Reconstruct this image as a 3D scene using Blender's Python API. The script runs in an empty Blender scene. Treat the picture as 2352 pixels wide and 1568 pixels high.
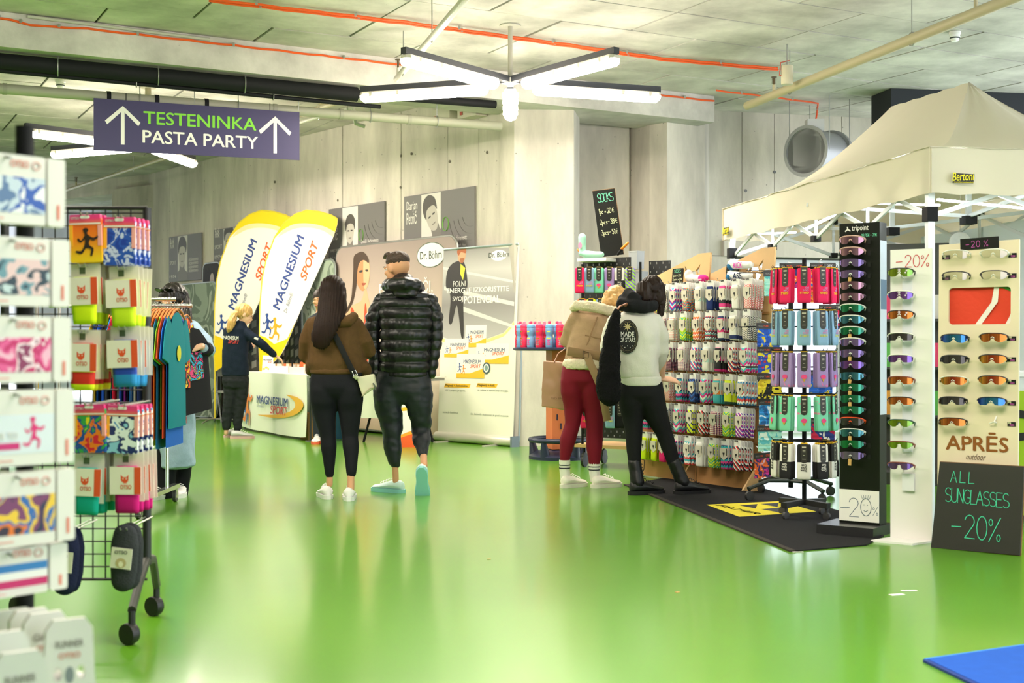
import bpy, math, random
from mathutils import Vector, Matrix, noise
random.seed(7)
SC = bpy.context.scene
COL = SC.collection
R = math.radians
PI = math.pi
F, HZ, CH = 3000.0, 790.0, 1.15          # focal length in pixels, horizon row, camera height

# ---------------------------------------------------------------- camera, world, exposure
cam_d = bpy.data.cameras.new('camera')
cam = bpy.data.objects.new('camera', cam_d)
COL.objects.link(cam)
cam.location = (0, 0, CH)
cam.rotation_euler = (R(90), 0, 0)
cam_d.sensor_width = 36
cam_d.lens = 36 * F / 2352
cam_d.shift_y = 6 / 2352
cam_d.clip_end = 200
cam_d.dof.use_dof = True
cam_d.dof.focus_distance = 10.3
cam_d.dof.aperture_fstop = 3.6
SC.camera = cam
w = bpy.data.worlds.new('world')
SC.world = w
w.use_nodes = True
bg = w.node_tree.nodes['Background']
bg.inputs[0].default_value = (0.9, 0.94, 1.0, 1)
bg.inputs[1].default_value = 2.2
SC.view_settings.view_transform = 'Standard'
SC.view_settings.look = 'None'
SC.view_settings.gamma = 1.0
SC.view_settings.use_curve_mapping = False
SC.view_settings.exposure = 0.58
TUBE_POWER = 55.0
cy = SC.cycles
cy.max_bounces = 4
cy.use_light_tree = False
cy.diffuse_bounces = 2
cy.glossy_bounces = 3
cy.transmission_bounces = 4
cy.transparent_max_bounces = 6
cy.caustics_reflective = False
cy.caustics_refractive = False
cy.use_adaptive_sampling = True
cy.adaptive_threshold = .04
cy.sample_clamp_indirect = 6

# ---------------------------------------------------------------- helpers
def at(px, py, Y):
    return Vector(((px - 1176) / F * Y, Y, CH + (HZ - py) / F * Y))
def fl(px, py, z=0.0):
    Y = (CH - z) * F / (py - HZ)
    return Vector(((px - 1176) / F * Y, Y, z))
def zof(py, Y):
    return CH + (HZ - py) / F * Y
def lin(h):
    if not isinstance(h, str):
        return (*h[:3], 1)
    h = h.lstrip('#')
    c = [int(h[i:i + 2], 16) / 255 for i in (0, 2, 4)]
    return tuple((x / 12.92 if x <= .04045 else ((x + .055) / 1.055) ** 2.4) for x in c) + (1,)
_mc = {}
def m(col, rough=.55, metal=0, var=0.0, vs=6.0, bump=0.0, bs=80.0, emit=0, **kw):
    key = (col, rough, metal, var, vs, bump, bs, emit, tuple(sorted(kw.items())))
    if key in _mc:
        return _mc[key]
    a = bpy.data.materials.new('mat_%03d' % len(_mc))
    a.use_nodes = True
    nt = a.node_tree
    b = nt.nodes['Principled BSDF']
    c = lin(col)
    b.inputs['Base Color'].default_value = c
    b.inputs['Roughness'].default_value = rough
    b.inputs['Metallic'].default_value = metal
    if rough >= .7 and 'Specular_IOR_Level' not in kw:
        b.inputs['Specular IOR Level'].default_value = .2
    for k, v in kw.items():
        b.inputs[k.replace('_', ' ')].default_value = v
    if emit:
        b.inputs['Emission Color'].default_value = c
        b.inputs['Emission Strength'].default_value = emit
    tc = None
    if var or bump:
        tc = nt.nodes.new('ShaderNodeTexCoord')
    if var:
        n = nt.nodes.new('ShaderNodeTexNoise')
        n.inputs['Scale'].default_value = vs
        n.inputs['Detail'].default_value = 5
        nt.links.new(tc.outputs['Object'], n.inputs['Vector'])
        mr = nt.nodes.new('ShaderNodeMapRange')
        mr.inputs[1].default_value, mr.inputs[2].default_value = .3, .7
        mr.inputs[3].default_value, mr.inputs[4].default_value = 1 - var, 1 + var
        nt.links.new(n.outputs[0], mr.inputs[0])
        mx = nt.nodes.new('ShaderNodeVectorMath')
        mx.operation = 'SCALE'
        mx.inputs[0].default_value = c[:3]
        nt.links.new(mr.outputs[0], mx.inputs['Scale'])
        nt.links.new(mx.outputs[0], b.inputs['Base Color'])
    if bump:
        n = nt.nodes.new('ShaderNodeTexNoise')
        n.inputs['Scale'].default_value = bs
        n.inputs['Detail'].default_value = 3
        nt.links.new(tc.outputs['Object'], n.inputs['Vector'])
        bp = nt.nodes.new('ShaderNodeBump')
        bp.inputs['Strength'].default_value = bump
        bp.inputs['Distance'].default_value = .01
        nt.links.new(n.outputs[0], bp.inputs['Height'])
        nt.links.new(bp.outputs[0], b.inputs['Normal'])
    _mc[key] = a
    return a
def pat(kind, cols, k=20.0, rough=.7, metal=0.0, off=0.0, z0=None, z1=None, low=None):
    """printed colours: chev, diag, band, dots, blot, grad (across x), vgrad (up z); object coordinates"""
    key = ('pat', kind, tuple(cols), k, rough, metal, off, z0, z1, low)
    if key in _mc:
        return _mc[key]
    a = bpy.data.materials.new('print_%03d' % len(_mc))
    a.use_nodes = True
    nt = a.node_tree
    L = nt.links.new
    b = nt.nodes['Principled BSDF']
    b.inputs['Roughness'].default_value = rough
    b.inputs['Metallic'].default_value = metal
    tc = nt.nodes.new('ShaderNodeTexCoord')
    sp = nt.nodes.new('ShaderNodeSeparateXYZ')
    L(tc.outputs['Object'], sp.inputs[0])
    def ma(op, x, y=None):
        q = nt.nodes.new('ShaderNodeMath')
        q.operation = op
        for i, t in enumerate((x, y)):
            if t is None:
                continue
            if isinstance(t, (int, float)):
                q.inputs[i].default_value = t
            else:
                L(t, q.inputs[i])
        return q.outputs[0]
    x, y, z = sp.outputs
    interp = 'CONSTANT'
    if kind == 'chev':
        ax = ma('ABSOLUTE', x)
        v = ma('FRACT', ma('MULTIPLY', ma('SUBTRACT', z, ma('MULTIPLY', ax, .8)), k))
    elif kind == 'zig':
        ax = ma('PINGPONG', ma('ADD', x, 1.0), .014)
        v = ma('FRACT', ma('MULTIPLY', ma('ADD', z, ma('MULTIPLY', ax, .9)), k))
    elif kind == 'diag':
        v = ma('FRACT', ma('MULTIPLY', ma('ADD', z, ma('MULTIPLY', x, .9)), k))
    elif kind == 'band':
        v = ma('FRACT', ma('ADD', ma('MULTIPLY', z, k), off))
    elif kind == 'dots':
        s = ma('MULTIPLY', ma('SINE', ma('MULTIPLY', ma('ADD', x, z), k * 6.28)), ma('SINE', ma('MULTIPLY', ma('SUBTRACT', x, z), k * 6.28)))
        v = ma('ADD', ma('MULTIPLY', s, .5), .5)
    elif kind == 'blot':
        n = nt.nodes.new('ShaderNodeTexNoise')
        n.inputs['Scale'].default_value = k
        n.inputs['Detail'].default_value = 2
        n.inputs['Distortion'].default_value = .8
        mp = nt.nodes.new('ShaderNodeMapping')
        mp.inputs['Location'].default_value = (off, off * .7, off * 1.3)
        L(tc.outputs['Object'], mp.inputs[0])
        L(mp.outputs[0], n.inputs[0])
        v = ma('ADD', ma('MULTIPLY', ma('SUBTRACT', n.outputs[0], .5), 2.2), .5)
    elif kind == 'grad':
        v = ma('ADD', ma('MULTIPLY', x, k), .5)
        interp = 'LINEAR'
    else:
        v = ma('ADD', ma('MULTIPLY', z, k), off)
        interp = 'LINEAR'
    cr = nt.nodes.new('ShaderNodeValToRGB')
    cr.color_ramp.interpolation = interp
    e = cr.color_ramp.elements
    n_ = len(cols)
    while len(e) < n_:
        e.new(.5)
    for i, cc in enumerate(cols):
        e[i].position = i / n_ if interp == 'CONSTANT' else i / max(1, n_ - 1)
        e[i].color = lin(cc)
    L(v, cr.inputs[0])
    out = cr.outputs[0]
    if low is not None:                       # a different plain colour below height z0
        gt = ma('GREATER_THAN', z, z0)
        mx = nt.nodes.new('ShaderNodeMix')
        mx.data_type = 'RGBA'
        L(gt, mx.inputs[0])
        mx.inputs[6].default_value = lin(low)
        L(out, mx.inputs[7])
        out = mx.outputs[2]
    if z1 is not None:                        # plain first colour above z1
        gt = ma('GREATER_THAN', z, z1)
        mx = nt.nodes.new('ShaderNodeMix')
        mx.data_type = 'RGBA'
        L(gt, mx.inputs[0])
        L(out, mx.inputs[6])
        mx.inputs[7].default_value = lin(cols[0])
        out = mx.outputs[2]
    L(out, b.inputs['Base Color'])
    _mc[key] = a
    return a

class MB:
    """collects shapes into one mesh"""
    def __init__(s, T=None):
        s.v, s.f, s.T = [], [], T or Matrix()
    def add(s, vs, fs):
        o = len(s.v)
        T = s.T
        s.v += [T @ Vector(p) for p in vs]
        s.f += [tuple(i + o for i in q) for q in fs]
        return s
    def box(s, c, d, rz=0, M=None):
        x, y, z = d[0] / 2, d[1] / 2, d[2] / 2
        M = Matrix.Translation(c) @ (M if M is not None else Matrix.Rotation(rz, 4, 'Z'))
        vs = [M @ Vector((a * x, b * y, e * z)) for a in (-1, 1) for b in (-1, 1) for e in (-1, 1)]
        return s.add(vs, [(0, 1, 3, 2), (4, 6, 7, 5), (0, 4, 5, 1), (2, 3, 7, 6), (0, 2, 6, 4), (1, 5, 7, 3)])
    def bar(s, p, q, wx, wz, up=(0, 0, 1)):
        p, q = Vector(p), Vector(q)
        d = (q - p)
        l = d.length
        d.normalize()
        u = Vector(up)
        if abs(d.dot(u)) > .99:
            u = Vector((1, 0, 0))
        a = d.cross(u).normalized()
        b = a.cross(d)
        M = Matrix((a, d, b)).transposed().to_4x4()
        return s.box((p + q) / 2, (wx, l, wz), M=M)
    def rings(s, rs, cap=True, closed=False):
        n = len(rs[0])
        vs = [p for r in rs for p in r]
        fs = []
        k = len(rs)
        for i in range(k if closed else k - 1):
            for j in range(n):
                a, b = i * n + j, i * n + (j + 1) % n
                c, d = ((i + 1) % k) * n + (j + 1) % n, ((i + 1) % k) * n + j
                fs.append((a, b, c, d))
        if cap and not closed:
            fs.append(tuple(range(n))[::-1])
            fs.append(tuple((k - 1) * n + j for j in range(n)))
        return s.add(vs, fs)
    def tube(s, pts, r, n=8, cap=True, closed=False, flat=1.0, ref=None):
        P = [Vector(p) for p in pts]
        k = len(P)
        rr = r if isinstance(r, (list, tuple)) else [r] * k
        rs = []
        prev = Vector(ref) if ref else None
        for i in range(k):
            if closed:
                t = P[(i + 1) % k] - P[i - 1]
            else:
                t = P[min(i + 1, k - 1)] - P[max(i - 1, 0)]
            t.normalize()
            if prev is None:
                prev = Vector((0, 0, 1)) if abs(t.z) < .9 else Vector((1, 0, 0))
            a = (prev - t * prev.dot(t))
            if a.length < 1e-5:
                a = t.orthogonal()
            a.normalize()
            prev = a
            b = t.cross(a)
            ra = rr[i]
            rs.append([P[i] + a * (math.cos(2 * PI * j / n) * ra * flat) + b * (math.sin(2 * PI * j / n) * ra) for j in range(n)])
        return s.rings(rs, cap, closed)
    def limb(s, segs, n=14):
        """tapered limb with round ends; segs of (point, radius)"""
        P = [Vector(p) for p, r in segs]
        r = [q for p, q in segs]
        d0 = (P[0] - P[1]).normalized()
        d1 = (P[-1] - P[-2]).normalized()
        pts = [P[0] + d0 * r[0] * .95, P[0] + d0 * r[0] * .6] + P + [P[-1] + d1 * r[-1] * .6, P[-1] + d1 * r[-1] * .95]
        rad = [r[0] * .25, r[0] * .78] + r + [r[-1] * .78, r[-1] * .25]
        return s.tube(pts, rad, n)
    def lathe(s, prof, n=16, c=(0, 0, 0), axis=None):
        M = Matrix.Translation(c)
        if axis is not None:
            M = M @ Vector((0, 0, 1)).rotation_difference(Vector(axis)).to_matrix().to_4x4()
        rs = [[M @ Vector((r * math.cos(2 * PI * j / n), r * math.sin(2 * PI * j / n), z)) for j in range(n)] for r, z in prof]
        return s.rings(rs)
    def ball(s, c, r, nu=14, nv=9, M=None):
        r = r if isinstance(r, (tuple, list)) else (r, r, r)
        c = Vector(c)
        vs, fs = [], []
        for i in range(nv + 1):
            t = PI * i / nv
            t = min(max(t, .02), PI - .02)
            for j in range(nu):
                p = Vector((r[0] * math.sin(t) * math.cos(2 * PI * j / nu), r[1] * math.sin(t) * math.sin(2 * PI * j / nu), r[2] * math.cos(t)))
                vs.append(c + (M @ p if M is not None else p))
        for i in range(nv):
            for j in range(nu):
                fs.append((i * nu + j, (i + 1) * nu + j, (i + 1) * nu + (j + 1) % nu, i * nu + (j + 1) % nu))
        fs.append(tuple(range(nu)))
        fs.append(tuple(nv * nu + j for j in range(nu))[::-1])
        return s.add(vs, fs)
    def xz(s, poly, y0, y1):
        """polygon in the xz plane, extruded from y0 to y1"""
        n = len(poly)
        vs = [(p[0], y0, p[1]) for p in poly] + [(p[0], y1, p[1]) for p in poly]
        fs = [tuple(range(n)), tuple(range(2 * n - 1, n - 1, -1))]
        fs += [(i, i + n, (i + 1) % n + n, (i + 1) % n) for i in range(n)]
        return s.add(vs, fs)
    def xy(s, poly, z0, z1):
        n = len(poly)
        vs = [(p[0], p[1], z0) for p in poly] + [(p[0], p[1], z1) for p in poly]
        fs = [tuple(range(n))[::-1], tuple(range(n, 2 * n))]
        fs += [(i, (i + 1) % n, (i + 1) % n + n, i + n) for i in range(n)]
        return s.add(vs, fs)
    def flat(s, poly, y=0.0):
        return s.add([(p[0], y, p[1]) for p in poly], [tuple(range(len(poly)))])
    def grid(s, fn, nu, nv):
        vs = [fn(i / nu, j / nv) for j in range(nv + 1) for i in range(nu + 1)]
        fs = [(j * (nu + 1) + i, j * (nu + 1) + i + 1, (j + 1) * (nu + 1) + i + 1, (j + 1) * (nu + 1) + i) for j in range(nv) for i in range(nu)]
        return s.add(vs, fs)
    def sheet(s, fn, nu, nv, t=.004):
        """a grid surface with thickness"""
        P = [[Vector(fn(i / nu, j / nv)) for i in range(nu + 1)] for j in range(nv + 1)]
        N = []
        for j in range(nv + 1):
            row = []
            for i in range(nu + 1):
                du = P[j][min(i + 1, nu)] - P[j][max(i - 1, 0)]
                dv = P[min(j + 1, nv)][i] - P[max(j - 1, 0)][i]
                c = du.cross(dv)
                row.append(c.normalized() if c.length > 1e-9 else Vector((0, 0, 1)))
            N.append(row)
        w_ = nu + 1
        K = w_ * (nv + 1)
        vs = [P[j][i] + N[j][i] * t / 2 for j in range(nv + 1) for i in range(w_)] + [P[j][i] - N[j][i] * t / 2 for j in range(nv + 1) for i in range(w_)]
        fs = []
        for j in range(nv):
            for i in range(nu):
                a = j * w_ + i
                fs.append((a, a + 1, a + w_ + 1, a + w_))
                fs.append((K + a, K + a + w_, K + a + w_ + 1, K + a + 1))
        for i in range(nu):
            a = i
            fs.append((a, K + a, K + a + 1, a + 1))
            a = nv * w_ + i
            fs.append((a, a + 1, K + a + 1, K + a))
        for j in range(nv):
            a = j * w_
            fs.append((a, a + w_, K + a + w_, K + a))
            a = j * w_ + nu
            fs.append((a, K + a, K + a + w_, a + w_))
        return s.add(vs, fs)
    def mesh(s, name, smooth=False):
        me = bpy.data.meshes.new(name)
        me.from_pydata([tuple(p) for p in s.v], [], s.f)
        if smooth:
            me.polygons.foreach_set('use_smooth', [True] * len(me.polygons))
            if smooth != 2:
                try:
                    me.set_sharp_from_angle(angle=R(40))
                except Exception:
                    pass
        me.update()
        return me
    def build(s, name, mt, parent=None, M=None, smooth=True, label=None):
        return link(name, s.mesh(name, smooth), mt, parent, M, label)

def link(name, me, mt, parent=None, M=None, label=None):
    if mt is not None and not me.materials:
        me.materials.append(mt)
    o = bpy.data.objects.new(name, me)
    COL.objects.link(o)
    if parent is not None:
        o.parent = parent
    if M is not None:
        o.matrix_local = M
    if label:
        o['label'] = label
    return o
def tag(o, label=None, cat=None, group=None, kind=None):
    if label: o['label'] = label
    if cat: o['category'] = cat
    if group: o['group'] = group
    if kind: o['kind'] = kind
    return o
def thing(name, label, cat, M=None, group=None):
    o = bpy.data.objects.new(name, None)
    o.empty_display_size = .05
    COL.objects.link(o)
    if M is not None:
        o.matrix_world = M if isinstance(M, Matrix) else Matrix.Translation(M)
    return tag(o, label, cat, group)
def struct(name, mb, mt, parent=None, smooth=False):
    o = mb.build(name, mt, parent, smooth=smooth)
    if parent is None:
        o['kind'] = 'structure'
    return o
def kids(o):
    return list(o.children)
def dup(o, M=None, label=None, group=None, parent=None):
    c = o.copy()
    COL.objects.link(c)
    if parent is not None:
        c.parent = parent
    for ch in kids(o):
        dup(ch, parent=c)
    if M is not None:
        c.matrix_world = M
    if label: c['label'] = label
    if group: c['group'] = group
    return c
def frame(p, q, lean=0.0):
    """matrix with origin p, x along p->q (horizontal), y away from the viewer, z up"""
    p = Vector(p)
    e = Vector((q[0] - p[0], q[1] - p[1], 0)).normalized()
    y = Vector((-e.y, e.x, 0))
    M = Matrix((e, y, Vector((0, 0, 1)))).transposed().to_4x4()
    M.translation = p
    if lean:
        M = M @ Matrix.Rotation(-lean, 4, 'X')
    return M
def T(*a):
    return Matrix.Translation(a if len(a) == 3 else a[0])
def RX(a): return Matrix.Rotation(R(a), 4, 'X')
def RY(a): return Matrix.Rotation(R(a), 4, 'Y')
def RZ(a): return Matrix.Rotation(R(a), 4, 'Z')
def rrect(w_, h, r=.01, k=3, x0=None, z0=0.0):
    """rounded rectangle outline, bottom at z0, centred in x unless x0 is given"""
    x0 = -w_ / 2 if x0 is None else x0
    out = []
    for cx, cz, a0 in ((x0 + w_ - r, z0 + r, -90), (x0 + w_ - r, z0 + h - r, 0), (x0 + r, z0 + h - r, 90), (x0 + r, z0 + r, 180)):
        for i in range(k + 1):
            a = R(a0 + 90 * i / k)
            out.append((cx + r * math.cos(a), cz + r * math.sin(a)))
    return out
def crs(pts, k=5):
    """smooth open curve through points"""
    out = []
    n = len(pts)
    for i in range(n - 1):
        p0, p1, p2, p3 = pts[max(i - 1, 0)], pts[i], pts[i + 1], pts[min(i + 2, n - 1)]
        for j in range(k):
            t = j / k
            out.append(tuple(.5 * (2 * b + (c - a) * t + (2 * a - 5 * b + 4 * c - d) * t * t + (3 * b - a - 3 * c + d) * t ** 3) for a, b, c, d in zip(p0, p1, p2, p3)))
    out.append(pts[-1])
    return out
def soft(pts, k=4):
    """closed smooth outline"""
    n = len(pts)
    q = [tuple(p) for p in pts]
    return crs([q[-1]] + q + [q[0], q[1]], k)[k:k + n * k]
def ell(cx, cz, a, b, n=24):
    return [(cx + a * math.cos(2 * PI * i / n), cz + b * math.sin(2 * PI * i / n)) for i in range(n)]
_tx = {}
def text(st, mt, parent, x, z, wd=None, ht=.05, y=-.002, bold=0.0, shear=0.0, rot=0.0, align='L', name='lettering', M=None):
    """flat lettering in the parent's xz plane; x,z is the lower left (or centre) of the box wd x ht"""
    key = (st, shear)
    if key not in _tx:
        cu = bpy.data.curves.new('t', 'FONT')
        cu.body = st
        cu.shear = shear
        cu.resolution_u = 3
        o = bpy.data.objects.new('t', cu)
        COL.objects.link(o)
        me = bpy.data.meshes.new_from_object(o.evaluated_get(bpy.context.evaluated_depsgraph_get()))
        bpy.data.objects.remove(o)
        bpy.data.curves.remove(cu)
        xs = [v.co.x for v in me.vertices] or [0, 1]
        ys = [v.co.y for v in me.vertices] or [0, 1]
        _tx[key] = ([v.co.copy() for v in me.vertices], [tuple(p.vertices) for p in me.polygons], min(xs), max(xs), min(ys), max(ys))
        bpy.data.meshes.remove(me)
    vs, fs, x0, x1, y0, y1 = _tx[key]
    sz = ht / (y1 - y0)
    sx = wd / (x1 - x0) if wd else sz
    W = sx * (x1 - x0)
    dx = {'L': 0, 'C': -W / 2, 'R': -W}[align]
    mb = MB()
    c, s_ = math.cos(rot), math.sin(rot)
    bo = min(bold, .035) * .8
    for ii, (ox, oz) in enumerate(((0, 0),) if not bold else ((0, 0), (-bo, 0), (bo, 0), (0, bo * .7), (0, -bo * .7))):
        P = []
        for v in vs:
            a, b = (v.x - x0 + ox) * sx + dx, (v.y - y0 + oz) * sz
            P.append((x + a * c - b * s_, y - ii * .0002, z + a * s_ + b * c))
        mb.add(P, fs)
    return mb.build(name, mt, parent, M, smooth=False)
def printed(poly, mt, parent, y=-.0015, name='print', M=None):
    return MB().flat(poly, y).build(name, mt, parent, M, smooth=False)
# single-stroke handwriting for chalk signs: unit cell 0..0.6 x 0..1
def _arc(cx, cy, rx, ry, a0, a1, k=8):
    return [(cx + rx * math.cos(R(a0 + (a1 - a0) * i / k)), cy + ry * math.sin(R(a0 + (a1 - a0) * i / k))) for i in range(k + 1)]
HAND = {
 'S': [_arc(.3, .75, .24, .25, 40, 270) + _arc(.3, .25, .26, .25, 90, -140)],
 'O': [_arc(.3, .5, .28, .5, 95, 455, 14)], '0': [_arc(.3, .5, .27, .5, 100, 460, 14)],
 'C': [_arc(.34, .5, .3, .5, 55, 305, 10)], 'K': [[(.05, 1), (.05, 0)], [(.52, 1), (.08, .45), (.55, 0)]],
 'A': [[(0, 0), (.28, 1), (.56, 0)], [(.1, .36), (.5, .38)]], 'L': [[(.08, 1), (.06, 0), (.55, .02)]],
 'U': [[(.05, 1), (.06, .3)] + _arc(.29, .26, .23, .26, 180, 360) + [(.52, 1)]], 'N': [[(.04, 0), (.06, 1), (.5, 0), (.52, 1)]],
 'G': [_arc(.32, .5, .3, .5, 50, 320, 10) + [(.56, .42), (.34, .42)]], 'E': [[(.52, 1), (.06, 1), (.05, 0), (.54, .02)], [(.06, .52), (.44, .53)]],
 '1': [[(.1, .8), (.32, 1), (.3, 0)]], '2': [_arc(.3, .74, .25, .26, 170, -30) + [(.06, .02), (.58, .02)]],
 '3': [_arc(.26, .75, .24, .25, 150, -90) + _arc(.26, .26, .28, .26, 90, -150)], '5': [[(.5, 1), (.1, 1), (.08, .58)] + _arc(.26, .32, .28, .32, 110, -140)],
 '8': [_arc(.3, .76, .2, .24, 0, 360) + _arc(.3, .26, .26, .26, 90, -270)], '9': [_arc(.28, .72, .22, .28, 0, 360) + [(.5, .7), (.4, 0)]],
 '4': [[(.42, 0), (.42, 1), (.05, .35), (.56, .35)]], '7': [[(.05, 1), (.55, 1), (.2, 0)]], '6': [_arc(.3, .3, .24, .3, 120, 480) + [], [(.17, .55), (.42, 1)]],
 'p': [[(.1, .5), (.1, -.35)], _arc(.26, .28, .18, .24, 160, -160)], 'c': [_arc(.28, .26, .2, .26, 50, 310)],
 's': [_arc(.25, .4, .15, .13, 40, 270, 5) + _arc(.25, .14, .16, .14, 90, -140, 5)], 'a': [_arc(.26, .25, .18, .25, 20, 380), [(.45, .5), (.46, 0)]],
 'i': [[(.2, .5), (.2, 0)], [(.2, .7), (.2, .74)]], 'r': [[(.1, .5), (.1, 0)], _arc(.26, .3, .16, .18, 180, 60, 4)],
 '=': [[(.1, .4), (.45, .4)], [(.1, .22), (.45, .22)]], '-': [[(0, .45), (.5, .47)]], ',': [[(.2, .06), (.14, -.14)]],
 '€': [_arc(.36, .5, .28, .45, 60, 300), [(0, .58), (.42, .58)], [(0, .42), (.42, .42)]],
 '%': [_arc(.1, .78, .1, .14, 0, 360), [(.6, 1.0), (.02, -.02)], _arc(.52, .16, .1, .14, 0, 360)],
 '/': [[(.5, 1), (.05, 0)]], ' ': [], '.': [[(.2, 0), (.22, .05)]],
}
def hand(st, mt, parent, x, z, ht, adv=.72, t=.06, y=-.003, slope=0.0, wk=1.0):
    """chalk handwriting as thin flat strokes"""
    mb = MB()
    cx = 0
    for ch in st:
        for stroke in HAND.get(ch, []):
            P = [(x + (cx + px * wk) * ht, z + pz * ht + slope * (cx + px) * ht) for px, pz in stroke]
            for (a, b), (c, d) in zip(P, P[1:]):
                l = math.hypot(c - a, d - b) or 1e-6
                nx, nz = -(d - b) / l * t * ht / 2, (c - a) / l * t * ht / 2
                ex, ez = (c - a) / l * t * ht * .4, (d - b) / l * t * ht * .4
                mb.add([(a - ex + nx, y, b - ez + nz), (a - ex - nx, y, b - ez - nz), (c + ex - nx, y, d + ez - nz), (c + ex + nx, y, d + ez + nz)], [(0, 1, 2, 3)])
        cx += adv * (.5 if ch in ' 1i,.' else 1) * wk
    return mb.build('chalk_writing', mt, parent, smooth=False)
def remesh(name, mb, voxel, mt, parent=None, it=4, fac=.6, label=None, fn=None):
    """one continuous surface grown over overlapping shapes"""
    me = mb.mesh('tmp')
    o = bpy.data.objects.new('tmp', me)
    COL.objects.link(o)
    a = o.modifiers.new('r', 'REMESH')
    a.mode = 'VOXEL'
    a.voxel_size = voxel
    if it:
        b = o.modifiers.new('s', 'SMOOTH')
        b.factor = fac
        b.iterations = it
    me2 = bpy.data.meshes.new_from_object(o.evaluated_get(bpy.context.evaluated_depsgraph_get()))
    bpy.data.objects.remove(o)
    bpy.data.meshes.remove(me)
    if fn:
        ns = [v.normal.copy() for v in me2.vertices]
        for v, n_ in zip(me2.vertices, ns):
            v.co = v.co + n_ * fn(v.co, n_)
    me2.polygons.foreach_set('use_smooth', [True] * len(me2.polygons))
    me2.materials.clear()
    me2.name = name
    me2.update()
    return link(name, me2, mt, parent, None, label)
def planept(px, py, p0, d):
    """point where the pixel's ray meets the vertical plane through p0 along d"""
    a = (px - 1176) / F
    # X = a*Y ; (X-p0x)*dy - (Y-p0y)*dx = 0
    Y = (p0[0] * d[1] - p0[1] * d[0]) / (a * d[1] - d[0])
    return at(px, py, Y)
# ---------------------------------------------------------------- the hall
CEIL = 4.1
V = Vector((.883, .469, 0)); U = Vector((-.469, .883, 0))     # formwork axes of the hall
def concrete(col, pits=.5, streak=.0, key=''):
    a = m(col, .82, var=.001, vs=1.0, bump=.0001, **({'Specular_IOR_Level': .3 + .0001 * len(key)}))
    if a.get('done'):
        return a
    a['done'] = 1
    nt = a.node_tree
    L = nt.links.new
    b = nt.nodes['Principled BSDF']
    for n in list(nt.nodes):
        if n.type not in ('BSDF_PRINCIPLED', 'OUTPUT_MATERIAL'):
            nt.nodes.remove(n)
    g = nt.nodes.new('ShaderNodeNewGeometry')
    mp = nt.nodes.new('ShaderNodeMapping')
    mp.inputs['Scale'].default_value = (1, 1, .25 if streak else 1)
    L(g.outputs['Position'], mp.inputs[0])
    n1 = nt.nodes.new('ShaderNodeTexNoise'); n1.inputs['Scale'].default_value = 1.5; n1.inputs['Detail'].default_value = 8; n1.inputs['Roughness'].default_value = .62
    L(mp.outputs[0], n1.inputs[0])
    cr = nt.nodes.new('ShaderNodeValToRGB')
    c = lin(col)
    cr.color_ramp.elements[0].position, cr.color_ramp.elements[1].position = .3, .72
    cr.color_ramp.elements[0].color = tuple(x * .6 for x in c[:3]) + (1,)
    cr.color_ramp.elements[1].color = tuple(min(1, x * 1.2) for x in c[:3]) + (1,)
    L(n1.outputs[0], cr.inputs[0])
    vo = nt.nodes.new('ShaderNodeTexVoronoi'); vo.inputs['Scale'].default_value = 7
    L(g.outputs['Position'], vo.inputs[0])
    lt = nt.nodes.new('ShaderNodeMath'); lt.operation = 'LESS_THAN'; lt.inputs[1].default_value = .07 * pits
    L(vo.outputs['Distance'], lt.inputs[0])
    mx = nt.nodes.new('ShaderNodeMix'); mx.data_type = 'RGBA'
    L(lt.outputs[0], mx.inputs[0]); L(cr.outputs[0], mx.inputs[6]); mx.inputs[7].default_value = tuple(x * .45 for x in c[:3]) + (1,)
    L(mx.outputs[2], b.inputs['Base Color'])
    n2 = nt.nodes.new('ShaderNodeTexNoise'); n2.inputs['Scale'].default_value = 30; n2.inputs['Detail'].default_value = 4
    L(g.outputs['Position'], n2.inputs[0])
    bp = nt.nodes.new('ShaderNodeBump'); bp.inputs['Strength'].default_value = .25; bp.inputs['Distance'].default_value = .006
    L(n2.outputs[0], bp.inputs['Height']); L(bp.outputs[0], b.inputs['Normal'])
    return a
CW = concrete('#d8d1c4', .9, 1)
CG = CW
CC = concrete('#d3cfc6', .35, 0, 'cc')
GLASS = bpy.data.materials.new('clear_glass')
GLASS.use_nodes = True
_n = GLASS.node_tree
_mix = _n.nodes.new('ShaderNodeMixShader'); _tr = _n.nodes.new('ShaderNodeBsdfTransparent'); _gl = _n.nodes.new('ShaderNodeBsdfGlossy')
_gl.inputs['Roughness'].default_value = .03; _tr.inputs[0].default_value = (.95, .98, 1, 1); _mix.inputs[0].default_value = .08
_n.links.new(_tr.outputs[0], _mix.inputs[1]); _n.links.new(_gl.outputs[0], _mix.inputs[2]); _n.links.new(_mix.outputs[0], _n.nodes['Material Output'].inputs[0])
CJ = m('#57554e', .9)

fm = m('#5e9a20', .3, var=.06, vs=.7, Specular_IOR_Level=.25, Coat_Weight=.55, Coat_Roughness=.13)
struct('floor', MB().box((-3, 13, -.06), (20.5, 34, .12)), fm)

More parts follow.
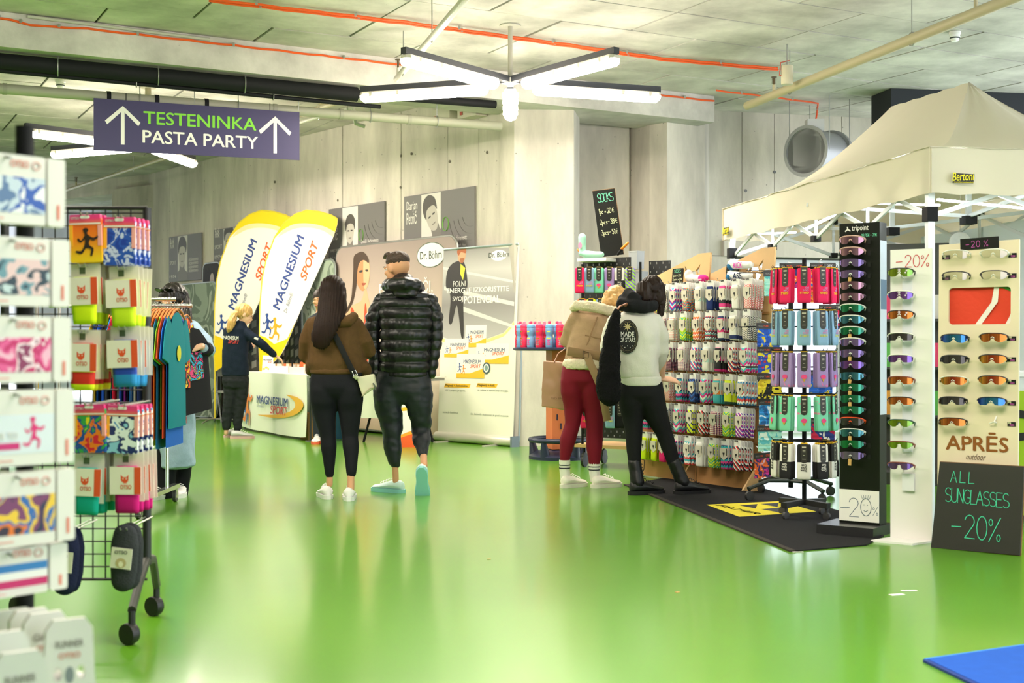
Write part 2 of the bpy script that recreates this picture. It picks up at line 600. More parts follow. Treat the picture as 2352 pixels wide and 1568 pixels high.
# ceiling: slab with recessed joints between cast panels
ceil = struct('ceiling', MB().box((-3, 13, CEIL + .17), (20.5, 34, .3)), CJ)
pw, ph = 1.5, .75
def joined_panels():
    base = MB().box((0, 0, 0), (pw - .026, ph - .02, .03)).mesh('panel')
    base.materials.append(CC)
    rest = MB()
    cnt = 0
    rz = math.atan2(V.y, V.x)
    cells = []
    for i in range(-16, 17):
        for j in range(-6, 44):
            c = V * ((i + (.5 if j % 4 > 1 else 0)) * pw) + U * (j * ph + .2)
            if abs(c.x + 3) > 9.7 or not -3.3 < c.y < 29:
                continue
            px = 1176 + F * c.x / max(c.y, .1)
            py = HZ - (CEIL - CH) * F / max(c.y, .1)
            vis = c.y > 9 and -250 < px < 2600 and -80 < py
            cells.append((0 if vis else 1, c.y, c))
    cells.sort(key=lambda q: (q[0], q[1]))
    for n, (v_, y_, c) in enumerate(cells):
        dz = random.uniform(-.003, .003)
        if n < 290 and not v_:
            o = link('panel', base, None, ceil)
            o.matrix_local = T(c.x, c.y, CEIL + .016 + dz) @ Matrix.Rotation(rz, 4, 'Z')
        else:
            rest.box((c.x, c.y, CEIL + .016 + dz), (pw - .026, ph - .02, .03), rz)
    o = rest.build('panel', CC, ceil, smooth=False)
    o['kind'] = 'stuff'
joined_panels()

# back wall carrying the portrait boards, cast in upright boards
WP0 = Vector((-6.33, 22.7, 0)); WP1 = Vector((-.13, 15.0, 0))
WD = (WP1 - WP0).normalized()
WM = frame(WP0, WP1)
wl = (WP1 - WP0).length
wall_back = tag(MB(WM).box((wl / 2 - .1, .22, CEIL / 2), (wl + .3, .36, CEIL)).build('wall_back', CJ, smooth=False), kind='structure')
def wx(px):
    p = planept(px, 790, WP0, WD)
    return (p - WP0).dot(WD)
edges = [-.2] + [wx(x) for x in (390, 470, 540, 615, 690, 787, 838, 921, 950, 1029, 1100)] + [wl + .05]
for a, b in zip(edges, edges[1:]):
    mb = MB()
    mb.box(((a + b) / 2, .02 + random.uniform(-.004, .004), CEIL / 2), (b - a - .008, .04, CEIL))
    mb.build('panel', CW, wall_back, WM, smooth=False)
for px, py in ((787 - 10, 460), (922, 358), (946, 353), (1034, 371), (921, 430), (632, 418), (1120, 350)):
    p = planept(px, py, WP0, WD)
    MB().lathe([(.018, 0), (.018, .006), (.01, .006)], 10, ((p - WP0).dot(WD), -.006, p.z), (0, -1, 0)).build('tie_hole', m('#6f6a5e', .9), wall_back, WM)

# beam under the ceiling on the pillar line
B0 = Vector((-12.5, 7.05, 0)); B1 = at(1641, 790, 15.55); B1.z = 0
BD = (B1 - B0).normalized()
BM = frame(B0, B1)
bl = (B1 - B0).length
beam = tag(MB(BM).box((bl / 2, .42, CEIL - .155), (bl, .84, .31)).build('beam', CC, smooth=False), kind='structure')
def bpt(px, z):
    p = planept(px, 790, B0, BD); p.z = z
    return p

# pillars
def corner(px, Y):
    return ((px - 1176) / F * Y, Y)
pa = [corner(1149, 14.95), corner(1181, 14.7), corner(1318, 14.72), corner(1331, 15.3), (.78, 16.2), (-.05, 16.2)]
tag(MB().xy(pa, 0, CEIL).build('pillar', CW, smooth=False), kind='structure')
pb = [corner(1440, 16.2), corner(1492, 15.75), corner(1532, 15.55), corner(1620, 15.9), corner(1629, 16.5), (2.6, 17.6), (1.6, 17.6)]
tag(MB().xy(pb, 0, CEIL).build('pillar', CG, smooth=False), kind='structure')
pr = [corner(1326, 15.85), corner(1445, 16.05), (1.6, 17.0), (.7, 17.0)]
tag(MB().xy(pr, 0, CEIL).build('wall_recess', CG, smooth=False), kind='structure')

# right-hand wall with a glazed opening under its lintel
RP0 = at(1624, 790, 16.5); RP0.z = 0
RP1 = at(2140, 790, 17.3); RP1.z = 0
RM = frame(RP0, RP1)
rl = 9.0
wr = tag(MB(RM).box((rl / 2, .15, (CEIL + 2.25) / 2), (rl, .3, CEIL - 2.25)).build('wall_right', CJ, smooth=False), kind='structure')
x = 0.0
for wd_ in (.47, .45, .95, .95, .95, 1.2, 1.2, 1.2):
    MB().box((x + wd_ / 2, .0, (CEIL + 2.27) / 2), (wd_ - .008, .03, CEIL - 2.27)).build('panel', CG, wr, RM, smooth=False)
    x += wd_
MB().box((.17, .12, 1.13), (.34, .3, 2.26)).build('jamb', CG, wr, RM, smooth=False)
MB().box((rl / 2, -.03, 2.36), (rl - .4, .1, .2)).build('lintel', CG, wr, RM, smooth=False)
for lx, lz in ((.52, 3.1), (.92, 3.35), (.62, 2.75), (1.4, 3.0)):
    MB().lathe([(.02, 0), (.02, .006), (.01, .006)], 10, (lx, -.017, lz), (0, -1, 0)).build('tie_hole', m('#77777a', .9), wr, RM)
win = tag(MB(RM).box((rl / 2 + .3, .14, .04), (rl - .7, .08, .08)).box((rl / 2 + .3, .14, 2.2), (rl - .7, .08, .08)).build('window_1', m('#dfe3e6', .4), smooth=False), kind='structure')
for k in range(6):
    MB().box((.42 + k * 1.5, .14, 1.12), (.06, .07, 2.1)).build('frame', m('#dfe3e6', .4), win, RM, smooth=False)
    if k < 5:
        MB().box((.42 + k * 1.5 + .75, .15, 1.12), (1.44, .008, 2.08)).build('pane', GLASS, win, RM, smooth=False)
# dark box above the tent at the far right
tag(MB().box((5.9, 15.6, 3.9), (3.2, .5, .4), .18).build('beam', m('#33363a', .8), smooth=False), kind='structure')

# far end: lintel, corner pier and the opening to the next hall
FP0 = at(120, 790, 24.4); FP0.z = 0
FP1 = at(352, 790, 22.6); FP1.z = 0
FM = frame(FP0, FP1)
fl_ = (FP1 - FP0).length
wf = tag(MB(FM).box((fl_ / 2 - 4, .3, 3.98), (fl_ + 8, .6, .3)).build('wall_far', CW, smooth=False), kind='structure')
pp = (at(268, 790, 23.3) - FP0); ppx = Vector((pp.x, pp.y, 0)).length
MB().box(((ppx + fl_) / 2 + .1, .3, 1.95), (fl_ - ppx + .2, .7, 3.9)).build('pier', CW, wf, FM, smooth=False)
MB().box((ppx - .12, .7, 1.95), (.1, 1.2, 3.9)).build('reveal', CG, wf, FM, smooth=False)
tag(MB().box((-4.6, -3.85, CEIL / 2), (17, .2, CEIL)).build('wall_rear_added', CW, smooth=False), kind='structure')  # unseen wall added to block daylight from behind the camera
tag(MB().box((-13.1, 10, CEIL / 2), (.2, 27.6, CEIL)).build('wall_left_added', CW, smooth=False), kind='structure')  # unseen wall added to keep daylight out on the left
# white market tarpaulin hanging in the hall beyond
def tarp(u, v):
    return (-12 + u * 10.5, 29 + .25 * math.sin(u * 40), .2 + v * 4.6 + .1 * math.sin(u * 25))
tag(MB().sheet(tarp, 60, 4, .01).build('tarpaulin', m('#dfe0ec', .8)), 'white tarpaulin hanging beyond the far doorway opening', 'tarpaulin')

# ---------------------------------------------------------------- star luminaires
TUBE = m('#fff3e2', .4, emit=TUBE_POWER)
DARK = m('#2c2f36', .45)
HOUS = m('#d9d3c6', .45)
GALV = m('#b9b8b2', .4, .6)
ARMR = 1.51
def make_star():
    t = thing('star_luminaire', 'x', 'lamp')
    MB().tube([(0, 0, .02), (0, 0, .5)], .022, 12).build('stem', m('#b6b2a4', .5), t)
    MB().lathe([(.0, .5), (.1, .5), (.1, .51), (.0, .51)], 20).build('ceiling_plate', m('#c8c4b6', .5), t)
    MB().lathe([(.0, -.03), (.06, -.03), (.06, .02), (.0, .02)], 12).build('hub', GALV, t)
    for k in range(5):
        M = RZ(90 + 72 * k)
        MB().box((ARMR / 2 + .02, 0, .005), (ARMR - .04, .06, .055)).build('arm', DARK, t, M)
        h = MB()
        sec = [(-.05, -.025), (.05, -.025), (.062, -.06), (-.062, -.06)]
        rs = []
        for xx, sc in ((.22, .5), (.25, 1), (ARMR - .03, 1), (ARMR, .5)):
            rs.append([(xx, a * sc, -.045 + (b + .045) * (1 if sc == 1 else .7)) for a, b in sec])
        h.rings(rs)
        ho = h.build('housing', HOUS, t, M)
        for c in (.4, .75, 1.1, 1.38):
            MB().box((c, 0, -.058), (.03, .155, .04)).build('clip', HOUS, ho)
        d = MB()
        rs = []
        for xx, sc in ((.225, .55), (.26, 1), (ARMR - .04, 1), (ARMR - .005, .55)):
            rs.append([(xx, math.cos(a) * .07 * sc, -.062 + math.sin(a) * .062 * sc) for a in [R(180 + 180 * i / 6) for i in range(7)]])
        d.rings(rs)
        d.build('diffuser', TUBE, t, M)
    return t
star = make_star()
hub = at(1172, 187, 12.1)
star.matrix_world = T(hub.x, hub.y, CEIL - .51)
star['label'] = 'five-armed star luminaire hanging in front of the concrete pillar'
h2 = at(335, 318, 15.7)
dup(star, T(h2.x, h2.y, CEIL - .51) @ RZ(-8), 'five-armed star luminaire partly hidden behind the purple direction sign')
# unseen lamps added for frontal fill, spaced like the visible pair
for i, (sx, sy, r_, lb) in enumerate(((-3.7, 7.5, 0, 'over the aisle beside the towel rack'), (.8, 3.9, 20, 'over the aisle before the eyewear boards'), (-8.4, 11.4, 4, 'over the hall beyond the grid rack'))):
    c = dup(star, T(sx, sy, CEIL - .51) @ RZ(r_), 'added unseen five-armed star luminaire ' + lb)
    c.name = 'star_luminaire_added'
    for ch in c.children:
        if ch.name.startswith('diffuser'):
            ch.name = 'diffuser_added'
# ---------------------------------------------------------------- services under the ceiling
BEIGE = m('#c2b794', .5); STEEL = m('#a7a8a4', .35, .7); BLK = m('#191a1c', .7); ORG = m('#e8581c', .5)
def pipe_run(name, label, a, b, r, mt, hangers=(), heads=(), cat='pipe', top=CEIL):
    t = thing(name, label, cat, Vector(a))
    b = Vector(b) - Vector(a)
    MB().tube([(0, 0, 0), b], r, 14).build('pipe', mt, t)
    for h in hangers:
        p = b * h
        MB().tube([(p.x, p.y, p.z + r), (p.x, p.y, top - a[2])], .005, 6).build('hanger_rod', STEEL, t)
        MB().tube([p + Vector((math.cos(q) * (r + .008) * .3, math.cos(q) * (r + .008) * -.9, math.sin(q) * (r + .012))) for q in [i * PI / 6 for i in range(12)]], .006, 6, closed=True).build('ring_clamp', STEEL, t)
    for h in heads:
        p = b * h
        s_ = MB().tube([(p.x, p.y, p.z + r * .8), (p.x, p.y, p.z + r + .06)], .016, 8).build('socket', mt, t)
        MB().tube([(p.x, p.y, p.z + r + .06), (p.x, p.y, p.z + r + .13)], .011, 6).lathe([(.003, 0), (.03, .0), (.03, .006), (.003, .006)], 10, (p.x, p.y, p.z + r + .135)).tube([(p.x - .02, p.y, p.z + r + .07), (p.x - .02, p.y, p.z + r + .135)], .003, 5).tube([(p.x + .02, p.y, p.z + r + .07), (p.x + .02, p.y, p.z + r + .135)], .003, 5).build('sprinkler_head', m('#6b5a44', .4, .6), s_)
    return t
def zpt(px, py, z):
    Y = (z - CH) * F / (HZ - py)
    return at(px, py, Y)
a, b = zpt(1716, 243, 3.72), zpt(2330, -6, 3.72)
pipe_run('sprinkler_pipe', 'beige sprinkler pipe hanging on rods above the white tent', a, b + (b - a) * .4, .045, BEIGE, (.155, .5), (.1, .64))
a, b = zpt(911, 181, 3.72), zpt(1066, 0, 3.72)
pipe_run('sprinkler_pipe', 'grey sprinkler pipe ending beside the star lamp', a, b + (b - a) * .4, .03, m('#c9c6ba', .45), (.09, .42), (.02,))
a, b = zpt(152, 437, 3.9), zpt(420, 350, 3.9)
pipe_run('sprinkler_pipe', 'thin beige sprinkler pipe behind the purple sign over the far doorway', a, b + (b - a) * 1.1, .03, BEIGE, (.3, .62), (.05, .55))
# long runs along the beam
def along(px0, py0, px1, py1, z):
    return zpt(px0, py0, z), zpt(px1, py1, z)
a, b = along(-60, 199, 1150, 290, 3.55)
p = pipe_run('drain_pipe', 'long grey pipe that carries the purple direction sign', a, b, .05, m('#a9a993', .5), (.28, .46, .72, .86))
for s_ in (.05, .225, .31, .4, .53, .66, .8):
    q = (b - a) * s_
    d = (b - a).normalized()
    MB().tube([q - d * .02, q + d * .02], .056, 14).build('pipe_sleeve', BLK if s_ in (.31, .4, .225) else m('#9c9c88', .5), p)
a, b = along(-60, 128, 830, 212, 3.7)
a, b = a + U * .13, b + U * .13
pipe_run('insulated_pipe', 'thick black insulated pipe under the concrete beam', a, b, .075, BLK, (.2, .45, .68), top=3.79)
a, b = along(-60, 146, 1138, 240, 3.735)
pipe_run('insulated_pipe', 'thinner black insulated pipe ending by the pillar wall bracket', a, b, .043, BLK, (.22, .5, .7), top=3.79)
a, b = along(-60, 184, 860, 268, 3.5)
pipe_run('cable_conduit', 'slim black conduit above the long grey pipe', a + Vector((.05, .1, .12)), b + Vector((.05, .1, .12)), .022, BLK, (.35, .7), cat='conduit')
for k, (px, py) in enumerate(((1040, 268), (1100, 258))):
    c = planept(px, py, WP0, WD)
    t = tag(MB(frame(c, c + WD)).box((.0, -.1, 0), (.36, .16, .15)).build('wall_box', m('#c9c4b2', .6), smooth=False), ('cream junction box high on the wall under the black pipe', 'smaller cream junction box beside the pillar top')[k], 'junction box')
    MB(frame(c, c + WD)).box((-.1, -.185, -.02), (.05, .006, .04)).build('cover', m('#b5483a', .6), t, smooth=False)
# orange cables clipped to ceiling and beam
def cable(label, pts, r=.011, wig=.008, step=.45, name='cable', mt=None, group=None):
    P = [Vector(p) for p in pts]
    out = []
    L = 0
    clips = []
    for p, q in zip(P, P[1:]):
        n = max(2, int((q - p).length / .15))
        for i in range(n):
            w_ = p.lerp(q, i / n)
            out.append(w_ - Vector((0, 0, abs(math.sin((L + (q - p).length * i / n) / step * PI)) * wig)))
        k = max(1, int((q - p).length / step / 1.6))
        clips += [p.lerp(q, (i + .5) / k) for i in range(k)]
        L += (q - p).length
    out.append(P[-1])
    o = thing(name, label, 'cable', P[0], group)
    MB(T(-P[0])).tube(out, r, 7).build('cable', mt or ORG, o)
    for c in clips:
        MB(T(-P[0])).box(c + Vector((0, 0, .006)), (.02, .035, .035)).build('clip', STEEL, o, smooth=False)
    return o
z = CEIL - .032
cable('orange cable clipped across the bare ceiling before the star lamp', [zpt(470, -5, z), zpt(925, 48, z), zpt(1180, 83, z), zpt(1520, 132, z), zpt(1786, 156, z)])
cable('second orange cable running close beside another on the ceiling', [p + Vector((.02, .07, -.005)) for p in (zpt(470, -5, z), zpt(925, 48, z), zpt(1180, 83, z), zpt(1520, 132, z), zpt(1786, 156, z))])
def fb(px, py):
    p = planept(px, py, B0, BD)
    n = Vector((BD.y, -BD.x, 0))
    p.z = min(p.z, CEIL - .06)
    return p + n * .02
cable('orange cable clipped along the face of the concrete beam', [fb(-30, 12), fb(25, 35), fb(70, 58), fb(200, 66), fb(640, 112), fb(930, 134), fb(1200, 168), fb(1500, 205), fb(1638, 208)])
cable('orange cable dropping from the ceiling to the fan duct', [zpt(1645, 207, z), zpt(1760, 220, z), zpt(1879, 236, z), at(1876, 262, 16.2), at(1869, 300, 16.2)])
cable('orange cable over the far ceiling behind the black pipes', [zpt(-40, 143, z), zpt(210, 170, z), zpt(420, 195, z), zpt(640, 212, z)])
t = pipe_run('cable_conduit', 'pale conduit tube along the top of the concrete beam', fb(62, 40) + Vector((0, 0, .04)), fb(480, 72) + Vector((0, 0, .025)), .016, m('#b6b3a6', .5), cat='conduit')
a, b = zpt(690, 281, 3.72), zpt(800, 248, 3.72)
t = pipe_run('sprinkler_pipe', 'pale pipe stub with an elbow beside the end of the purple sign', a, b, .022, m('#cfccc0', .45), (.4,))
q = b - a
MB().tube([q, q + Vector((.05, .0, .0)), q + Vector((.07, 0, -.06)), q + Vector((.08, 0, -.17)), q + Vector((.18, .02, -.2))], .022, 8).build('elbow', m('#cfccc0', .45), t)
# tubular speaker and smoke detectors
c = at(1808, 172, 12.85)
t = thing('ceiling_speaker', 'cream cylindrical loudspeaker on a bracket under the ceiling', 'speaker', c)
MB().lathe([(.03, .09), (.055, .09), (.06, .08), (.06, -.08), (.055, -.095), (.05, -.095)], 18).build('housing', m('#d8cfb4', .5), t)
MB().lathe([(.001, -.09), (.052, -.09), (.052, -.085), (.001, -.085)], 16).build('grille', m('#8a8474', .7), t)
MB().bar((-.075, 0, .0), (-.065, 0, .12), .02, .006).bar((-.07, 0, .12), (.02, 0, .14), .02, .006).bar((-.08, 0, -.01), (-.04, 0, .0), .02, .006).build('bracket', m('#d04a30', .5), t)
MB().tube([(0, 0, .09), (0, 0, CEIL - c.z)], .008, 6).build('hanger_rod', STEEL, t)
for k, (px, py) in enumerate(((2193, 73), (139, 184))):
    c = zpt(px, py, CEIL)
    t = thing('smoke_detector', ('white smoke detector on the ceiling above the tent', 'white smoke detector on the far ceiling over the grey pipe')[k], 'detector', c)
    MB().lathe([(.055, 0), (.055, -.025), (.045, -.03)], 18).build('base', m('#e6e6e2', .5), t)
    MB().lathe([(.045, -.03), (.05, -.05), (.03, -.09), (.005, -.095)], 18).build('head', m('#f0f0ee', .5), t)
    MB().lathe([(.0465, -.056), (.0485, -.054), (.045, -.066), (.043, -.066)], 18).build('vent_ring', m('#30383a', .6), t)
c = zpt(340, 200, CEIL)
tag(MB().lathe([(.09, 0), (.09, -.012), (.035, -.014), (.035, -.17), (.03, -.17)], 16, c).build('speaker_mount', m('#a8a48c', .6)), 'olive mounting stub on the far ceiling above the sign', 'mount')
c = at(742, 233, 15.5)
tag(MB().lathe([(.05, .08), (.06, .07), (.06, -.07), (.05, -.08)], 16, c).tube([c, (c.x, c.y, CEIL)], .008, 6).build('ceiling_speaker', m('#cfc39c', .5)), 'small cream loudspeaker over the end of the purple sign', 'speaker')
# ventilator duct
c = at(1852, 347, 15.6)
ax = Vector((.88, .48, 0)).normalized()
t = thing('duct_fan', 'round ventilation fan in a grey tube hung under the ceiling', 'fan', c)
Mf = Vector((0, 0, 1)).rotation_difference(-Vector((.35, .94, 0)).normalized()).to_matrix().to_4x4()
Mf = Vector((0, 0, 1)).rotation_difference(Vector((-.72, -.69, 0))).to_matrix().to_4x4()
rr = .265
MB(Mf).lathe([(rr, .0), (rr + .045, .0), (rr + .045, .02), (rr + .005, .02), (rr + .005, -.55), (rr - .01, -.55), (rr - .01, .0), (rr, .0)], 32).build('tube', m('#a9abad', .4, .5), t)
MB(Mf).lathe([(rr + .04, -.5), (rr + .04, -.55), (rr, -.55), (rr, -.5)], 32).build('rear_flange', m('#a9abad', .4, .5), t)
MB(Mf).lathe([(.0, -.34), (.06, -.34), (.07, -.2), (.0, -.16)], 16).build('motor', m('#6f6c62', .5), t)
MB(Mf).lathe([(.0, -.4), (rr - .012, -.4), (rr - .012, -.39), (.0, -.39)], 24).build('shade_disc', m('#2a2926', .8), t)  # dark disc added to stand for the shade inside the tube
for k in range(7):
    MB(Mf @ RZ(k * 360 / 7)).add([(.05, -.02, -.22), (.25, -.05, -.26), (.25, .05, -.2), (.05, .02, -.18)], [(0, 1, 2, 3)]).build('blade', m('#54524c', .5), t)
g = MB(Mf)
for k in range(-8, 9):
    y_ = k * .03
    h_ = math.sqrt(max(.0, rr * rr - y_ * y_))
    g.bar((-h_, y_, -.02), (h_, y_, -.02), .003, .003).bar((y_, -h_, -.02), (y_, h_, -.02), .003, .003)
gg = g.build('guard_grille', m('#4b4b48', .5), t, smooth=False); gg['kind'] = 'stuff'
MB().box((.12, .1, .32), (.2, .16, .14)).build('terminal_box', m('#cfcfcb', .5), t)
for a, b in ((.0, -.06), (.0, -.5)):
    for sg in (-1, 1):
        p = Vector((.72, .69, 0)) * -b + Vector((.69, -.72, 0)) * (sg * .28)
        MB().tube([p, (p.x, p.y, CEIL - c.z)], .006, 6).build('hanger_rod', STEEL, t)

# ---------------------------------------------------------------- direction sign hung from the grey pipe
sl, sr = at(215, 345, 12.5), at(688, 368, 13.25)
sl.z = sr.z = 3.02
M = frame(sl, sr)
sw = (sr - sl).length
t = thing('direction_sign', 'dark purple hanging sign with white arrows and green and white words', 'sign', M)
MB().xz([(0, -.015), (sw, -.005), (sw, .48), (0, .485)], 0, .012).build('board', m('#37315f', .5, var=.06, vs=1.2), t, smooth=False)
WHT = m('#f1efe8', .6)
def s2(px, py):
    u = (px - 215) / 473
    yt, yb = 225 + u * 35, 345 + u * 23
    v = (yb - py) / (yb - yt)
    # perspective-correct position along the board
    p = planept(px, py, sl, (sr - sl))
    return ((p - Vector((sl.x, sl.y, p.z))).length, p.z - sl.z)
for ax_ in ((282, 246, 332, 34, 'l'), (632, 270, 352, 30, 'r')):
    px, py0, py1, hw, _ = ax_
    x0, z1 = s2(px, py0); _, z0 = s2(px, py1)
    w_ = .034; hh = .165
    printed([(x0 - w_ / 2, z0), (x0 + w_ / 2, z0), (x0 + w_ / 2, z1 - .05), (x0 + hh - .02, z1 - hh - .01), (x0 + hh, z1 - hh + .025), (x0, z1 + .012), (x0 - hh, z1 - hh + .025), (x0 - hh + .02, z1 - hh - .01), (x0 - w_ / 2, z1 - .05)], WHT, t, name='arrow')
a0, zz = s2(330, 284); a1, z1 = s2(588, 302)
text('TESTENINKA', m('#86d63c', .6), t, a0, zz, a1 - a0, .122, bold=.02, rot=-.0)
a0, zz = s2(328, 327.5); a1, z1 = s2(592, 340)
text('PASTA PARTY', WHT, t, a0, zz, a1 - a0, .122, bold=.02)
for x_ in (.3, sw - .3):
    MB().tube([(x_, .006, .48), (x_, .006, .55)], .004, 6).build('tie', BLK, t)
for px in (447, 686):
    p = planept(px, 200, sl, sr - sl)
    x_ = (Vector((p.x, p.y, 0)) - Vector((sl.x, sl.y, 0))).length
    MB().tube([(x_, .006, .5), (x_, .006, CEIL - sl.z)], .004, 6).build('hanging_wire', STEEL, t)
def wallY(px):
    return planept(px, 790, WP0, WD).y
# ---------------------------------------------------------------- boards on the back wall
GREY1, GREY2, INK, PAPER = m('#6f6c6a', .6), m('#8b8885', .6), m('#3a3835', .6), m('#e8e4dc', .6)
def wallboard(label, px0, px1, yt0, yt1, yb, parts):
    off = Vector((WD.y, -WD.x, 0)) * .03
    a = planept(px0, yt0, WP0 + off, WD); b = planept(px1, yt1, WP0 + off, WD)
    za = zof(yb, a.y)
    a.z = b.z = 0
    M = frame(Vector((a.x, a.y, za)), b)
    w_ = (b - a).length
    h = zof(yt0, a.y) - za
    t = thing('portrait_board', label, 'poster', M, None)
    MB().box((w_ / 2, .008, h / 2), (w_, .016, h)).build('board', GREY1, t, smooth=False)
    parts(t, w_, h)
    return t
def portrait(t, x0, x1, h, hx, hz, hs, tilt=0.0, z0=0.02):
    """printed grey photograph of an anonymous head and shoulders"""
    printed([(x0, z0), (x1, z0), (x1, h - .01), (x0, h - .01)], m('#d9d5cd', .6), t, name='photo')
    w_ = x1 - x0
    def hd(pts, mt, y):
        c, s_ = math.cos(tilt), math.sin(tilt)
        P = [(hx + (a * c - b * s_) * hs, hz + (a * s_ + b * c) * hs) for a, b in pts]
        P = [(min(max(a, x0), x1), min(max(b, z0), h - .01)) for a, b in soft(P)]
        printed(P, mt, t, y=y, name='photo_shape')
    hd([(-1.1, -2.6), (1.2, -2.6), (1.1, -1.6), (.45, -1.2), (.35, -.7), (-.4, -.7), (-.5, -1.2), (-1.0, -1.5)], m('#77736c', .6), -.002)
    hd([(-.5, -.7), (-.62, .1), (-.5, .75), (0, 1.0), (.5, .75), (.6, .1), (.45, -.6), (.15, -1.0), (-.15, -1.0)], m('#b9b3a8', .6), -.0025)
    hd([(-.62, 0), (-.72, .6), (-.35, 1.2), (.3, 1.25), (.75, .75), (.66, .05), (.5, .4), (.1, .55), (-.4, .45)], m('#4b4742', .6), -.003)
    hd([(-.38, .02), (-.12, .04), (-.12, -.06), (-.36, -.05)], INK, -.0035)
    hd([(.12, .04), (.38, .02), (.36, -.05), (.12, -.06)], INK, -.0035)
    hd([(-.2, -.55), (.2, -.55), (.15, -.62), (-.15, -.62)], m('#7d766d', .6), -.0035)
def rings_(t, cx, cz, n=4, r0=.16):
    for k in range(n):
        r = r0 + k * .09
        mb = MB()
        P = [(cx + r * math.cos(q), -.0022, cz + r * .9 * math.sin(q)) for q in [R(190 + i * 12) for i in range(16)]]
        P = [p for p in P if p[2] > .05 and p[0] < cx / .95 - .01]
        if len(P) > 2:
            mb.tube(P, .0025, 4, flat=.3)
            mb.build('ring_line', m('#565351', .6), t)
def b1(t, w_, h):
    portrait(t, w_ * .26, w_ * .54, h, w_ * .41, h * .66, .2, .45)
    text('Darjan', PAPER, t, .06, h * .74, w_ * .16, .14, bold=.012)
    text('Petrič', PAPER, t, .06, h * .56, w_ * .15, .16, bold=.012)
    text('PLAVANJE / SWIMMING', PAPER, t, .05, h * .17, w_ * .18, .06, bold=.012)
    text('24. 8. 1964, Kranj', PAPER, t, .05, h * .05, w_ * .16, .04)
    text('Dosežki / Achievements:', PAPER, t, w_ * .6, h * .24, w_ * .3, .06, bold=.012)
    text('OI (OG) 4. mesto / 4th place', PAPER, t, w_ * .6, h * .13, w_ * .28, .05)
    text('1 bronasta / bronze', PAPER, t, w_ * .64, h * .04, w_ * .22, .05)
    rings_(t, w_ * .95, h * .6)
    MB().tube([(w_ * .61 + .06 * math.cos(q), -.003, h * .5 + .085 * math.sin(q)) for q in [i * PI / 9 for i in range(18)]], .011, 5, closed=True, flat=.3).build('green_ring', m('#7dbb55', .6), t)
def b2(t, w_, h):
    portrait(t, w_ * .26, w_ * .54, h, w_ * .4, h * .62, .17)
    text('Borut', PAPER, t, .04, h * .66, w_ * .14, .12, bold=.012)
    text('Petrič', PAPER, t, .04, h * .5, w_ * .14, .13, bold=.012)
    text('PLAVANJE / SWIMMING', PAPER, t, .04, h * .3, w_ * .2, .05, bold=.012)
    text('28. 12. 1961, Kranj', PAPER, t, .04, h * .2, w_ * .17, .035)
    text('Dosežki / Achievements', PAPER, t, w_ * .6, h * .4, w_ * .3, .05, bold=.012)
    text('OI (OG) 5. mesto / 5th place', PAPER, t, w_ * .6, h * .3, w_ * .26, .045)
    rings_(t, w_ * .95, h * .75, 4, .14)
    MB().tube([(w_ * .6 + .055 * math.cos(q), -.003, h * .53 + .08 * math.sin(q)) for q in [i * PI / 9 for i in range(18)]], .01, 5, closed=True, flat=.3).build('green_ring', m('#7dbb55', .6), t)
def b3(t, w_, h):
    portrait(t, w_ * .28, w_ * .58, h, w_ * .42, h * .6, .22)
    for z_ in (.84, .74):
        text('Rok', PAPER, t, .05, h * z_, w_ * .13, .1, bold=.012)
    for k in range(4):
        text('Achievements', PAPER, t, w_ * .62, h * (.42 - .08 * k), w_ * .28, .06)
    text('SPORT', PAPER, t, .04, h * .38, w_ * .2, .06)
    text('1974', PAPER, t, .04, h * .08, w_ * .2, .05)
wallboard('grey portrait board showing a bowed head, its name printed in two lines', 928, 1090, 452, 427, 600, b1)
wallboard('grey portrait board with a curly-haired sitter facing the viewer', 755, 883, 481, 461, 625, b2)
wallboard('pale grey portrait board above the woman at the clothes rail', 388, 463, 545, 533, 648, b3)
wallboard('pale grey portrait board mostly hidden behind the first feather flag', 491, 575, 528, 515, 600, b3)

# ---------------------------------------------------------------- photo banners standing before the wall
def photo_banner(label, px0, px1, Y0, Y1, yt, yb0, cols, kind='blot', k=3.0, off=0.0, rad=.12, extra=None, cat='banner', gap=.4):
    Y0, Y1 = wallY(px0) - gap, wallY(px1) - gap
    a, b = at(px0, yb0, Y0), at(px1, yb0, Y1)
    a.z = b.z = .03
    M = frame(a, b)
    w_ = (b - a).length
    h = zof(yt, (Y0 + Y1) / 2) - .03
    t = thing('photo_banner', label, cat, M)
    MB().xz(rrect(w_, h, rad, 5, 0), 0, .02).build('fabric', pat(kind, cols, k, .7, off=off), t, smooth=False)
    MB().tube([(p[0], .01, p[1]) for p in rrect(w_ + .02, h + .02, rad, 5, -.01, -.01)], .014, 6, closed=True).build('frame', m('#8f9692', .4, .5), t)
    for x_ in (.12 * w_, .88 * w_):
        MB().box((x_, .01, -.015), (.06, .4, .03)).build('foot', BLK, t)
    if extra:
        extra(t, w_, h)
    return t
GP = ['#7f8d7c', '#93a08e', '#6a7868', '#aab3a2', '#5b675a']
photo_banner('tall photo banner printed with a green-grey statue behind the clothes rail', 405, 497, 20.6, 20.2, 652, 985, GP, k=2.2, gap=.75)
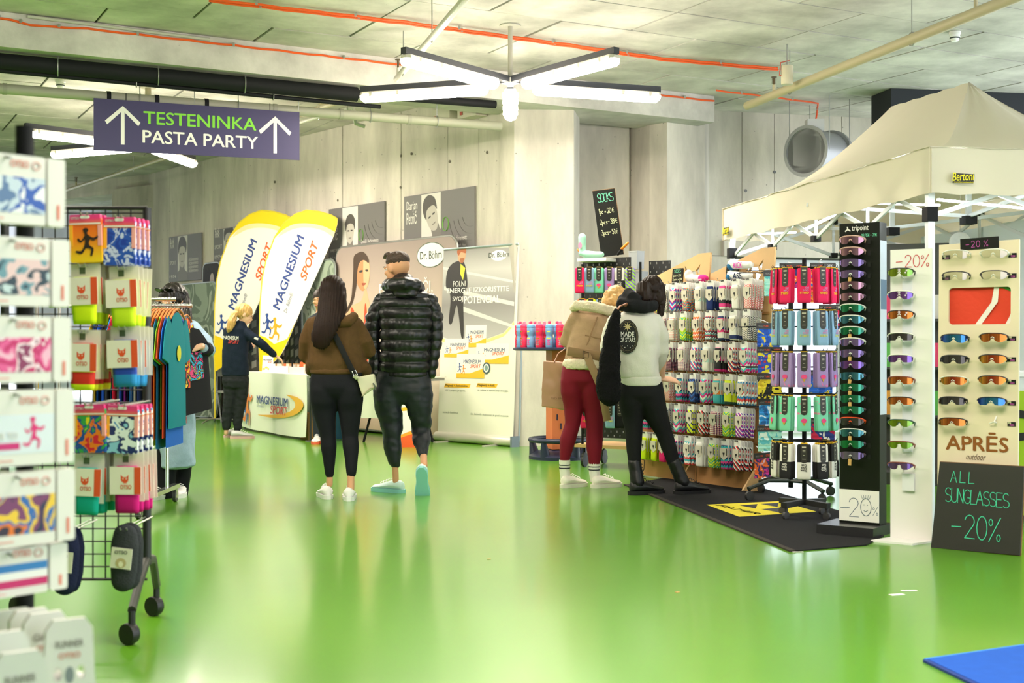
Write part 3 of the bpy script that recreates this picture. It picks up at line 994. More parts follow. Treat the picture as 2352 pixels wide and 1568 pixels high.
def letters(t, w_, h):
    printed([(0.02, h * .72), (w_ - .02, h * .72), (w_ - .02, h * .8), (.02, h * .8)], m('#c79a6c', .6), t)
    for k, s_ in enumerate(('PE', 'NA')):
        text(s_, m('#c9c3b6', .6), t, w_ * .32, h * (.56 - .1 * k), w_ * .4, .15, bold=.02)
    for k in range(6):
        printed([(w_ * .2, h * (.1 + .055 * k)), (w_ * .75, h * (.12 + .055 * k)), (w_ * .74, h * (.145 + .055 * k)), (w_ * .2, h * (.125 + .055 * k))], m('#77726c', .6), t)
    printed(ell(w_ * .55, h * .88, .08, .14, 12), m('#b5aca4', .6), t)
photo_banner('black photo banner with a tan band and pale lettering beside the first flag', 466, 505, 19.9, 19.7, 605, 965, ['#1d1b1a', '#2b2826', '#181716'], k=3, extra=letters, gap=.22)
def windows(t, w_, h):
    for i in range(4):
        for j in range(9):
            x_, z_ = w_ * (.14 + .2 * i), h * (.08 + .095 * j)
            printed([(x_, z_), (x_ + w_ * .12, z_ + .03), (x_ + w_ * .12, z_ + .13), (x_, z_ + .1)], m('#9b938c', .6) if (i + j) % 3 else m('#57504c', .6), t, name='printed_window')
photo_banner('dark photo banner of an old facade between the two feather flags', 548, 640, 20.3, 19.6, 640, 985, ['#3b3633', '#4a4440', '#2c2826'], k=3, extra=windows)
photo_banner('dark photo banner with blocky facade print behind the second flag', 640, 692, 19.3, 19.0, 700, 985, ['#24211f', '#3a3532', '#1c1a19'], k=4, extra=windows, gap=.26)
photo_banner('green-grey photo banner behind the brown-jacketed woman', 696, 768, 18.9, 18.3, 600, 990, GP, k=2.6, off=4, gap=.42)

# ---------------------------------------------------------------- wide fabric display wall with a portrait
fa, fb_ = at(772, 790, wallY(772) - .3), at(1048, 790, wallY(1048) - .25)
fa.z = fb_.z = .05
M = frame(fa, fb_)
w_ = (fb_ - fa).length
t = thing('display_wall', 'wide rounded fabric display printed with a ponytailed woman in red', 'display', M)
h = zof(541, fb_.y) - .05
MB().xz(rrect(w_, h, .16, 6, 0), 0, .03).build('fabric', pat('vgrad', ['#d9c1a4', '#ead9c4', '#cbb7a8', '#9a8a84'], .42, .6), t, smooth=False)
MB().tube([(p[0], .015, p[1]) for p in rrect(w_ + .02, h + .02, .16, 6, -.01, -.01)], .016, 6, closed=True).build('frame', m('#93938f', .4, .6), t)
for x_ in (.3, w_ - .3):
    MB().box((x_, .015, -.03), (.08, .5, .04)).build('foot', STEEL, t)
def dz(px, py):
    p = planept(px, py, fa, fb_ - fa)
    return ((Vector((p.x, p.y, .05)) - fa).length, p.z - .05)
def dpoly(pts, mt, y=-.002, name='print'):
    return printed(soft([dz(*p) for p in pts]), mt, t, y, name)
SK1, SK2 = m('#c98e63', .6), m('#e0b48c', .6)
dpoly([(790, 740), (805, 705), (830, 690), (840, 660), (850, 700), (862, 735), (868, 860), (790, 860)], SK2)
dpoly([(818, 600), (826, 588), (840, 588), (848, 605), (848, 640), (841, 662), (832, 668), (822, 655), (815, 630)], SK1, -.003)
dpoly([(836, 590), (848, 600), (849, 640), (842, 662), (836, 655)], SK2, -.0035)
dpoly([(812, 620), (813, 590), (824, 580), (836, 579), (846, 592), (847, 604), (836, 597), (826, 604), (821, 625), (819, 655), (812, 690), (800, 715), (792, 718), (806, 690), (810, 655)], m('#4a382c', .6), -.004)
dpoly([(806, 712), (813, 712), (818, 745), (824, 800), (816, 860), (796, 860), (808, 780)], m('#e2512e', .6), -.004)
dpoly([(838, 705), (842, 705), (846, 780), (842, 860), (828, 860), (836, 780)], m('#e2512e', .6), -.004)
dpoly([(826, 622), (833, 620), (833, 624), (827, 626)], INK, -.0045); dpoly([(840, 619), (846, 619), (846, 623), (841, 623)], INK, -.0045)
dpoly([(832, 650), (841, 650), (838, 655), (833, 655)], m('#a4553f', .6), -.0045)
def oval(t, cx, cz, a, b, st='Dr.Böhm', y=-.003):
    printed(ell(cx, cz, a, b), m('#4d5c4c', .6), t, y)
    printed(ell(cx, cz, a * .95, b * .93), m('#f6f5ee', .6), t, y - .0006)
    text(st, m('#26362c', .6), t, cx, cz - b * .32, a * 1.5, b * .62, y - .0012, bold=.01, align='C')
c0 = dz(990, 585)
oval(t, c0[0], c0[1], .3, .155, 'Dr. Böhm')
x0, z0 = dz(872, 676); x1, _ = dz(994, 676)
text('POLNA MOČI,', WHT, t, x0, z0 - .02, x1 - x0, .2, -.003, bold=.02)

# ---------------------------------------------------------------- pull-up banner
ra, rb = fl(994, 1013), fl(1172, 1027)
M = frame(ra, rb)
w_ = (rb - ra).length
t = thing('pull_up_banner', 'cream pull-up banner with a red-haired runner photo and medicine boxes', 'banner', M)
Ml = T(.02, .06, .08) @ Matrix.Rotation(-R(2.6), 4, 'X')
wb = w_ - .04
hb = zof(562, 14.95) - .1
MB().box((wb / 2, .004, hb / 2), (wb, .008, hb)).build('graphic_panel', m('#eae8d6', .5), t, Ml, smooth=False)
MB().tube([(x_, .06 + a, .06 + b) for x_, a, b in ((0, 0, 0), (w_, 0, 0))], .055, 14).build('cassette', m('#d8d4c4', .35, .3), t)
MB().box((w_ + .012, .06, .06), (.03, .12, .12)).build('end_cap', m('#6e7a88', .4), t)
MB().tube([(w_ - .0, .14, .06), (w_ - .03, .1 + .05 + hb * .045, hb + .1)], .012, 8).build('support_pole', m('#b9c6cf', .3, .6), t)
MB().tube([(0.02, .06 + hb * .045 - .008, hb + .09), (w_ - .02, .06 + hb * .045 - .008, hb + .09)], .012, 8).build('top_rail', m('#b9c6cf', .3, .6), t)
for x_ in (.22, w_ - .26):
    MB().box((x_, .03, .008), (.04, .4, .014)).build('foot', m('#cfccc0', .4, .3), t)
def rz(px, py):
    u = (px - 996) / (1160 + (py - 560) * .03 - 996) * wb
    Y = 15.35 - u * .85
    return (u, zof(py, Y) - .08)
def rp(pts, mt, y=-.002, name='print'):
    P = [rz(*p) for p in pts]
    return MB().flat(soft(P) if name[:13] in ('printed_runne', 'printed_face', 'printed_hair', 'printed_beard') else P, y).build(name, mt, t, Ml, smooth=False)
rp([(996, 567), (1158, 561), (1160, 735), (1140, 762), (1105, 776), (1060, 783), (1015, 778), (996, 772)], pat('vgrad', ['#a7a2a0', '#b7b4b2', '#8f8b8a', '#c4c1bd', '#6b6664'], .62, .6, off=-.45))
rp([(996, 775), (1015, 780), (1060, 785), (1105, 778), (1140, 764), (1160, 737), (1161, 745), (1140, 771), (1105, 785), (1060, 792), (1015, 788), (996, 783)], m('#f0d68a', .6))
for q in ([(996, 610), (1158, 640), (1158, 646), (996, 616)], [(1040, 700), (1160, 745), (1160, 752), (1040, 712)], [(1000, 655), (1158, 690), (1158, 700), (1000, 664)]):
    rp(q, m('#d5d3cf', .6), -.0025, 'printed_guardrail')
rp([(1020, 600), (1043, 598), (1053, 640), (1052, 668), (1045, 668), (1050, 770), (1044, 771), (1036, 720), (1030, 700), (1022, 740), (1014, 738), (1016, 690), (1012, 665), (1004, 655), (1006, 620)], m('#2d2a2b', .6), -.003, 'printed_runner')
rp([(1036, 602), (1047, 612), (1043, 640), (1036, 625)], m('#d8d53a', .6), -.0035, 'printed_shirt')
rp([(1029, 570), (1045, 569), (1046, 588), (1040, 600), (1032, 596), (1029, 585)], m('#d9a27c', .6), -.0035, 'printed_face')
rp([(1027, 573), (1034, 565), (1046, 566), (1047, 577), (1036, 575), (1031, 583)], m('#a95a2a', .6), -.004, 'printed_hair')
rp([(1034, 590), (1044, 589), (1041, 600), (1036, 599)], m('#a8653a', .6), -.004, 'printed_beard')
c0 = rz(1119, 581)
o = printed(ell(c0[0], c0[1], .13, .062), m('#f6f5ee', .6), t, -.003, M=Ml)
def rtext(st, mt, px0, px1, py, ht, bold=.015, shear=0, y=-.004):
    a, b = rz(px0, py), rz(px1, py)
    return text(st, mt, t, a[0], a[1], b[0] - a[0], ht, y, bold, shear, M=Ml)
rtext('Dr. Böhm', m('#26362c', .6), 1098, 1141, 587, .055)
rtext('POLNI', WHT, 1021, 1049, 656, .065, .0)
rtext('ENERGIJE IZKORISTITE', WHT, 1007, 1146, 675, .075, .02)
rtext('SVOJ', WHT, 1021, 1045, 693, .07, .0)
rtext('POTENCIAL', WHT, 1048, 1127, 695, .085, .03)
MAGB, SPOR, YEL = m('#2b3f78', .6), m('#d9502a', .6), m('#eeb827', .6)
BLUF, ORGF = m('#2f4a8e', .6), m('#e58a2a', .6)
RUN = [(.35, .95), (.5, 1), (.58, .92), (.52, .82), (.6, .74), (.78, .66), (.95, .72), (.97, .66), (.8, .56), (.64, .6), (.6, .42), (.78, .3), (.72, .05), (.64, .06), (.68, .26), (.46, .3), (.3, .12), (.06, .16), (.06, .23), (.27, .22), (.42, .44), (.42, .6), (.25, .5), (.12, .6), (.16, .65), (.27, .57), (.42, .74), (.4, .84)]
RUN = soft(RUN, 3)
def runner(t, x, z, h_, mt, y=-.004, M=None, flip=False, name='printed_runner'):
    return MB().flat([(x + (1 - a if flip else a) * h_ * .75, z + b * h_) for a, b in RUN], y).build(name, mt, t, M, smooth=False)
def magbox(px, py, w2, h2, k):
    (a, b), (c, d) = rz(px, py + h2), rz(px + w2, py)
    MB().flat([(a, b), (c, b), (c, d), (a, d)], -.003 - k * .001).build('printed_box', m('#efece0', .6), t, Ml, smooth=False)
    MB().flat([(a, b), (c, b), (c, b + (d - b) * .42), (a + (c - a) * .5, b + (d - b) * .2), (a, b + (d - b) * .18)], -.0033 - k * .001).build('printed_box', YEL, t, Ml, smooth=False)
    text('MAGNESIUM', MAGB, t, a + (c - a) * .25, b + (d - b) * .6, (c - a) * .62, (d - b) * .16, -.0036 - k * .001, .025, M=Ml)
    text('SPORT', SPOR, t, a + (c - a) * .5, b + (d - b) * .42, (c - a) * .37, (d - b) * .15, -.0036 - k * .001, .025, .25, M=Ml)
    runner(t, a + .01, b + (d - b) * .2, (d - b) * .42, BLUF, -.0038 - k * .001, Ml)
    runner(t, a + .01 + (c - a) * .14, b + (d - b) * .12, (d - b) * .42, ORGF, -.0039 - k * .001, Ml)
magbox(1054, 745, 47, 52, 0); magbox(1006, 777, 56, 43, 1); magbox(1081, 788, 72, 47, 1); magbox(1037, 813, 64, 55, 3)
c0 = rz(1106, 846)
for rr_, mt, y_ in ((.062, m('#2d4b52', .6), -.008), (.045, m('#eef0e6', .6), -.0085), (.03, m('#7f9a94', .6), -.009)):
    printed(ell(c0[0], c0[1], rr_, rr_ * 1.08, 16), mt, t, y_, M=Ml)
for st, sub, px0, px1 in (('Magnezij + Aminokisline', '100 % podpora pri športu.', 1008, 1068), ('Magnezij in kalij', 'za mišice in sproščanje energije.', 1084, 1130)):
    rp([(px0, 890), (px0 + 3, 881), (px1 + 3, 883), (px1, 892)], YEL, -.002)
    rtext(st, m('#2a3326', .6), px0 + 4, px1 - 4, 889, .032, .02)
    rtext(sub, m('#4f5c48', .6), px0 + 4, px0 + (52 if px0 < 1050 else 74), 900, .028, 0)
rtext('www.dr-boehm.si', m('#7d8672', .6), 1007, 1044, 950, .025, 0)
rtext('Dr. Böhm® - kakovost, ki gradi zaupanje', m('#6f7a66', .6), 1075, 1161, 956, .028, 0)

# ---------------------------------------------------------------- feather flags
FLAG = [(599, 853), (597, 800), (599, 700), (604, 640), (613, 598), (632, 546), (655, 511), (680, 492), (706, 483), (735, 486), (762, 494), (776, 502), (775, 516), (764, 548), (745, 592), (720, 648), (700, 692), (680, 738), (664, 778), (645, 815), (622, 838)]
def feather(label, dx, Y, foot):
    base = at(599 + dx, 853, Y)
    base.z = 0
    fd = Vector((.85, -.527, 0))
    t = thing('feather_flag', label, 'flag', frame(base, base + fd))
    def q(px, py):
        p = planept(px + dx, py, base, fd)
        return ((p - base).dot(fd), p.z)
    k_ = 5
    top_ = crs(FLAG[:12], k_)
    P = [q(*p) for p in top_ + crs(FLAG[12:], k_)]
    MB().xz(P, -.003, .003).build('sail', m('#efece6', .7, bump=.3, bs=5), t, smooth=False)
    def pr(pts, mt, y=-.005, name='print'):
        return printed([q(*p) for p in pts], mt, t, y, name)
    YF = m('#f4cf15', .6)
    pr(top_[5 * k_:] + [(775, 516)] + crs([(770, 533), (745, 520), (710, 513), (675, 515), (650, 528)]), YF)
    pr(crs([(770, 533), (745, 520), (710, 513), (675, 515), (650, 528)]) + crs([(638, 545), (675, 526), (712, 523), (742, 530), (766, 545)]), m('#f3dfa6', .6), -.004)
    pr([(599, 853), (597, 800), (598, 770), (612, 775), (630, 790), (660, 778), (676, 748), (680, 738), (664, 778), (645, 815), (622, 838)], YF)
    pr([(599, 853), (597, 790), (625, 792), (660, 778), (645, 815), (622, 838)], YF, -.0055)
    ang = R(65.5)
    x_, z_ = q(643, 712)
    text('MAGNESIUM', m('#33478a', .6), t, x_, z_, 1.07, .136, -.006, .035, 0, ang)
    x_, z_ = q(703, 645)
    text('SPORT', m('#e8622c', .6), t, x_, z_, .55, .12, -.006, .035, .2, ang)
    x_, z_ = q(659, 719)
    text('Dr. Böhm®', m('#3f4a6a', .6), t, x_, z_, .29, .062, -.006, 0, 0, ang)
    x_, z_ = q(600, 772)
    runner(t, x_, z_, .32, BLUF, -.006)
    x_, z_ = q(617, 785)
    runner(t, x_, z_, .34, m('#eda223', .6), -.0065)
    pts = [(p[0] - .012, 0, p[1]) for p in [q(*p) for p in FLAG[:12]]]
    MB().tube([(0 - .012, 0, .04)] + pts, .012, 7).build('pole', m('#d8c33a', .5), t)
    if foot:
        for k in range(4):
            MB(RZ(20 + 90 * k)).tube([(0, 0, .05), (.25, 0, .05), (.45, 0, .012)], .011, 6).build('base_leg', STEEL, t)
    else:
        MB().lathe([(.001, .0), (.2, .0), (.2, .03), (.04, .05), (.03, .1), (.001, .1)], 20).build('base', BLK, t)
    return t
feather('yellow and white feather flag on a cross foot beside the staff woman', -104, 19.2, True)
feather('yellow and white feather flag standing behind the promotion counter', 0, 18.2, False)

# ---------------------------------------------------------------- promotion counter
ca, cb = fl(552, 985), fl(708, 1014)
M = frame(ca, cb)
cw = (cb - ca).length
t = thing('promotion_counter', 'counter with a white skirt printed with a running figure and swoosh', 'table', M)
MB().box((cw / 2, .3, .765), (cw, .62, .03)).build('tabletop', m('#e9e8e2', .5), t)
def skirt(u, v):
    return (u * cw + (.03 * math.sin(v * 3) if u > .99 else 0), -.02 + .012 * math.sin(u * 17) * (1 - v), .03 + v * .755 + (.025 * (abs(u - .5) * 2) ** 6 * (1 - v)))
MB().sheet(skirt, 30, 6, .006).build('front_skirt', m('#e6e9d8', .6), t)
for x_ in (.06, cw - .06):
    for y_ in (.05, .55):
        MB().tube([(x_, y_, .0), (x_, y_, .75)], .014, 8).build('leg', m('#55595c', .4, .5), t)
        MB().lathe([(.001, 0), (.06, 0), (.06, .008), (.001, .012)], 12, (x_, y_, 0)).build('foot', m('#9a9d9a', .4, .5), t)
def cz(px, py):
    p = planept(px, py, ca, cb - ca)
    return ((Vector((p.x, p.y, 0)) - ca).length, p.z)
a, z_ = cz(597, 925); b, _ = cz(668, 928)
text('MAGNESIUM', m('#24407c', .6), t, a, z_ + .0, b - a, .1, -.042, .03)
a, z_ = cz(628, 945); b, _ = cz(667, 945)
text('SPORT', m('#c93b28', .6), t, a, z_ - .02, b - a, .1, -.042, .03, .2)
a, z_ = cz(597, 934); b, _ = cz(614, 934)
text('Dr. Böhm®', m('#5d6a86', .6), t, a, z_ - .0, b - a, .035, -.042)
sw_o = [(665, 906), (690, 912), (704, 926), (699, 942), (680, 954), (650, 960), (620, 957), (599, 952), (620, 952), (648, 951), (670, 946), (684, 936), (685, 924), (676, 914)]
printed(soft([cz(*p) for p in sw_o]), m('#e0a81a', .6), t, -.042, 'swoosh')
x_, z_ = cz(560, 968)
runner(t, x_ - .05, z_ - .04, .56, m('#3d5f96', .6), -.042)
x_, z_ = cz(566, 968)
runner(t, x_ - .06, z_ - .06, .6, m('#d97a22', .6), -.043)
# table with a white cloth running back from the counter
ta = at(800, 790, 15.36); ta.z = 0; tb = at(965, 790, 14.85); tb.z = 0
M = frame(ta, tb)
tw = (tb - ta).length
t = thing('trestle_table', 'folding table under a white cloth behind the strolling couple', 'table', M)
MB().box((tw / 2, .26, .74), (tw, .5, .03)).build('tabletop', m('#8b8b88', .6), t)
def cloth(u, v):
    return (u * tw, -.02 + .02 * math.sin(u * 23) * (1 - v), .29 + v * .48)
MB().sheet(cloth, 40, 5, .005).build('cloth_front', m('#e2e6d4', .7), t)
MB().box((tw / 2, .26, .765), (tw + .02, .54, .008)).build('cloth_top', m('#e9ebdf', .7), t)
for x_ in (.25, tw - .25):
    MB().tube([(x_ - .1, .1, 0), (x_ + .12, .12, .73)], .015, 7).build('leg', BLK, t)
    MB().tube([(x_ + .1, .48, 0), (x_ - .1, .48, .73)], .015, 7).build('leg', BLK, t)
tag(MB(frame(ca, cb)).box((2.3, .2, .16), (.28, .26, .32)).build('carton', m('#b08a5a', .8), smooth=False), 'brown cardboard carton on the floor under the promotion counter end', 'box')
tag(MB(frame(ca, cb)).box((2.2, .47, .17), (.34, .24, .34)).build('storage_crate', m('#1f5c7a', .6), smooth=False), 'blue storage crate on the floor behind the carton under the counter', 'crate')
# boxes, leaflets on the counter
CTZ = .78
CN = Vector((-(cb - ca).y, (cb - ca).x, 0)).normalized()
def on_counter(px, depth, z=CTZ):
    q = planept(px, 856, ca + CN * depth, cb - ca)
    q.z = z
    return q
WB = m('#f2efe8', .6)
FACE = RZ(-14)                                   # the wares face the aisle
q = on_counter(614, .2)
t = thing('leaflet_stand', 'upright white leaflet card with green leaves and lettering on the counter', 'leaflet', T(q) @ FACE @ RX(-8))
MB().box((0, 0, .11), (.15, .01, .22)).build('card', WB, t, smooth=False)
text('MAGNESIUM', MAGB, t, -.065, .15, .125, .025, -.007, .02); text('SPORT', SPOR, t, .0, .115, .065, .025, -.007, .02, .2)
for k in range(4):
    printed(ell(-.05 + .035 * k, .04 + .02 * (k % 2), .022, .014, 10), m('#b7cf4a', .6), t, -.007)
def open_box(name, label, M_, sx, sy, sz, mt):
    t = thing(name, label, 'box', M_)
    MB().box((0, 0, .003), (sx, sy, .006)).build('bottom', mt, t, smooth=False)
    for c_, d_ in (((0, -sy / 2, sz / 2), (sx, .006, sz)), ((0, sy / 2, sz / 2), (sx, .006, sz)), ((-sx / 2, 0, sz / 2), (.006, sy, sz)), ((sx / 2, 0, sz / 2), (.006, sy, sz))):
        MB().box(c_, d_).build('side', mt, t, smooth=False)
    return t
PCK = (('white', '#efeee8'), ('grey', '#cfcdc6'), ('cream', '#e7dcc8'), ('orange', '#dd6a3c'), ('pale yellow', '#f2e6c0'))
for k, (px, dp, sx, lb, wh_) in enumerate(((646, .24, .26, 'wide open white sample box under the reaching hand', 'wide'), (688, .24, .2, 'open white sample box at the counter end', 'narrow'))):
    Mb = T(on_counter(px, dp)) @ FACE
    open_box('sample_box', lb, Mb, sx, .16, .085, WB)
    n = 5 if k == 0 else 4
    for i in range(n):
        nm, cc = PCK[(i + k) % 5]
        x_ = -sx / 2 + .035 + (sx - .07) * i / (n - 1)
        tag(MB(Mb @ T(x_, -.02 + .03 * (i % 2), .006) @ RX(-5)).box((0, 0, .055), (.034, .012, .11)).build('sample_packet', m(cc, .5), smooth=False), '%s sample packet standing in the %s white box' % (nm, wh_), 'packet', 'sample packets in the white boxes')
open_box('carton', 'shallow open brown cardboard tray behind the sample boxes', T(on_counter(664, .48)) @ FACE, .32, .2, .11, m('#a9835a', .8))
q = on_counter(671, .2)
tag(MB(T(q)).tube([(0, 0, .0), (0, 0, .17)], [.008, .009], 8).build('marker_pen', BLK), 'black marker pen standing between the two sample boxes', 'pen')
for k, (px, cc, w2) in enumerate(((697, '#e2622c', .08), (704, '#efece2', .06), (710, '#eebf2d', .06))):
    tag(MB(T(on_counter(px, .45 + .05 * k)) @ FACE).box((0, 0, .07), (w2, .04, .14)).build('medicine_box', m(cc, .5), smooth=False), 'small %s medicine box standing at the counter end' % ('orange-banded', 'white', 'yellow')[k], 'box')
# floor display column with waves of colour
dp = fl(936, 1027)
t = thing('display_column', 'small carton display column with yellow white and orange waves beside the walking man', 'display', T(dp) @ RZ(12))
MB().box((0, .1, .28), (.2, .2, .56)).build('body', m('#efeee6', .6), t, smooth=False)
printed([(-.1, .0), (.1, 0), (.1, .16), (.02, .14), (-.1, .1)], m('#ea5a20', .6), t, -.002)
printed([(-.1, .1), (.02, .14), (.1, .16), (.1, .2), (0, .17), (-.1, .13)], m('#f0a12a', .6), t, -.0025)
printed([(-.1, .4), (.1, .42), (.1, .46), (-.1, .44)], YEL, t, -.002)
MB().box((-.101, .1, .2), (.002, .19, .38)).build('side_print', YEL, t, smooth=False)
for x_ in (-.04, .05):
    printed(ell(x_, .5, .02, .024, 12), m('#6a7a74', .6), t, -.002)
dp = fl(1012, 1012); dp.y += .45
t = thing('display_column', 'carton display column with a yellow top half hidden by the pull-up banner', 'display', T(dp) @ RZ(12))
MB().box((-.02, .1, .3), (.2, .2, .6)).build('body', m('#efeee6', .6), t, smooth=False)
printed([(-.12, .4), (.08, .4), (.08, .9), (-.12, .9)], YEL, t, -.002)
MB().box((-.02, .1, .75), (.2, .2, .3)).build('top_box', YEL, t, smooth=False)
# folding chair behind the first flag
cp = at(528, 960, 19.35); cp.z = 0
t = thing('folding_chair', 'grey folding chair behind the first feather flag', 'chair', T(cp) @ RZ(30))
for x_ in (-.19, .19):
    MB().tube([(x_, -.2, 0), (x_, .15, .85)], .011, 7).build('leg', m('#6c6f6e', .4, .5), t)
    MB().tube([(x_ * .9, .2, 0), (x_ * .9, -.12, .45)], .011, 7).build('leg', m('#6c6f6e', .4, .5), t)
MB().box((0, 0, .45), (.4, .38, .025)).build('seat', m('#8f918c', .6), t)
MB().box((0, .13, .76), (.4, .025, .18)).build('backrest', m('#8f918c', .6), t)
# ---------------------------------------------------------------- people
SKIN = m('#d9a078', .55); SKINL = m('#e6b796', .55)
def fold(amp, s1=9.0, stretch=2.2, seed=0.0):
    def f(co, n):
        p = Vector((co.x * s1, co.y * s1, co.z * s1 * stretch)) + Vector((seed, seed * 2, 0))
        return amp * (noise.noise(p) + .5 * noise.noise(p * 2.1))
    return f
def puff(amp, pitch, z0):
    def f(co, n):
        k = abs(math.sin(PI * (co.z - z0) / pitch))
        return amp * (k ** .5 - .6) + .004 * noise.noise(Vector((co.x * 40, co.y * 40, co.z * 22)))
    return f
class Fig:
    def __init__(s, Y, px, label, name='person'):
        s.Y = Y
        s.root = at(px, 790, Y); s.root.z = 0
        s.t = thing(name, label, 'person', s.root)
    def P(s, px, py, dy=0.0):
        """pixel at depth Y+dy, in the figure's own coordinates"""
        return at(px, py, s.Y + dy) - s.root
    def r(s, wpx):
        return wpx * s.Y / F
    def rows(s, mb, rows, depth, n=24, sq=.0):
        """silhouette rows (y, xl, xr[, depth half, dy]) lofted to a rounded body"""
        rs = []
        for q in rows:
            y, xl, xr = q[:3]
            d = q[3] if len(q) > 3 else depth
            dy = q[4] if len(q) > 4 else 0.0
            c = s.P((xl + xr) / 2, y, dy)
            a = s.r((xr - xl) / 2)
            ring = []
            for j in range(n):
                t = 2 * PI * j / n
                ct, st = math.cos(t), math.sin(t)
                e = .85
                ring.append(c + Vector((a * math.copysign(abs(ct) ** e, ct), d * math.copysign(abs(st) ** e, st), 0)))
            rs.append(ring)
        # rounded caps
        def capr(r_, k, dz):
            c = sum(r_, Vector()) / len(r_)
            return [c + (p - c) * k + Vector((0, 0, dz)) for p in r_]
        rs = [capr(rs[0], .5, .02)] + rs + [capr(rs[-1], .5, -.02)]
        mb.rings(rs)
    def leg(s, mb, pts, sc=1.0):
        """pts of (px, py, width px[, dy])"""
        mb.limb([(s.P(p[0], p[1], p[3] if len(p) > 3 else 0), s.r(p[2] / 2) * sc) for p in pts])
def hand_mesh(mb, w, d, nrm, side=1, curl=.5, sc=1.0):
    """palm and five fingers growing from wrist w along d; nrm points out of the back of the hand"""
    d = Vector(d).normalized(); nrm = Vector(nrm)
    nrm = (nrm - d * nrm.dot(d)).normalized()
    x = d.cross(nrm) * side                      # towards the little finger
    M = Matrix((x, d, nrm)).transposed().to_4x4()
    M.translation = Vector(w)
    M = M @ Matrix.Scale(sc, 4)
    q = MB(M)
    pal = []
    for yy, hw, th in ((-.02, .024, .019), (.02, .03, .017), (.055, .039, .015), (.088, .041, .013)):
        pal.append([(hw * math.cos(2 * PI * j / 10), yy, th * math.sin(2 * PI * j / 10)) for j in range(10)])
    q.rings(pal)
    for fx, ln, a0 in ((-.03, .072, .1), (-.01, .08, .03), (.011, .074, -.03), (.03, .058, -.12)):
        p = Vector((fx, .08, 0)); ang = curl * .5
        pts = [(p - Vector((0, .02, 0)), .0098)]
        for k, f in enumerate((.44, .31, .25)):
            pts.append((p.copy(), .0098 - .0009 * k))
            p = p + Vector((math.sin(-a0) * ln * f, math.cos(ang) * ln * f, -math.sin(ang) * ln * f))
            ang += curl * .75
        pts.append((p, .0068))
        q.limb(pts, 8)
    q.limb([((-.022, .012, -.004), .013), ((-.045, .04, -.01), .0125), ((-.057, .068, -.02), .0105), ((-.058, .092, -.028), .0085)], 8)
    o = len(mb.v)
    mb.v += q.v
    mb.f += [tuple(i + o for i in f) for f in q.f]
def head_mesh(mb, c, f, up=(0, 0, 1), h=.23):
    """skull, jaw, nose, ears; c is the head centre, f the facing direction"""
    f = Vector(f).normalized(); up = Vector(up)
    up = (up - f * up.dot(f)).normalized()
    x = f.cross(up)
    M = Matrix((x, f, up)).transposed().to_4x4()
    M.translation = Vector(c)
    k = h / .23
    q = MB(M @ Matrix.Scale(k, 4))
    q.ball((0, -.012, .022), (.076, .096, .092), 20, 14)
    q.ball((0, .03, -.035), (.058, .062, .075), 18, 12)
    q.ball((0, .05, -.085), (.033, .036, .03), 12, 8)
    q.ball((0, .088, .012), (.05, .016, .012), 12, 6)
    q.limb([((0, .092, .0), .009), ((0, .108, -.028), .014), ((0, .1, -.038), .012)], 8)
    q.ball((0, .088, -.066), (.026, .012, .012), 10, 6)
    for s_ in (-1, 1):
        q.ball((s_ * .076, -.008, -.008), (.012, .02, .032), 10, 8)
        q.ball((s_ * .04, .072, -.026), (.02, .018, .016), 8, 6)
    o = len(mb.v)
    mb.v += q.v
    mb.f += [tuple(i + o for i in g) for g in q.f]
    return M @ Matrix.Scale(k, 4)
def face(t, M, iris='#4a3626', brow='#3b2a20'):
    """eyes, brows and mouth as their own small pieces"""
    for s_ in (-1, 1):
        e = MB(M).ball((s_ * .032, .072, .004), (.0115, .009, .008), 10, 7).build('eye', m('#efe9e2', .3), t)
        MB(M).ball((s_ * .032, .0798, .004), (.0052, .003, .0055), 8, 6).build('iris', m(iris, .3), e)
        MB(M).tube([(s_ * .016, .098, .021), (s_ * .033, .097, .026), (s_ * .05, .086, .02)], .004, 6, flat=.6).build('eyebrow', m(brow, .8), t)
    MB(M).tube([(-.024, .092, -.066), (-.008, .101, -.063), (.008, .101, -.063), (.024, .092, -.066)], [.003, .006, .006, .003], 6).build('lips', m('#b7665a', .5), t)
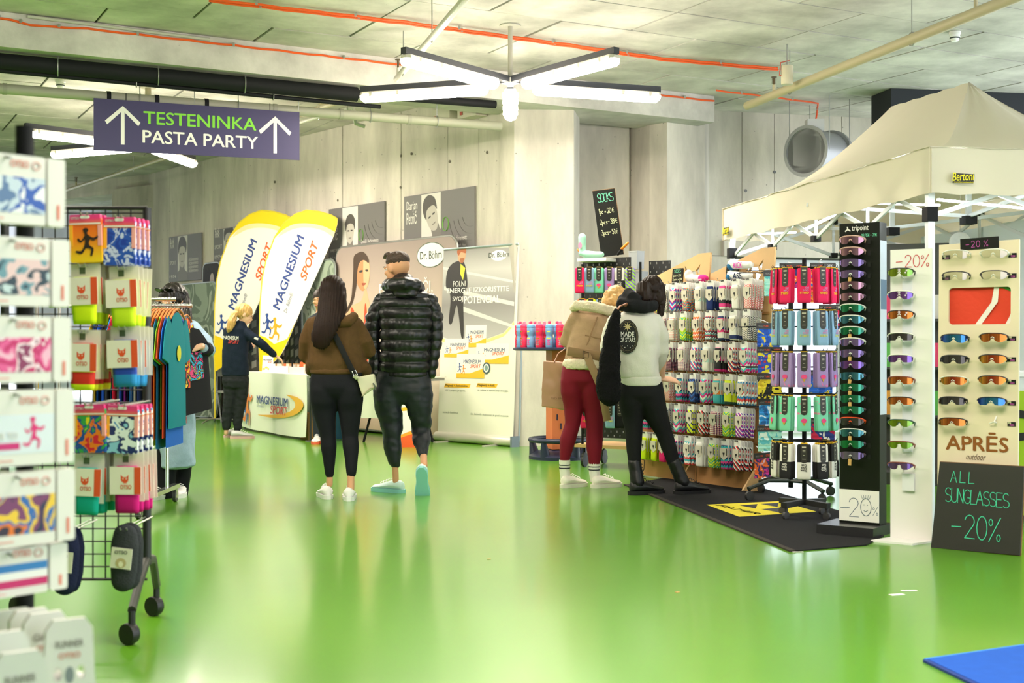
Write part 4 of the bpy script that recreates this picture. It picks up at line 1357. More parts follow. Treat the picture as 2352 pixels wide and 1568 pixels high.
def shoe(t, heel, d, L=.27, w_=.095, up='#f2f0ec', sole='#f6f5f2', tilt=0.0, name='shoe', hi=.075, laces=None, label=None):
    """heel on the ground, pointing along d; tilt raises the heel (radians)"""
    d = Vector((d[0], d[1], 0)).normalized()
    x = Vector((d.y, -d.x, 0))
    M = Matrix((x, d, Vector((0, 0, 1)))).transposed().to_4x4()
    M.translation = Vector(heel)
    if tilt:
        M = M @ T(0, L * .8, 0) @ Matrix.Rotation(-tilt, 4, 'X') @ T(0, -L * .8, 0)
    prof = [(0, .3, .9), (.06, .42, 1.0), (.2, .45, 1.02), (.35, .42, .98), (.5, .45, .8), (.65, .52, .62), (.8, .52, .5), (.92, .4, .42), (1.0, .15, .3)]
    s0 = []; s1 = []
    mb = MB(M); so = MB(M)
    for u, hw, hh in prof:
        ring = []
        for j in range(14):
            a = 2 * PI * j / 14
            cx, cz_ = math.cos(a), math.sin(a)
            zz = .022 + (hi * hh) * (cz_ * .5 + .5)
            wx_ = hw * w_ * cx * (1 if cz_ < .2 else 1 - .45 * (cz_ - .2))
            ring.append((wx_, u * L, zz))
        s0.append(ring)
        sw_ = {0: .22, .06: .37, .2: .42, .35: .39, .5: .42}.get(u, hw)
        s1.append([(math.cos(2 * PI * j / 14) * (sw_ * w_ + .006), u * (L + .012) - .006, .0 if math.sin(2 * PI * j / 14) < 0 else .03) for j in range(14)])
    def endr(r_, dy):
        return [(p[0] * .6, p[1] + dy, p[2]) for p in r_]
    s1 = [endr(s1[0], -.014)] + s1 + [endr(s1[-1], .008)]
    s0 = [[(p[0] * .5, p[1] - .008, .03 + (p[2] - .03) * .8) for p in s0[0]]] + s0
    mb.rings(s0)
    so.rings(s1)
    o = mb.build(name, m(up, .5), t, label=label)
    so.build('sole', m(sole, .6), o)
    for k in range(4):
        u = .42 + .09 * k
        zz = .03 + hi * (1.0 - .95 * k / 7)
        MB(M).tube([(-.022, u * L, zz - .006), (0, u * L + .006, zz + .004), (.022, u * L, zz - .006)], .003, 5).build('lace', m(laces or '#f7f6f3', .7), o)
    return o
def strand_fn(amp=.006, fr=70, sw=0.0):
    def f(co, n):
        return amp * math.sin((math.atan2(n.y, n.x) * 9) + noise.noise(Vector((co.x * fr * .3, co.y * fr * .3, co.z * 5))) * 7)
    return f

# ---- woman in the brown jacket, seen from behind
g = Fig(9.72, 775, 'woman seen from behind in a cropped brown jacket and black leggings')
B = MB()
H0 = g.P(764, 672); 
hm = head_mesh(B, H0, (.05, .99, -.05))
B.limb([(g.P(764, 690), .052), (g.P(765, 720), .056)])
g.rows(B, [(722, 745, 785, .06), (735, 715, 820, .085), (780, 718, 818, .1), (850, 724, 820, .09), (880, 724, 822, .09), (895, 728, 818, .085)], .1)
for s_, lp in (( -1, [(742, 905, 52), (748, 960, 44), (753, 1005, 32), (757, 1035, 32), (757, 1085, 18), (757, 1112, 18)]), (1, [(800, 905, 52), (803, 960, 46), (805, 1005, 34), (806, 1035, 32, -.02), (806, 1085, 20, -.07), (806, 1122, 20, -.09)])):
    g.leg(B, lp, .84)
for sx, ex, hx in ((718, 706, 724), (818, 840, 822)):
    B.limb([(g.P(sx, 746), .044), (g.P(ex, 800, .02), .036), (g.P(hx, 826, .24), .028)])
    hand_mesh(B, g.P(hx, 827, .25), (.1 if hx < 770 else -.1, .8, .1), (0, 0, 1), 1, .8)
body = remesh('body', B, .0075, SKIN, g.t, 3)
face(g.t, hm)
J = MB()
g.rows(J, [(722, 742, 790, .075), (728, 720, 812, .1), (740, 706, 828, .12), (770, 706, 830, .135), (810, 708, 836, .14), (835, 706, 836, .14), (848, 712, 832, .13), (857, 714, 830, .128)], .12)
J.limb([(g.P(716, 744, .0), g.r(17)), (g.P(704, 785, 0), g.r(18)), (g.P(703, 815, .05), g.r(17)), (g.P(718, 830, .22), g.r(13))])
J.limb([(g.P(818, 744, .0), g.r(17)), (g.P(838, 785, 0), g.r(19)), (g.P(846, 806, .04), g.r(17)), (g.P(830, 820, .22), g.r(13))])
J.limb([(g.P(722, 838, .02), .07), (g.P(716, 850, .06), .05)])
J.limb([(g.P(828, 838, .02), .06), (g.P(840, 850, .08), .05)])
BRN = m('#5b4226', .85, var=.08, vs=30, bump=.15, bs=150)
jo = remesh('jacket', J, .009, BRN, g.t, 5, fn=fold(.009, 7, .9, 1.0))
hem = MB()
g.rows(hem, [(846, 713, 831, .133), (852, 712, 832, .136), (858, 713, 831, .133)], .13)
remesh('waistband', hem, .009, BRN, jo, 3)
ho = MB()
ho.tube([g.P(742, 718, -.06), g.P(752, 732, -.1), g.P(775, 742, -.12), g.P(800, 738, -.115), g.P(816, 724, -.05)], [.03, .035, .04, .045, .035], 12)
remesh('collar', ho, .009, BRN, jo, 4)
Lg = MB()
g.rows(Lg, [(845, 717, 830, .115), (870, 713, 833, .12, -.01), (888, 711, 834, .12, -.015), (904, 718, 828, .105, -.01), (916, 735, 812, .08, 0)], .12)
for lp in ([(742, 892, 62, -.03), (743, 918, 62, -.02), (745, 938, 57), (749, 970, 46), (754, 1003, 36), (755, 1025, 38), (756, 1050, 31), (757, 1090, 21)], [(804, 892, 62, -.03), (804, 918, 62, -.02), (804, 938, 57), (804, 970, 47), (804, 1003, 38), (806, 1025, 39, -.02), (807, 1050, 32, -.04), (807, 1087, 24, -.07)]):
    g.leg(Lg, lp)
remesh('leggings', Lg, .0085, m('#15161c', .75, bump=.1, bs=200), g.t, 14)
Hh = MB()
Hh.ball(g.P(764, 667, -.004), (.1, .118, .118), 18, 12)
g.rows(Hh, [(655, 742, 788, .1), (675, 735, 795, .105, -.02), (695, 732, 797, .095, -.045), (712, 729, 797, .08, -.085), (728, 725, 791, .06, -.125), (745, 720, 782, .045, -.155), (765, 715, 772, .035, -.17), (783, 715, 762, .028, -.175), (796, 720, 755, .018, -.175)], .08)
remesh('hair', Hh, .008, m('#21120b', .6, var=.2, vs=25, Specular_IOR_Level=.2), g.t, 9, fn=lambda co, n: .0035 * math.sin(co.x * 330 + 3 * noise.noise(co * 9)))
shoe(g.t, g.P(756, 1138) * Vector((1, 1, 0)) + Vector((0, -.04, 0)), (-.35, 1), .25)
shoe(g.t, g.P(807, 1150, 0) * Vector((1, 1, 0)) + Vector((0, -.15, 0)), (-.1, 1), .25)
# crossbody bag
bp = g.P(838, 884, -.1)
bag = thing('crossbody_bag', 'small cream leather crossbody bag on a black strap at her hip', 'bag', g.root)
mb = MB()
def bagshape(u, v):
    pass
bs_ = [g.P(818, 866, -.14), g.P(858, 858, -.1), g.P(864, 888, -.1), g.P(832, 910, -.13)]
inn = Vector((0, .09, 0))
K = MB()
K.add(bs_ + [p + inn for p in bs_], [(0, 1, 2, 3), (7, 6, 5, 4), (0, 4, 5, 1), (1, 5, 6, 2), (2, 6, 7, 3), (3, 7, 4, 0)])
remesh('body', K, .007, m('#d8d2b4', .5), bag, 6)
MB().tube([bs_[3] + Vector((-.002, -.006, 0)), bs_[3].lerp(bs_[2], .55) + Vector((0, -.008, .02)), bs_[2] + Vector((0, -.006, 0))], .004, 6).build('seam', m('#b3a98a', .5), bag)
MB().tube([g.P(857, 880, -.12), g.P(861, 886, -.13), g.P(862, 895, -.12)], .006, 6).build('zip', m('#8a8a88', .3, .8), bag)
MB().tube([g.P(757, 748, -.16), g.P(772, 775, -.165), g.P(790, 812, -.165), g.P(806, 845, -.16), g.P(814, 860, -.15)], .021, 8, flat=.2, ref=(0, -1, 0)).build('strap', m('#1c1c1e', .7), bag)
MB().tube([g.P(808, 852, -.175), g.P(816, 850, -.17), g.P(821, 860, -.165), g.P(813, 863, -.17)], .004, 6, closed=True).build('buckle', m('#c9c9c6', .25, .9), bag)
MB().tube([g.P(813, 862, -.155), g.P(821, 868, -.14)], .016, 8, flat=.35, ref=(0, -1, 0)).build('strap_loop', m('#d8d2b4', .5), bag)

# ---- man in the black puffer jacket
g = Fig(10.1, 930, 'man seen from behind in a black quilted puffer jacket and cropped joggers')
B = MB()
hm = head_mesh(B, g.P(912, 616), (-.75, .62, -.12), h=.245)
B.limb([(g.P(918, 640), .058), (g.P(928, 672), .062)])
g.rows(B, [(668, 905, 955, .07), (682, 885, 980, .1), (740, 885, 980, .11), (840, 885, 975, .1), (885, 872, 982, .1)], .1)
g.leg(B, [(890, 890, 60), (898, 950, 52), (901, 985, 36), (904, 1030, 30), (908, 1075, 18), (909, 1105, 18)], .84)
g.leg(B, [(962, 890, 60), (966, 950, 50), (967, 985, 34, .02), (969, 1012, 28, -.04), (971, 1032, 20, -.1), (973, 1050, 20, -.16), (974, 1070, 20, -.22)], .84)
for pts, hd_ in (([(877, 698, 28), (858, 735, 27), (856, 778, 25), (862, 845, 19)], (864, 852)), ([(987, 698, 28), (1000, 735, 26), (1000, 780, 24), (991, 845, 19)], (990, 852))):
    B.limb([(g.P(*p[:2]), g.r(p[2] / 2)) for p in pts])
    hand_mesh(B, g.P(*hd_), (.15 if hd_[0] < 900 else -.2, .25, -1), (-1 if hd_[0] < 900 else 1, 0, 0), 1, .5)
remesh('body', B, .0075, SKIN, g.t, 3)
face(g.t, hm)
J = MB()
g.rows(J, [(668, 893, 965, .09), (676, 872, 988, .12), (700, 868, 998, .145), (740, 872, 996, .155), (790, 874, 992, .155), (840, 872, 988, .15), (858, 874, 986, .14), (864, 878, 982, .13)], .14)
PUF = m('#141519', .38, bump=.12, bs=60, Specular_IOR_Level=.5)
remesh('jacket', J, .008, PUF, g.t, 3, fn=puff(.02, .083, .93))
for pts in ([(878, 690, 38), (858, 730, 38, .0), (855, 775, 34), (860, 820, 30), (863, 858, 26)], [(986, 690, 38), (1000, 730, 36), (1000, 780, 33), (994, 820, 29), (989, 858, 25)]):
    A_ = MB()
    g.leg(A_, pts)
    remesh('sleeve', A_, .008, PUF, g.t, 3, fn=puff(.012, .075, .95))
Hd = MB()
Hd.tube([g.P(897, 660, .06), g.P(892, 655, -.02), g.P(905, 656, -.12), g.P(930, 652, -.16), g.P(955, 655, -.1), g.P(962, 662, .0), g.P(940, 650, .1), g.P(905, 648, .12)], [.05, .055, .06, .06, .055, .05, .045, .045], 12, closed=True)
g.rows(Hd, [(632, 905, 945, .07, -.03), (648, 893, 958, .11, -.04), (668, 896, 965, .12, -.05), (680, 905, 960, .1, -.08)], .1)
remesh('hood', Hd, .008, PUF, g.t, 3, fn=fold(.008, 14, 1.5, 4))
Pn = MB()
NAVY = m('#141a22', .55, bump=.15, bs=30)
g.rows(Pn, [(850, 868, 986, .12), (875, 860, 990, .13), (895, 858, 991, .125, -.01), (912, 870, 982, .1), (922, 890, 962, .08)], .13)
g.leg(Pn, [(890, 885, 66, -.02), (890, 915, 68, -.01), (893, 938, 63), (898, 965, 54), (901, 990, 47), (902, 1025, 42), (906, 1055, 34), (909, 1066, 24)])
g.leg(Pn, [(959, 885, 66, -.02), (960, 915, 68, -.01), (963, 938, 61), (966, 965, 50), (967, 985, 45, .02), (968, 1010, 41, -.03), (971, 1030, 33, -.1), (972, 1040, 26, -.13)])
remesh('joggers', Pn, .0085, NAVY, g.t, 12, fn=fold(.011, 8, 1.6, 2))
Hr = MB(hm)
Hr.ball((0, -.014, .055), (.081, .098, .069), 16, 10)
Hr.ball((0, .055, .105), (.055, .05, .026), 12, 8)
Hr.ball((.01, .095, .1), (.035, .034, .016), 10, 6)
Hr.ball((.01, .125, .098), (.014, .024, .007), 8, 6)
remesh('hair', Hr, .006, m('#3b2a1e', .6, var=.25, vs=60), g.t, 2, fn=lambda co, n: .004 * noise.noise(co * 90))
AQ = '#8fd0cf'
shoe(g.t, g.P(925, 1130) * Vector((1, 1, 0)) + Vector((0, -.02, 0)), (-.85, .55), .29, .1, '#cfeae6', AQ, name='running_shoe')
mh = g.P(974, 1130, 0) * Vector((1, 1, 0))
shoe(g.t, mh + Vector((0, -.42, .0)), (.0, 1), .29, .1, '#d6e9e4', AQ, R(62), name='running_shoe')

# ---- woman in the beige shearling jacket, leaning towards the socks
g = Fig(10.5, 1340, 'blonde woman leaning forward in a beige shearling jacket and wine-red leggings')
B = MB()
hm = head_mesh(B, g.P(1416, 690, .28), (.55, .75, -.45), (.3, .3, .9))
B.limb([(g.P(1405, 706, .22), .05), (g.P(1385, 722, .16), .055)])
g.rows(B, [(725, 1335, 1400, .08, .14), (770, 1315, 1390, .1, .08), (830, 1302, 1373, .09, .02), (872, 1298, 1372, .09, .0)], .1)
g.leg(B, [(1316, 890, 46), (1318, 940, 40), (1314, 980, 30), (1303, 1020, 30), (1297, 1060, 20), (1299, 1105, 20)], .84)
g.leg(B, [(1358, 890, 46), (1365, 945, 42), (1366, 992, 34), (1365, 1030, 32), (1364, 1066, 22), (1366, 1105, 20)], .84)
B.limb([(g.P(1325, 735, .1), .045), (g.P(1300, 775, .12), .04), (g.P(1318, 800, .3), .032)])
hand_mesh(B, g.P(1318, 802, .3), (.2, .6, -.4), (0, .3, .8), 1, .9)
B.limb([(g.P(1395, 735, .2), .045), (g.P(1425, 780, .36), .04), (g.P(1450, 800, .58), .03)])
hand_mesh(B, g.P(1452, 800, .6), (.5, .8, 0), (0, 0, 1), -1, .4)
remesh('body', B, .0075, SKINL, g.t, 3)
face(g.t, hm)
J = MB()
g.rows(J, [(704, 1330, 1412, .1, .18), (716, 1318, 1412, .12, .16), (740, 1312, 1404, .15, .12), (775, 1306, 1396, .16, .08), (805, 1302, 1388, .155, .04), (830, 1298, 1384, .15, .01)], .14)
J.limb([(g.P(1326, 730, .1), g.r(19)), (g.P(1308, 760, .1), g.r(19)), (g.P(1303, 782, .12), g.r(18)), (g.P(1316, 796, .26), g.r(14))])
J.limb([(g.P(1402, 728, .2), g.r(18)), (g.P(1425, 775, .34), g.r(17)), (g.P(1446, 796, .52), g.r(13))])
TAN = m('#a98d6d', .8, var=.1, vs=12, bump=.2, bs=60)
jo = remesh('jacket', J, .009, TAN, g.t, 5, fn=fold(.014, 6, 1.2, 7))
FLC = m('#e4d8bd', .95, var=.08, vs=60, bump=.6, bs=120)
C_ = MB()
C_.tube([g.P(1316, 709, .12), g.P(1326, 701, .0), g.P(1350, 702, -.03), g.P(1380, 708, -.01), g.P(1405, 715, .05), g.P(1420, 712, .2)], [.032, .042, .045, .045, .042, .03], 12)
remesh('collar', C_, .008, FLC, jo, 3, fn=lambda co, n: .006 * noise.noise(co * 60))
C_ = MB()
g.rows(C_, [(826, 1294, 1382, .16, .0), (836, 1292, 1382, .165, .0), (846, 1294, 1384, .16, .0)], .15)
remesh('fleece_hem', C_, .009, FLC, jo, 2, fn=lambda co, n: .006 * noise.noise(co * 60))
MB().tube([g.P(1304, 806, -.115), g.P(1345, 813, -.14), g.P(1380, 818, -.12)], .035, 8, flat=.25, ref=(0, -1, 0)).build('belt', m('#8f7455', .7), jo)
MB().tube([g.P(1347, 812, -.15), g.P(1356, 835, -.175), g.P(1368, 862, -.18), g.P(1378, 885, -.17), g.P(1388, 930, -.16), g.P(1395, 966, -.15)], .03, 8, flat=.22, ref=(0, -1, 0)).build('belt_tail', m('#9a7f5f', .7), jo)
MB().tube([g.P(1340, 806, -.155), g.P(1352, 808, -.16), g.P(1351, 822, -.165), g.P(1340, 820, -.16)], .006, 6, closed=True).build('buckle', m('#7a6248', .5), jo)
for a, b in (((1372, 728, -.02), (1345, 800, -.1)), ((1344, 770, -.07), (1390, 780, -.04))):
    MB().tube([g.P(*a), g.P((a[0] + b[0]) / 2, (a[1] + b[1]) / 2, (a[2] + b[2]) / 2 - .03), g.P(*b)], .006, 6).build('seam', m('#96795a', .8), jo)
Lg = MB()
g.rows(Lg, [(832, 1294, 1384, .12), (855, 1289, 1383, .125, -.01), (874, 1288, 1381, .12, -.02), (888, 1296, 1376, .1, -.01), (898, 1310, 1366, .08)], .12)
g.leg(Lg, [(1312, 872, 50, -.04), (1313, 898, 52, -.03), (1318, 935, 46), (1315, 975, 36), (1304, 1010, 38), (1298, 1045, 27), (1297, 1058, 23)])
g.leg(Lg, [(1356, 872, 50, -.04), (1358, 898, 52, -.03), (1365, 940, 48), (1366, 990, 39), (1365, 1025, 39), (1365, 1050, 31), (1365, 1065, 27)])
remesh('leggings', Lg, .0085, m('#7a1428', .7, bump=.08, bs=200), g.t, 14)
for cx, y0, y1 in ((1297, 1056, 1104), (1365, 1063, 1104)):
    sk = MB().tube([g.P(cx, y0), g.P(cx, (y0 + y1) / 2), g.P(cx + 3, y1)], [g.r(13), g.r(12), g.r(12)], 14).build('sock', m('#efece2', .9, bump=.3, bs=150), g.t)
    for yy in (1066, 1073):
        yy = yy if cx < 1330 else yy + 4
        MB().tube([g.P(cx, yy), g.P(cx, yy + 2.2)], g.r(13.2), 14).build('stripe', m('#2a2d3a', .9), sk)
shoe(g.t, g.P(1292, 1122) * Vector((1, 1, 0)) + Vector((0, -.06, 0)), (.75, .65), .25, .1, '#efe9da', '#ece6d8')
shoe(g.t, g.P(1362, 1120) * Vector((1, 1, 0)) + Vector((0, -.06, 0)), (.85, .5), .26, .1, '#efe9da', '#ece6d8')
Hr = MB(hm)
Hr.ball((0, -.015, .025), (.088, .108, .1), 16, 10)
hair = MB()
hair.v, hair.f = list(Hr.v), list(Hr.f)
for k in range(9):
    a = k / 8
    p0 = g.P(1398 + 34 * a, 672 + 6 * math.sin(a * 3), .22 + .05 * math.sin(k))
    p1 = g.P(1388 + 48 * a, 694 + 4 * math.cos(k), .17)
    p2 = g.P(1390 + 46 * a, 712 + 5 * math.sin(k * 2), .2)
    hair.tube([p0, p1, p2], [.036, .033, .016], 8)
remesh('hair', hair, .007, m('#c9a062', .5, var=.2, vs=40), g.t, 2, fn=lambda co, n: .006 * noise.noise(co * 45))
# tote on her elbow
tt = thing('tote_bag', 'dusty pink glossy tote bag hanging from her elbow', 'bag', g.root)
K = MB()
f_ = [g.P(1248, 828, .2), g.P(1300, 832, .18), g.P(1302, 942, .18), g.P(1243, 934, .2)]
K.add(f_ + [p + Vector((0.015, .1, 0)) for p in f_], [(0, 1, 2, 3), (7, 6, 5, 4), (0, 4, 5, 1), (1, 5, 6, 2), (2, 6, 7, 3), (3, 7, 4, 0)])
remesh('body', K, .008, m('#c99a80', .32, bump=.12, bs=9), tt, 4, fn=fold(.006, 12, .8, 3))
for dy in (.19, .29):
    MB().tube([g.P(1272, 834, dy), g.P(1282, 812, dy - .01), g.P(1300, 799, .2), g.P(1306, 808, dy - .01), g.P(1298, 836, dy)], .009, 7, flat=.5).build('handle', m('#bd8c72', .4), tt)
Mt = T(g.P(1265, 917, .17)) 
text('TED BAKER', m('#8d6a50', .5), tt, 0, 0, .14, .016, 0, M=Mt)

# ---- woman in the white sweatshirt and black boots
g = Fig(10.0, 1470, 'dark-haired woman in a white sweatshirt with black hood and lace-up boots')
B = MB()
hm = head_mesh(B, g.P(1500, 672, .08), (.62, .75, -.25))
B.limb([(g.P(1490, 695, .04), .05), (g.P(1475, 718), .056)])
g.rows(B, [(718, 1430, 1495, .07), (735, 1415, 1505, .09), (800, 1425, 1505, .1), (860, 1428, 1510, .09), (905, 1428, 1516, .095)], .1)
g.leg(B, [(1448, 910, 50), (1453, 950, 44), (1456, 1000, 34), (1457, 1040, 30), (1458, 1080, 24), (1460, 1118, 24)], .84)
g.leg(B, [(1498, 910, 52), (1507, 950, 48), (1524, 995, 34), (1536, 1035, 30), (1549, 1075, 22), (1562, 1112, 20)], .84)
B.limb([(g.P(1508, 738), .048), (g.P(1524, 800, .06), .04), (g.P(1518, 866, .26), .03)])
hand_mesh(B, g.P(1519, 869, .26), (.95, .35, -.12), (0, -.45, .9), 1, .25, 1.15)
B.limb([(g.P(1418, 738), .045), (g.P(1396, 792, -.02), .037), (g.P(1402, 840, -.16), .028)])
hand_mesh(B, g.P(1402, 842, -.165), (.1, -.4, -.9), (-1, 0, 0), 1, .9)
remesh('body', B, .0072, SKINL, g.t, 3)
face(g.t, hm)
J = MB()
g.rows(J, [(716, 1432, 1500, .09), (726, 1412, 1512, .12), (750, 1405, 1515, .145), (790, 1408, 1512, .15), (830, 1412, 1512, .155), (856, 1416, 1516, .15), (866, 1420, 1518, .14)], .14)
J.limb([(g.P(1506, 738), g.r(19)), (g.P(1517, 770, .02), g.r(20)), (g.P(1518, 802, .06), g.r(19)), (g.P(1516, 828, .14), g.r(16)), (g.P(1514, 850, .24), g.r(12))])
J.limb([(g.P(1414, 738), g.r(18)), (g.P(1396, 775, 0), g.r(19)), (g.P(1394, 798, -.03), g.r(16)), (g.P(1400, 828, -.12), g.r(12))])
SWT = m('#e2e0d3', .8, bump=.15, bs=120)
jo = remesh('sweatshirt', J, .009, SWT, g.t, 5, fn=fold(.012, 7, 1.0, 11))
C_ = MB()
g.rows(C_, [(864, 1420, 1519, .142), (874, 1421, 1519, .14), (885, 1424, 1519, .136)], .13)
remesh('waistband', C_, .009, SWT, jo, 3)
HB = m('#1b1c1e', .9, bump=.3, bs=140)
C_ = MB()
C_.tube([g.P(1432, 690, -.05), g.P(1430, 700, -.11), g.P(1452, 702, -.15), g.P(1480, 705, -.14), g.P(1500, 702, -.06), g.P(1502, 698, .05), g.P(1470, 688, .1), g.P(1440, 684, .04)], [.05, .055, .055, .05, .045, .04, .04, .045], 12, closed=True)
C_.tube([g.P(1440, 670, -.04), g.P(1450, 684, -.1), g.P(1470, 694, -.12)], [.04, .06, .05], 12)
remesh('hood', C_, .008, HB, jo, 4, fn=fold(.006, 14, 1, 2))
ec = g.P(1437, 773, -.0)
# round badge printed on the back
Me = T(ec + Vector((0, -.165, 0))) @ RZ(-14) @ RX(0)
printed(ell(0, 0, .082, .128, 30), m('#17181a', .6), jo, 0, 'badge', Me)
for r_ in (.93, .84):
    MB().tube([(p[0], -.002, p[1]) for p in ell(0, 0, .082 * r_, .128 * r_, 36)], .0016, 4, closed=True, flat=.4).build('badge_ring', m('#b9a878', .5), jo, Me)
text('MADE', WHT, jo, 0, .0, .1, .036, -.003, .02, align='C', M=Me)
text('OF STARS', WHT, jo, 0, -.042, .12, .034, -.003, .02, align='C', M=Me)
st = []
for k in range(16):
    r_ = .034 if k % 2 == 0 else .014
    st.append((r_ * math.cos(k * PI / 8), .075 + r_ * math.sin(k * PI / 8)))
printed(st, m('#d9c48a', .5), jo, -.003, 'badge_sun', Me)
for k in range(5):
    printed(ell(-.04 + .02 * k, -.07 - .012 * (k % 2), .004, .004, 6), WHT, jo, -.003, 'badge_dot', Me)
Lg = MB()
BLKL = m('#17181a', .8, bump=.1, bs=200)
g.rows(Lg, [(874, 1421, 1520, .12), (896, 1419, 1525, .125, -.01), (908, 1420, 1527, .12, -.015), (922, 1430, 1520, .1), (932, 1446, 1508, .08)], .12)
g.leg(Lg, [(1447, 902, 56, -.03), (1449, 925, 57, -.02), (1452, 955, 50), (1456, 990, 41), (1456, 1030, 36), (1458, 1065, 29)])
g.leg(Lg, [(1496, 902, 58, -.03), (1499, 925, 60, -.02), (1508, 955, 55), (1524, 990, 40), (1537, 1028, 36), (1548, 1065, 29)])
remesh('leggings', Lg, .0085, BLKL, g.t, 14)
BT = m('#0b0c0d', .4, Specular_IOR_Level=.4)
def boot(ax, ay, hx, hy, d, dyf=0, top=1060, tilt=0.0):
    h0 = g.P(hx, hy) * Vector((1, 1, 0)) + Vector((0, dyf, 0))
    o = shoe(g.t, h0, d, .28, .105, '#101113', '#141416', tilt, 'boot', .09, '#1c1c1e')
    s_ = MB()
    a = g.P(ax, top); b = h0 + Vector((d[0] * .055, d[1] * .055, .09))
    s_.limb([(a, g.r(16)), (a.lerp(b, .55), .052), (b, .055)])
    remesh('shaft', s_, .008, BT, o, 3, fn=fold(.002, 16, 1.5, 5))
    dd = Vector((d[0], d[1], 0)).normalized()
    for k in range(6):
        p = a.lerp(b, .12 + k * .15) + dd * .052
        x_ = Vector((dd.y, -dd.x, 0)) * .022
        MB().tube([p - x_, p + dd * .008, p + x_], .0035, 5).build('lace', m('#1f1f22', .6), o)
    MB().tube([a + dd * .05 + Vector((0, 0, .02)), a + dd * .085 + Vector((0, -.02, .01)), a + dd * .08 + Vector((0, -.03, -.06)), a + dd * .06 + Vector((0, -.02, -.09))], .003, 5).build('lace_end', m('#1f1f22', .6), o)
boot(1457, 0, 1448, 1137, (.92, .4), -.05)
boot(1548, 0, 1552, 1136, (.95, .35), -.03)
Hr = MB()
Hr.v, Hr.f = [], []
hh = MB(hm).ball((0, -.015, .03), (.09, .112, .102), 16, 10).ball((0, -.05, -.05), (.07, .05, .08), 12, 9).ball((.06, .0, -.02), (.04, .06, .08), 12, 9).ball((-.06, .0, -.02), (.04, .06, .08), 12, 9)
Hr.v, Hr.f = list(hh.v), list(hh.f)
Hr.tube([g.P(1480, 655, -.02), g.P(1478, 675, -.07), g.P(1482, 692, -.08)], [.06, .06, .045], 10)
Hr.tube([g.P(1512, 655, .04), g.P(1519, 690, .06), g.P(1517, 720, .05), g.P(1512, 736, .04)], [.05, .036, .026, .012], 10)
remesh('hair', Hr, .007, m('#24150e', .55, var=.25, vs=40, Specular_IOR_Level=.25), g.t, 3, fn=strand_fn(.004))
# black teddy coat over her arm
ct = thing('teddy_coat', 'black fluffy teddy coat draped over the arm of the woman in white', 'coat', g.root)
K = MB()
g.rows(K, [(716, 1408, 1424, .03, -.24), (740, 1396, 1424, .05, -.24), (790, 1384, 1424, .07, -.24), (850, 1374, 1424, .085, -.23), (895, 1368, 1425, .09, -.22), (918, 1376, 1424, .085, -.22), (926, 1386, 1420, .06, -.22)], .06)
remesh('coat_body', K, .008, m('#0f0f11', .95, bump=.8, bs=150), ct, 2, fn=lambda co, n: .007 * noise.noise(co * 70) + .01 * noise.noise(co * 12))
MB().tube([g.P(1414, 716, -.25), g.P(1424, 703, -.24), g.P(1437, 698, -.2), g.P(1440, 706, -.14)], .017, 8, flat=.4).build('hanging_loop', m('#9a6040', .6), ct)

# ---- staff woman at the counter
g = Fig(16.0, 545, 'blonde staff woman with ponytail and glasses reaching over the counter')
B = MB()
hm = head_mesh(B, g.P(561, 722), (.86, .3, -.35), h=.235)
B.limb([(g.P(556, 738), .048), (g.P(550, 752), .052)])
g.rows(B, [(748, 528, 562, .07), (760, 518, 566, .085), (810, 517, 562, .1), (850, 515, 566, .1), (875, 513, 570, .11)], .1)
g.leg(B, [(530, 872, 30), (530, 910, 25), (524, 940, 20), (521, 975, 12), (519, 995, 12)], .84)
g.leg(B, [(553, 872, 30), (553, 910, 25), (549, 940, 20), (546, 975, 12), (546, 995, 12)], .84)
B.limb([(g.P(563, 762), .044), (g.P(598, 789, -.04), .036), (g.P(632, 816, .05), .027)])
hand_mesh(B, g.P(633, 817, .06), (.8, .25, -.6), (.4, -.1, .8), 1, .7)
B.limb([(g.P(560, 765, .15), .044), (g.P(570, 800, .25), .036), (g.P(578, 795, .3), .028)])
hand_mesh(B, g.P(576, 800, .27), (.5, .2, .8), (0, -1, 0), 1, .9)
remesh('body', B, .0075, SKINL, g.t, 3)
face(g.t, hm, brow='#a88456')
for s_ in (-1, 1):
    MB(hm).tube([(s_ * .033 + .024 * math.cos(q), .104, .0 + .018 * math.sin(q)) for q in [i * PI / 6 for i in range(12)]], .002, 5, closed=True).build('glasses_rim', m('#2b2b2e', .4), g.t)
    MB(hm).tube([(s_ * .056, .1, .003), (s_ * .08, .0, .005)], .002, 5).build('glasses_arm', m('#2b2b2e', .4), g.t)
FLE = m('#172233', .85, bump=.25, bs=120)
J = MB()
g.rows(J, [(738, 542, 566, .06), (746, 530, 566, .085), (756, 514, 570, .11), (790, 512, 570, .13), (825, 510, 570, .13), (850, 509, 572, .13), (862, 510, 572, .125)], .12)
J.limb([(g.P(562, 762, -.02), g.r(12.5)), (g.P(580, 775, -.05), g.r(12)), (g.P(602, 791, -.05), g.r(10.5)), (g.P(628, 813, .03), g.r(8))])
J.limb([(g.P(560, 765, .12), g.r(12)), (g.P(572, 800, .2), g.r(11)), (g.P(575, 803, .24), g.r(8))])
jo = remesh('fleece_jacket', J, .009, FLE, g.t, 4, fn=fold(.008, 8, 1, 9))
Mj = T(g.P(513, 779, -.155)) @ RZ(4) @ RY(3)
text('MAGNESIUM', WHT, jo, 0, 0, .18, .045, 0, .02, M=Mj)
text('SPORT', m('#d23a33', .6), jo, .06, -.045, .13, .04, 0, .03, .2, M=Mj)
printed([(0, 0), (.05, -.015), (.055, .01), (.01, .025)], WHT, jo, 0, 'sleeve_badge', T(g.P(583, 778, -.125)))
Lg = MB()
